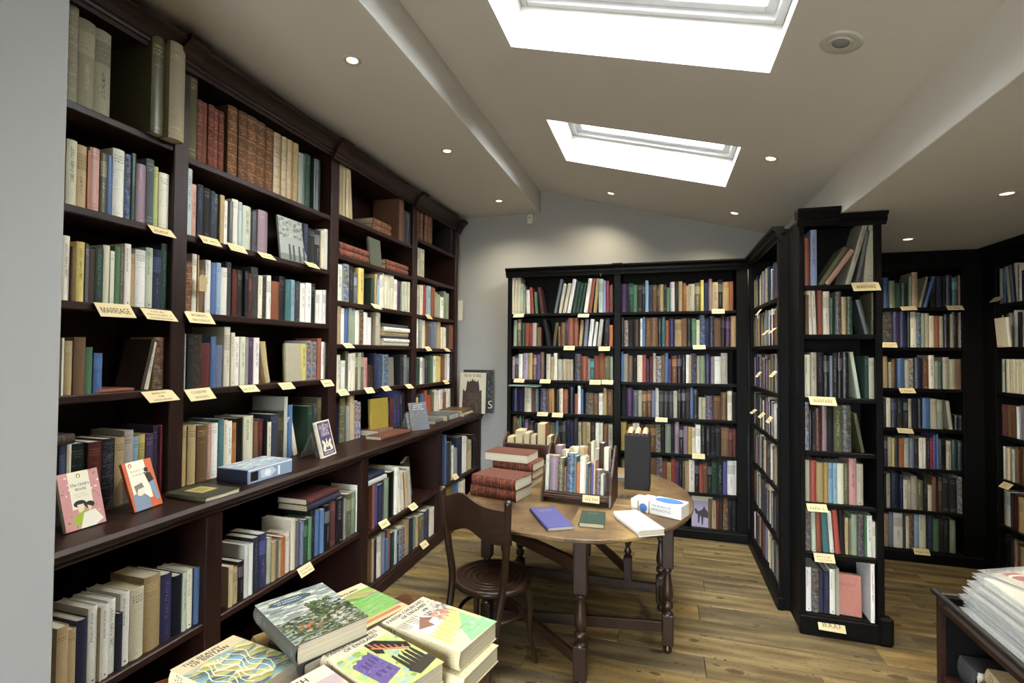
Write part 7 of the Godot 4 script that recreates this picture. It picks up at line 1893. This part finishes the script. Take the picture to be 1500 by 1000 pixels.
# a two tier trough: a lower front shelf and a raised back one
func trough(called: String, label: String, at: Vector3, turn: float, w: float, backwards: bool) -> void:
	var fr := Transform3D(Basis(Vector3.UP, turn), at)
	var t := thing(called, label, "book trough", fr)
	var m: Material = M.trough_wood
	for sg in [-1.0, 1.0]:
		var pm := MB.new()
		pm.prism([Vector2(0.06, 0), Vector2(0.05, 0.07), Vector2(0.0, 0.16), Vector2(-0.12, 0.30), Vector2(-0.16, 0.31), Vector2(-0.19, 0.29), Vector2(-0.20, 0.22), Vector2(-0.20, 0.0)] if not backwards else [Vector2(0.07, 0.0), Vector2(0.07, 0.20), Vector2(0.055, 0.225), Vector2(0.03, 0.25), Vector2(-0.01, 0.272), Vector2(-0.05, 0.26), Vector2(-0.11, 0.20), Vector2(-0.12, 0.0)], Vector3(sg * (w / 2) - 0.007, 0, 0), Vector3(0, 0, 1), Vector3(0, 1, 0), Vector3(0.014, 0, 0), 0.002)
		obj("end_panel", pm.mesh(), m, t)
	var W := w / 2 - 0.0072
	if backwards:
		obj("back_board", bx(Vector3(-W, 0.10, 0.055), Vector3(W, 0.205, 0.067), 0.003, 0), m, t)
		obj("shelf", bx(Vector3(-W, 0.10, -0.11), Vector3(W, 0.112, 0.055), 0.003, 0), m, t)
	else:
		obj("shelf", bx(Vector3(-W, 0.05, -0.08), Vector3(W, 0.064, 0.055), 0.003, 0), m, t)
		obj("lip", bx(Vector3(-W, 0.03, 0.048), Vector3(W, 0.05, 0.058), 0.003, 0), m, t)
		obj("riser", bx(Vector3(-W, 0.064, -0.092), Vector3(W, 0.16, -0.080), 0.003, 0), m, t)
		obj("shelf", bx(Vector3(-W, 0.16, -0.19), Vector3(W, 0.172, -0.080), 0.003, 0), m, t)
	var tilt := Basis(Vector3.RIGHT, -0.10)
	if backwards:
		var rows := [[-0.143, 0.05, 0.13, "buff", "first buff"], [-0.08, 0.05, 0.18, "cream", "second cream"], [-0.024, 0.04, 0.165, "stone", "third grey"], [0.026, 0.04, 0.15, "tan", "fourth tan"], [0.085, 0.06, 0.235, "rust", "thick fifth rust"], [0.14, 0.035, 0.15, "brown", "sixth brown"]]
		for b in rows:
			# fore-edges towards the camera
			var own := Transform3D(Basis(Vector3.UP, PI), Vector3(b[0], 0.1128, -0.085))
			book("trough_book", "%s book from left in the rear trough, page edges showing" % b[4], fr * own, b[1], b[2], 0.125, PAL[b[3]], 0, false, "books in the rear trough", false, Color("d2c39b"))
		return
	var front := [[0.022, 0.195, "pale green", 3], [0.052, 0.195, "mauve", 3], [0.034, 0.185, "olive", 6], [0.018, 0.135, "brown", 0], [0.045, 0.215, "sky blue", 10], [0.010, 0.20, "teal", 0], [0.022, 0.165, "orange", 0], [0.012, 0.20, "ivory", 2], [0.011, 0.205, "white", 2], [0.010, 0.20, "cream", 1], [0.013, 0.165, "slate blue", 10], [0.016, 0.14, "olive", 0], [0.014, 0.165, "violet", 1], [0.010, 0.185, "salmon", 0], [0.030, 0.135, "stone", 10], [0.016, 0.11, "pale grey", 0]]
	var x := -W + 0.004
	var k := 0
	for b in front:
		var own := Transform3D(tilt, Vector3(x + b[0] / 2, 0.0658, 0.040))
		book("trough_book", "%s book, %s from left in the front row of the table trough" % [b[2], nth(k)], fr * own, b[0] - 0.0008, b[1], 0.105, PAL[b[2]], b[3], b[0] < 0.014, "front row of the trough", true)
		x += b[0]
		k += 1
	var rear := [[0.04, 0.125, "mauve"], [0.024, 0.10, "stone"], [0.024, 0.10, "cream"], [0.022, 0.12, "buff"], [0.03, 0.12, "ivory"], [0.034, 0.125, "buff"], [0.02, 0.12, "tan"], [0.020, 0.15, "brown"], [0.018, 0.16, "cream"], [0.03, 0.12, "stone"], [0.028, 0.155, "dark brown"], [0.028, 0.13, "ivory"]]
	x = -W + 0.03
	k = 0
	for b in rear:
		var own := Transform3D(Basis(Vector3.RIGHT, -0.06), Vector3(x + b[0] / 2, 0.1735, -0.085))
		book("trough_book", "%s book, %s from left in the raised back row of the trough" % [b[2], nth(k)], fr * own, b[0] - 0.0008, b[1], 0.095, PAL[b[2]], 0, false, "back row of the trough", false)
		x += b[0]
		k += 1
	var tagm := thing("trough_card", "cream hand-lettered card hanging on the front of the table trough", "label card", fr * Transform3D(Basis(Vector3.RIGHT, -0.25), Vector3(0.09, 0.047, 0.060)))
	obj("card", bx(Vector3(-0.047, -0.022, 0), Vector3(0.047, 0.018, 0.001), 0), M.card, tagm)
	scribble(tagm, Transform3D(Basis(), Vector3(0, -0.002, 0.0012)), 0.07, 0.026, 1, M.ink, 73)

# ---------------------------------------------------------------- the pile in the foreground
# corners of the front cover as they lie: head at the spine, head at the fore-edge, tail at the spine; top: height of the cover
func piled(label: String, head_spine: Vector2, head_fore: Vector2, tail_spine: Vector2, top: float, t: float, colour: Color, img: Image, tilt := 0.0) -> Array:
	var y := Vector3(head_spine.x - tail_spine.x, 0, head_spine.y - tail_spine.y)
	var d := head_spine.distance_to(head_fore)
	var fr := flat_frame(Vector3(tail_spine.x, top - t / 2, tail_spine.y), y, Vector3.UP)
	if tilt != 0.0: fr.basis = Basis(fr.basis.y.normalized(), tilt) * fr.basis
	var o := book("illustrated_book", label, fr, t, y.length(), d, colour, 3, false, "", true, Color("ddd3b8"))
	if img: print_on(o, t, y.length(), d, img, 0.0, 0.003, 0.3)
	return [o, t, y.length(), d]

func words_on(b: Array, words: String, fx: float, fy: float, width: float, mat: Material, font: Font = null) -> void:
	cover_words(b[0], b[1], b[2], b[3], words, fx, fy, width, mat, font)

func stand_books() -> void:
	var S := 0.6805
	var r := RandomNumberGenerator.new(); r.seed = 33
	# flowing hills in blues and greens
	var im := sheet(Color("b9b58c"), 224, 320)
	var bands := [Color("6f93b5"), Color("9fb35c"), Color("c8c06a"), Color("5e7a52"), Color("a98f4e"), Color("7fa8b0"), Color("584f7c"), Color("d8d3b4")]
	for k in 34:
		var y0 := 0.2 + k * 0.024
		var pts := []
		for q in 13: pts.append([q / 12.0, y0 + 0.05 * sin(q * 0.9 + k * 0.7) + 0.02 * sin(q * 2.1 + k)])
		for q in 13: pts.append([1.0 - q / 12.0, y0 + 0.024 + 0.05 * sin((12 - q) * 0.9 + k * 0.7 + 0.5)])
		poly(im, pts, bands[(k * 5) % 8])
	for k in 7:
		var pts := []
		for q in 10: pts.append([0.15 + 0.1 * k + 0.05 * sin(q * 1.2 + k), 0.25 + q * 0.07])
		for q in 10: pts.append([0.162 + 0.1 * k + 0.05 * sin((9 - q) * 1.2 + k), 0.25 + (9 - q) * 0.07])
		poly(im, pts, Color("e6e4d8"))
	poly(im, [[0.0, 0.0], [1.0, 0.0], [1.0, 0.19], [0.0, 0.19]], Color("d2c39f"))
	piled("cream volume under the Beauty of Britain book at the left of the stand", Vector2(-1.15, -0.93), Vector2(-1.127, -1.10), Vector2(-0.905, -0.90), S + 0.045, 0.044, Color("cbbf9d"), null)
	var b := piled("book titled The Beauty of Britain with swirling blue green hills, foreground left", Vector2(-1.14, -0.94), Vector2(-1.115, -1.108), Vector2(-0.895, -0.905), S + 0.094, 0.048, Color("cfc3a0"), im)
	words_on(b, "THE BEAUTY", 0.42, 0.07, 0.095, M.ink, sans)
	words_on(b, "OF BRITAIN", 0.48, 0.135, 0.095, M.ink, sans)
	# glossy landscape on top of the heap
	piled("tan jacketed book at the bottom of the heap under the landscape painting book", Vector2(-1.12, -1.17), Vector2(-1.088, -1.32), Vector2(-0.90, -1.04), S + 0.055, 0.054, Color("b59a6a"), null)
	piled("black and cream book beneath the landscape painting book", Vector2(-1.01, -1.12), Vector2(-0.95, -1.30), Vector2(-0.85, -1.056), S + 0.0905, 0.034, Color("2c2f30"), null)
	im = sheet(Color("8d9590"), 224, 288)
	for k in 200: oval(im, r.randf(), r.randf() * 0.55, r.randf_range(0.04, 0.12), r.randf_range(0.008, 0.03), [Color("a6aca4"), Color("7f8885"), Color("c2c3b6"), Color("6f7a7c")][k % 4])
	for k in 420: oval(im, r.randf(), 0.55 + r.randf() * 0.45, r.randf_range(0.012, 0.05), r.randf_range(0.008, 0.02), [Color("3c4a34"), Color("53603f"), Color("2b3328"), Color("6e6a48")][k % 4])
	for k in 260: oval(im, 0.52 + r.randf() * r.randf() * 0.48, 0.34 + r.randf() * 0.34, r.randf_range(0.01, 0.035), r.randf_range(0.008, 0.022), [Color("3e4d33"), Color("2a3427"), Color("5c6a44")][k % 3])
	for k in 40: oval(im, 0.66 + r.randf() * 0.2, 0.66 + r.randf() * 0.32, 0.03, 0.012, [Color("9a958a"), Color("7f7d76"), Color("b3aea0")][k % 3])
	for k in 12: oval(im, 0.2 + r.randf() * 0.25, 0.72 + r.randf() * 0.12, 0.02, 0.015, Color("a8603f"))
	oval(im, 0.42, 0.15, 0.30, 0.075, Color("4c463a")); oval(im, 0.42, 0.15, 0.26, 0.058, Color("3b5f72"))
	b = piled("large glossy book with a landscape painting on top of the foreground heap", Vector2(-1.098, -1.158), Vector2(-1.062, -1.355), Vector2(-0.853, -1.03), S + 0.152, 0.052, Color("4a4a44"), im)
	scribble(b[0].get_node("cover"), cover_spot(b[1], b[2], b[3], 0.42, 0.15), 0.085, 0.024, 2, M.white_ink, 74)
	# ... ENGLAND in greens behind
	im = sheet(Color("a7ad66"), 224, 320)
	for k in 12:
		var pts := []
		for q in 9: pts.append([q / 8.0, 0.2 + k * 0.055 + 0.07 * sin(q * 0.8 + k * 1.3)])
		for q in 9: pts.append([1.0 - q / 8.0, 0.26 + k * 0.055 + 0.07 * sin((8 - q) * 0.8 + k * 1.3 + 0.4)])
		poly(im, pts, [Color("7fae4e"), Color("a9986a"), Color("5f9a52"), Color("c2b884"), Color("8a7a9a"), Color("93bd5a")][k % 6])
	poly(im, [[0.0, 0.45], [0.3, 0.40], [1.0, 0.38], [1.0, 0.80], [0.0, 0.84]], Color("7cb060"))
	for k in 120: oval(im, r.randf(), 0.42 + r.randf() * 0.4, r.randf_range(0.03, 0.1), 0.008, [Color("8abf6c"), Color("6fa257"), Color("93b884"), Color("85b86a")][k % 4])
	for k in 4: poly(im, [[0.0, 0.5 + 0.09 * k], [1.0, 0.44 + 0.1 * k], [1.0, 0.446 + 0.1 * k], [0.0, 0.508 + 0.09 * k]], Color("6d7a4c"))
	poly(im, [[0, 0], [1, 0], [1, 0.17], [0, 0.17]], Color("d5cba8")); poly(im, [[0, 0.86], [1, 0.86], [1, 1.0], [0, 1.0]], Color("c9b98c"))
	poly(im, [[0.1, 0.88], [0.9, 0.88], [0.9, 0.94], [0.1, 0.94]], Color("b9785c"))
	b = piled("green book titled England lying behind the landscape painting book", Vector2(-1.085, -1.385), Vector2(-0.997, -1.555), Vector2(-0.845, -1.293), S + 0.05, 0.049, Color("c6b98c"), im)
	words_on(b, "ENGLAND", 0.62, 0.12, 0.07, M.ink, sans)
	# parish churches, two copies
	for c in 2:
		im = sheet(Color("c9c0aa"), 224, 320)
		if c == 0:
			for k in 130: oval(im, 0.5 + r.randf() * 0.55, 0.12 + r.randf() * 0.36, 0.03, 0.018, [Color("8f8b86"), Color("6b6668"), Color("b5aea8"), Color("57545a"), Color("c9c3bb")][k % 5])
			poly(im, [[0.05, 0.3], [0.5, 0.22], [0.62, 0.5], [0.2, 0.6]], Color("e2dccd"))
			poly(im, [[0.16, 0.42], [0.44, 0.27], [0.56, 0.38], [0.42, 0.40], [0.40, 0.50]], Color("8a6452"))
			poly(im, [[0.44, 0.27], [0.56, 0.38], [0.50, 0.39]], Color("6f4e42"))
			for k in 26: oval(im, 0.6 + r.randf() * 0.3, 0.34 + r.randf() * 0.16, 0.045, 0.025, [Color("b98672"), Color("a87463"), Color("cc9d86")][k % 3])
			for k in 26:
				var px := 0.12 + 0.03 * k
				var py := 0.62 - 0.18 * px + 0.03 * sin(k * 2.0)
				poly(im, [[px, py], [px + 0.025, py - 0.01], [px + 0.03, py + 0.2 + 0.05 * sin(k * 1.3)], [px, py + 0.22]], [Color("d8d27e"), Color("c3c96f"), Color("e4dfa8"), Color("b3bf62")][k % 4])
			poly(im, [[0.34, 0.98], [0.5, 0.80], [0.8, 0.62], [1.0, 0.5], [1.0, 1.0]], Color("86b787"))
			for k in 30: oval(im, 0.55 + r.randf() * 0.45, 0.72 + r.randf() * 0.28, 0.05, 0.012, [Color("93c294"), Color("78a97c"), Color("a5cda2")][k % 3])
			for k in 14: poly(im, [[0.9 + 0.01 * (k % 4), 0.4 + k * 0.03], [1.0, 0.39 + k * 0.03], [1.0, 0.41 + k * 0.03], [0.93, 0.425 + k * 0.03]], Color("d9d488"))
			for k in 9:
				var bx0 := 0.02 + 0.05 * k
				poly(im, [[bx0, 0.19], [bx0 + 0.012, 0.19], [bx0 + 0.06 - 0.02 * (k % 4), 0.34], [bx0 + 0.052 - 0.02 * (k % 4), 0.34]], Color("5c524c"))
		else:
			poly(im, [[0, 0.25], [1, 0.18], [1, 1], [0, 1]], Color("b8bf78"))
			for k in 120: oval(im, r.randf(), 0.22 + r.randf() * 0.72, r.randf_range(0.02, 0.07), r.randf_range(0.012, 0.035), [Color("a9c46a"), Color("8fb2b8"), Color("cfc98e"), Color("7f9f52"), Color("c2cf86"), Color("9fb7a8")][k % 6])
			poly(im, [[0.10, 0.42], [0.14, 0.38], [0.18, 0.40], [0.24, 0.35], [0.30, 0.37], [0.36, 0.32], [0.42, 0.34], [0.46, 0.31], [0.52, 0.76], [0.16, 0.84]], Color("65558c"))
			for k in 60: oval(im, 0.14 + r.randf() * 0.33, 0.42 + r.randf() * 0.36, 0.02, 0.012, [Color("77679c"), Color("56477c"), Color("6f6096")][k % 3])
			for k in 4: poly(im, [[0.2 + k * 0.07, 0.44 - 0.012 * k], [0.235 + k * 0.07, 0.435 - 0.012 * k], [0.24 + k * 0.07, 0.54 - 0.012 * k], [0.205 + k * 0.07, 0.55 - 0.012 * k]], Color("463a6c"))
			for k in 3: poly(im, [[0.22 + k * 0.09, 0.64], [0.26 + k * 0.09, 0.63], [0.265 + k * 0.09, 0.70], [0.225 + k * 0.09, 0.71]], Color("463a6c"))
			poly(im, [[0.52, 0.20], [0.60, 0.12], [0.70, 0.20], [1.0, 0.46], [0.96, 0.56], [0.66, 0.36], [0.60, 0.46], [0.52, 0.40]], Color("241f1e"))
			for k in 6: poly(im, [[0.56 + k * 0.065, 0.20 + k * 0.055], [0.585 + k * 0.065, 0.19 + k * 0.055], [0.60 + k * 0.06, 0.31 + k * 0.04], [0.575 + k * 0.06, 0.32 + k * 0.04]], Color("a9684d"))
			poly(im, [[0.55, 0.28], [0.92, 0.55], [0.90, 0.575], [0.54, 0.31]], Color("b5775a"))
			for k in 5: poly(im, [[0.60 + k * 0.075, 0.56 + 0.03 * (k % 3)], [0.64 + k * 0.075, 0.54 + 0.03 * (k % 2)], [0.66 + k * 0.075, 0.84], [0.585 + k * 0.075, 0.86]], Color("2a2624"))
			poly(im, [[0.56, 0.84], [1.0, 0.78], [1.0, 0.9], [0.62, 0.96]], Color("35312c"))
		poly(im, [[0, 0], [0.9, 0], [0.9, 0.19], [0, 0.19]], Color("cdc5af"))
		if c == 0:
			piled("cream book under the right-hand Parish Churches book", Vector2(-0.72, -1.24), Vector2(-0.672, -1.41), Vector2(-0.475, -1.185), S + 0.046, 0.045, Color("cdc2a0"), null)
			b = piled("Parish Churches of England book with pale green field, right side of the stand", Vector2(-0.762, -1.273), Vector2(-0.706, -1.445), Vector2(-0.494, -1.206), S + 0.098, 0.05, Color("cdc09a"), im)
		else:
			piled("blue and cream book under the left-hand Parish Churches book", Vector2(-0.82, -1.08), Vector2(-0.76, -1.25), Vector2(-0.585, -0.99), S + 0.045, 0.044, Color("a9b4bc"), null)
			b = piled("Parish Churches of England book with purple tower and timber gable, foreground", Vector2(-0.828, -1.096), Vector2(-0.765, -1.262), Vector2(-0.582, -1.0), S + 0.097, 0.05, Color("cabf9e"), im)
		words_on(b, "PARISH CHURCHES", 0.47, 0.06, 0.15, M.ink, sans)
		words_on(b, "OF ENGLAND", 0.55, 0.13, 0.10, M.ink, sans)
	# partly seen ones at the picture's lower edge
	im = sheet(Color("b9a5a8"), 224, 320)
	for k in 40: oval(im, r.randf(), 0.3 + r.randf() * 0.7, 0.09, 0.05, [Color("8f7fa0"), Color("a9b08a"), Color("c9bba0"), Color("7f8fa8")][k % 4])
	poly(im, [[0, 0], [1, 0], [1, 0.2], [0, 0.2]], Color("dccfbb"))
	b = piled("pale book with red framed title at the lower picture edge", Vector2(-0.865, -0.92), Vector2(-0.81, -1.08), Vector2(-0.64, -0.83), S + 0.09, 0.045, Color("cfc3a5"), im)
	words_on(b, "BRITISH", 0.4, 0.09, 0.09, M.ink, sans)
	piled("thin pink and blue book between the foreground piles", Vector2(-0.96, -0.99), Vector2(-0.92, -1.13), Vector2(-0.86, -0.95), S + 0.03, 0.028, Color("b98f9a"), null)

# ---------------------------------------------------------------- hand-lettered cards on the shelf edges
# frame, place along the case, height of the shelf's edge, words where they can be read, which one
const CARDS := [
	["upper", 1.543, 2.049, "", "below the cream book at the end of the second shelf, nearest bay"],
	["upper", 1.366, 1.719, "MARRIAGE", "lettered Marriage on the third shelf, nearest bay"],
	["upper", 1.536, 1.712, "LOCAL|HISTORY +|GENEALOGY", "lettered Local History and Genealogy, third shelf, nearest bay"],
	["upper", 1.547, 1.381, "BRITS|ON|HOLIDAY", "lettered Brits on Holiday, fourth shelf, nearest bay"],
	["upper", 1.772, 2.061, "", "first from left on the second shelf, second bay"],
	["upper", 1.924, 2.059, "", "second from left on the second shelf, second bay"],
	["upper", 2.107, 2.054, "", "third from left on the second shelf, second bay"],
	["upper", 2.460, 2.066, "", "fourth from left on the second shelf, second bay"],
	["upper", 1.724, 1.716, "WOMEN'S|INTEREST", "lettered Women's Interest, third shelf, second bay"],
	["upper", 1.732, 1.377, "COUNTRY|HOUSES", "lettered Country Houses, fourth shelf, second bay"],
	["upper", 2.012, 1.375, "", "second from left on the fourth shelf, second bay"],
	["upper", 2.271, 1.374, "", "third from left on the fourth shelf, second bay"],
	["upper", 2.621, 1.371, "", "last on the fourth shelf, second bay"],
	["upper", 3.160, 1.888, "", "on the third shelf, third bay"],
	["upper", 2.824, 1.601, "", "on the fourth shelf, third bay"],
	["upper", 2.780, 1.301, "", "first from left on the fifth shelf, third bay"],
	["upper", 3.087, 1.294, "", "second from left on the fifth shelf, third bay"],
	["upper", 3.305, 1.290, "", "third from left on the fifth shelf, third bay"],
	["upper", 3.662, 1.284, "", "last on the fifth shelf, third bay"],
	["upper", 4.009, 1.877, "", "on the third shelf, farthest left bay"],
	["upper", 4.003, 1.594, "", "first on the fourth shelf, farthest left bay"],
	["upper", 4.397, 1.586, "", "second on the fourth shelf, farthest left bay"],
	["upper", 4.389, 1.280, "", "on the fifth shelf, farthest left bay"],
	["lower", 2.151, 0.462, "", "on the base shelf behind the landscape painting book"],
	["lower", 2.898, 0.450, "", "left one on the base shelf, third bay"],
	["lower", 3.288, 0.444, "", "right one on the base shelf, third bay"],
	["lower", 3.481, 0.105, "", "on the bottom shelf, third bay"],
	["lower", 4.076, 0.478, "", "on the base shelf, farthest left bay"],
	["back", -1.272, 1.910, "", "left one on the top shelf, left bay of back bookcase"],
	["back", -0.664, 1.901, "", "right one on the top shelf, left bay of back bookcase"],
	["back", -0.793, 1.611, "", "left one on the second shelf, left bay of back bookcase"],
	["back", -0.480, 1.606, "", "right one on the second shelf, left bay of back bookcase"],
	["back", -1.261, 1.303, "", "first from left on the third shelf, left bay of back bookcase"],
	["back", -1.013, 1.303, "", "second from left on the third shelf, left bay of back bookcase"],
	["back", -0.558, 1.307, "", "third from left on the third shelf, left bay of back bookcase"],
	["back", -0.450, 1.309, "", "last on the third shelf, left bay of back bookcase"],
	["back", -1.037, 1.001, "", "left one on the fourth shelf, left bay of back bookcase"],
	["back", -0.897, 1.001, "", "right one on the fourth shelf, left bay of back bookcase"],
	["back", 0.463, 1.924, "", "on the top shelf, right bay of back bookcase"],
	["back", 0.313, 1.621, "", "on the second shelf, right bay of back bookcase"],
	["back", 0.009, 0.997, "", "on the fourth shelf, right bay of back bookcase"],
	["back", 0.307, 0.707, "", "on the fifth shelf, right bay of back bookcase"],
	["end", 1.073, 1.946, "WARFARE", "lettered Warfare at the end of the top shelf, narrow end bookcase"],
	["end", 0.862, 1.313, "WARFARE", "lettered Warfare on the third shelf, narrow end bookcase"],
	["end", 0.832, 0.717, "", "with three lines on the fifth shelf, narrow end bookcase"],
	["end", 0.867, 0.447, "", "with small writing on the sixth shelf, narrow end bookcase"],
	["end", 0.898, 0.094, "W.A.A.F", "lettered WAAF at the foot of the narrow end bookcase"],
	["back", 1.806, 1.921, "", "left one on the top shelf of the alcove"],
	["back", 2.098, 1.921, "", "right one on the top shelf of the alcove"],
	["back", 1.680, 1.646, "", "on the second shelf of the alcove"],
	["back", 1.792, 1.298, "", "on the third shelf of the alcove"],
	["back", 1.777, 0.993, "", "on the fourth shelf of the alcove"],
	["back", 1.873, 0.100, "", "on the bottom shelf of the alcove"],
	["side", -4.011, 1.874, "", "on the top shelf of the edge-on bookcase"],
	["side", -3.746, 1.712, "", "first on the second shelf of the edge-on bookcase"],
	["side", -3.533, 1.716, "", "second on the second shelf of the edge-on bookcase"],
	["side", -4.020, 1.420, "", "first on the third shelf of the edge-on bookcase"],
	["side", -3.519, 1.442, "", "second on the third shelf of the edge-on bookcase"],
	["side", -4.218, 1.125, "", "first on the fourth shelf of the edge-on bookcase"],
	["side", -3.899, 1.135, "", "second on the fourth shelf of the edge-on bookcase"],
	["side", -3.648, 1.137, "", "third on the fourth shelf of the edge-on bookcase"],
	["right", -4.315, 1.963, "", "on the top shelf of the right wall bookcase"],
	["right", -4.222, 1.650, "", "on the second shelf of the right wall bookcase"],
	["right", -4.243, 0.684, "", "on the fifth shelf of the right wall bookcase"],
	["right", -4.215, 0.093, "", "on the bottom shelf of the right wall bookcase"],
]

# strokes of writing too small to read
func scribble(parent: Node, tr: Transform3D, w: float, h: float, rows: int, mat: Material, sd: int) -> void:
	var r := RandomNumberGenerator.new(); r.seed = sd
	var m := MB.new()
	var lh := h / rows
	for k in rows:
		var x := -w / 2 + r.randf() * w * 0.1
		var end := w / 2 - r.randf() * w * 0.2
		var s := lh * 0.55
		while x < end:
			var lw := s * r.randf_range(0.4, 0.7)
			var y := h / 2 - (k + 0.8) * lh
			m.box(Vector3(x, y, 0), Vector3(x + s * 0.16, y + s * r.randf_range(0.7, 1.0), 0.0002))
			var yy := y + s * r.randf_range(0.0, 0.8)
			m.box(Vector3(x + s * 0.16, yy, 0), Vector3(x + lw, yy + s * 0.14, 0.0002))
			x += lw + s * 0.2
			if r.randf() < 0.16: x += s * 0.5
	obj("handwriting", m.mesh(), mat, parent, tr)

func shelf_cards() -> void:
	var k := 0
	for c in CARDS:
		var fr := frame_of(c[0])
		var words: String = c[3]
		var big := words != ""
		var w := 0.13 if big else 0.1
		var h := 0.06 if big else 0.045
		var lift := 0.9 if c[1] > -9 else 0.9
		# the card is folded over the shelf: its face slopes out from the edge
		var tr := fr * Transform3D(Basis(Vector3.RIGHT, -0.75 + 0.12 * sin(k * 1.7)), Vector3(c[1], c[2], 0.0)) * Transform3D(Basis(Vector3.BACK, 0.03 * sin(k * 2.3)), Vector3.ZERO)
		var t := thing("shelf_card", "cream card %s" % c[4], "label card", tr, "hand-lettered shelf cards")
		var cd := obj("card", bx(Vector3(-w / 2, -h, 0.0), Vector3(w / 2, 0.004, 0.0008), 0), M.card, t)
		if big:
			var lines := words.split("|")
			for i in lines.size():
				var lw := minf(w * 0.8, 0.011 * lines[i].length() * (1.0 if lines.size() > 1 else 1.2))
				lettering(cd, lines[i], lw, Transform3D(Basis(), Vector3(0, -h * (i + 0.6) / (lines.size() + 0.2), 0.001)), M.ink, sans, "handwriting", h * 0.5 / (lines.size() + 0.2))
		else:
			scribble(cd, Transform3D(Basis(), Vector3(0, -h * 0.5, 0.001)), w * 0.8, h * 0.7, 1 + k % 2, M.ink, 40 + k)
		k += 1
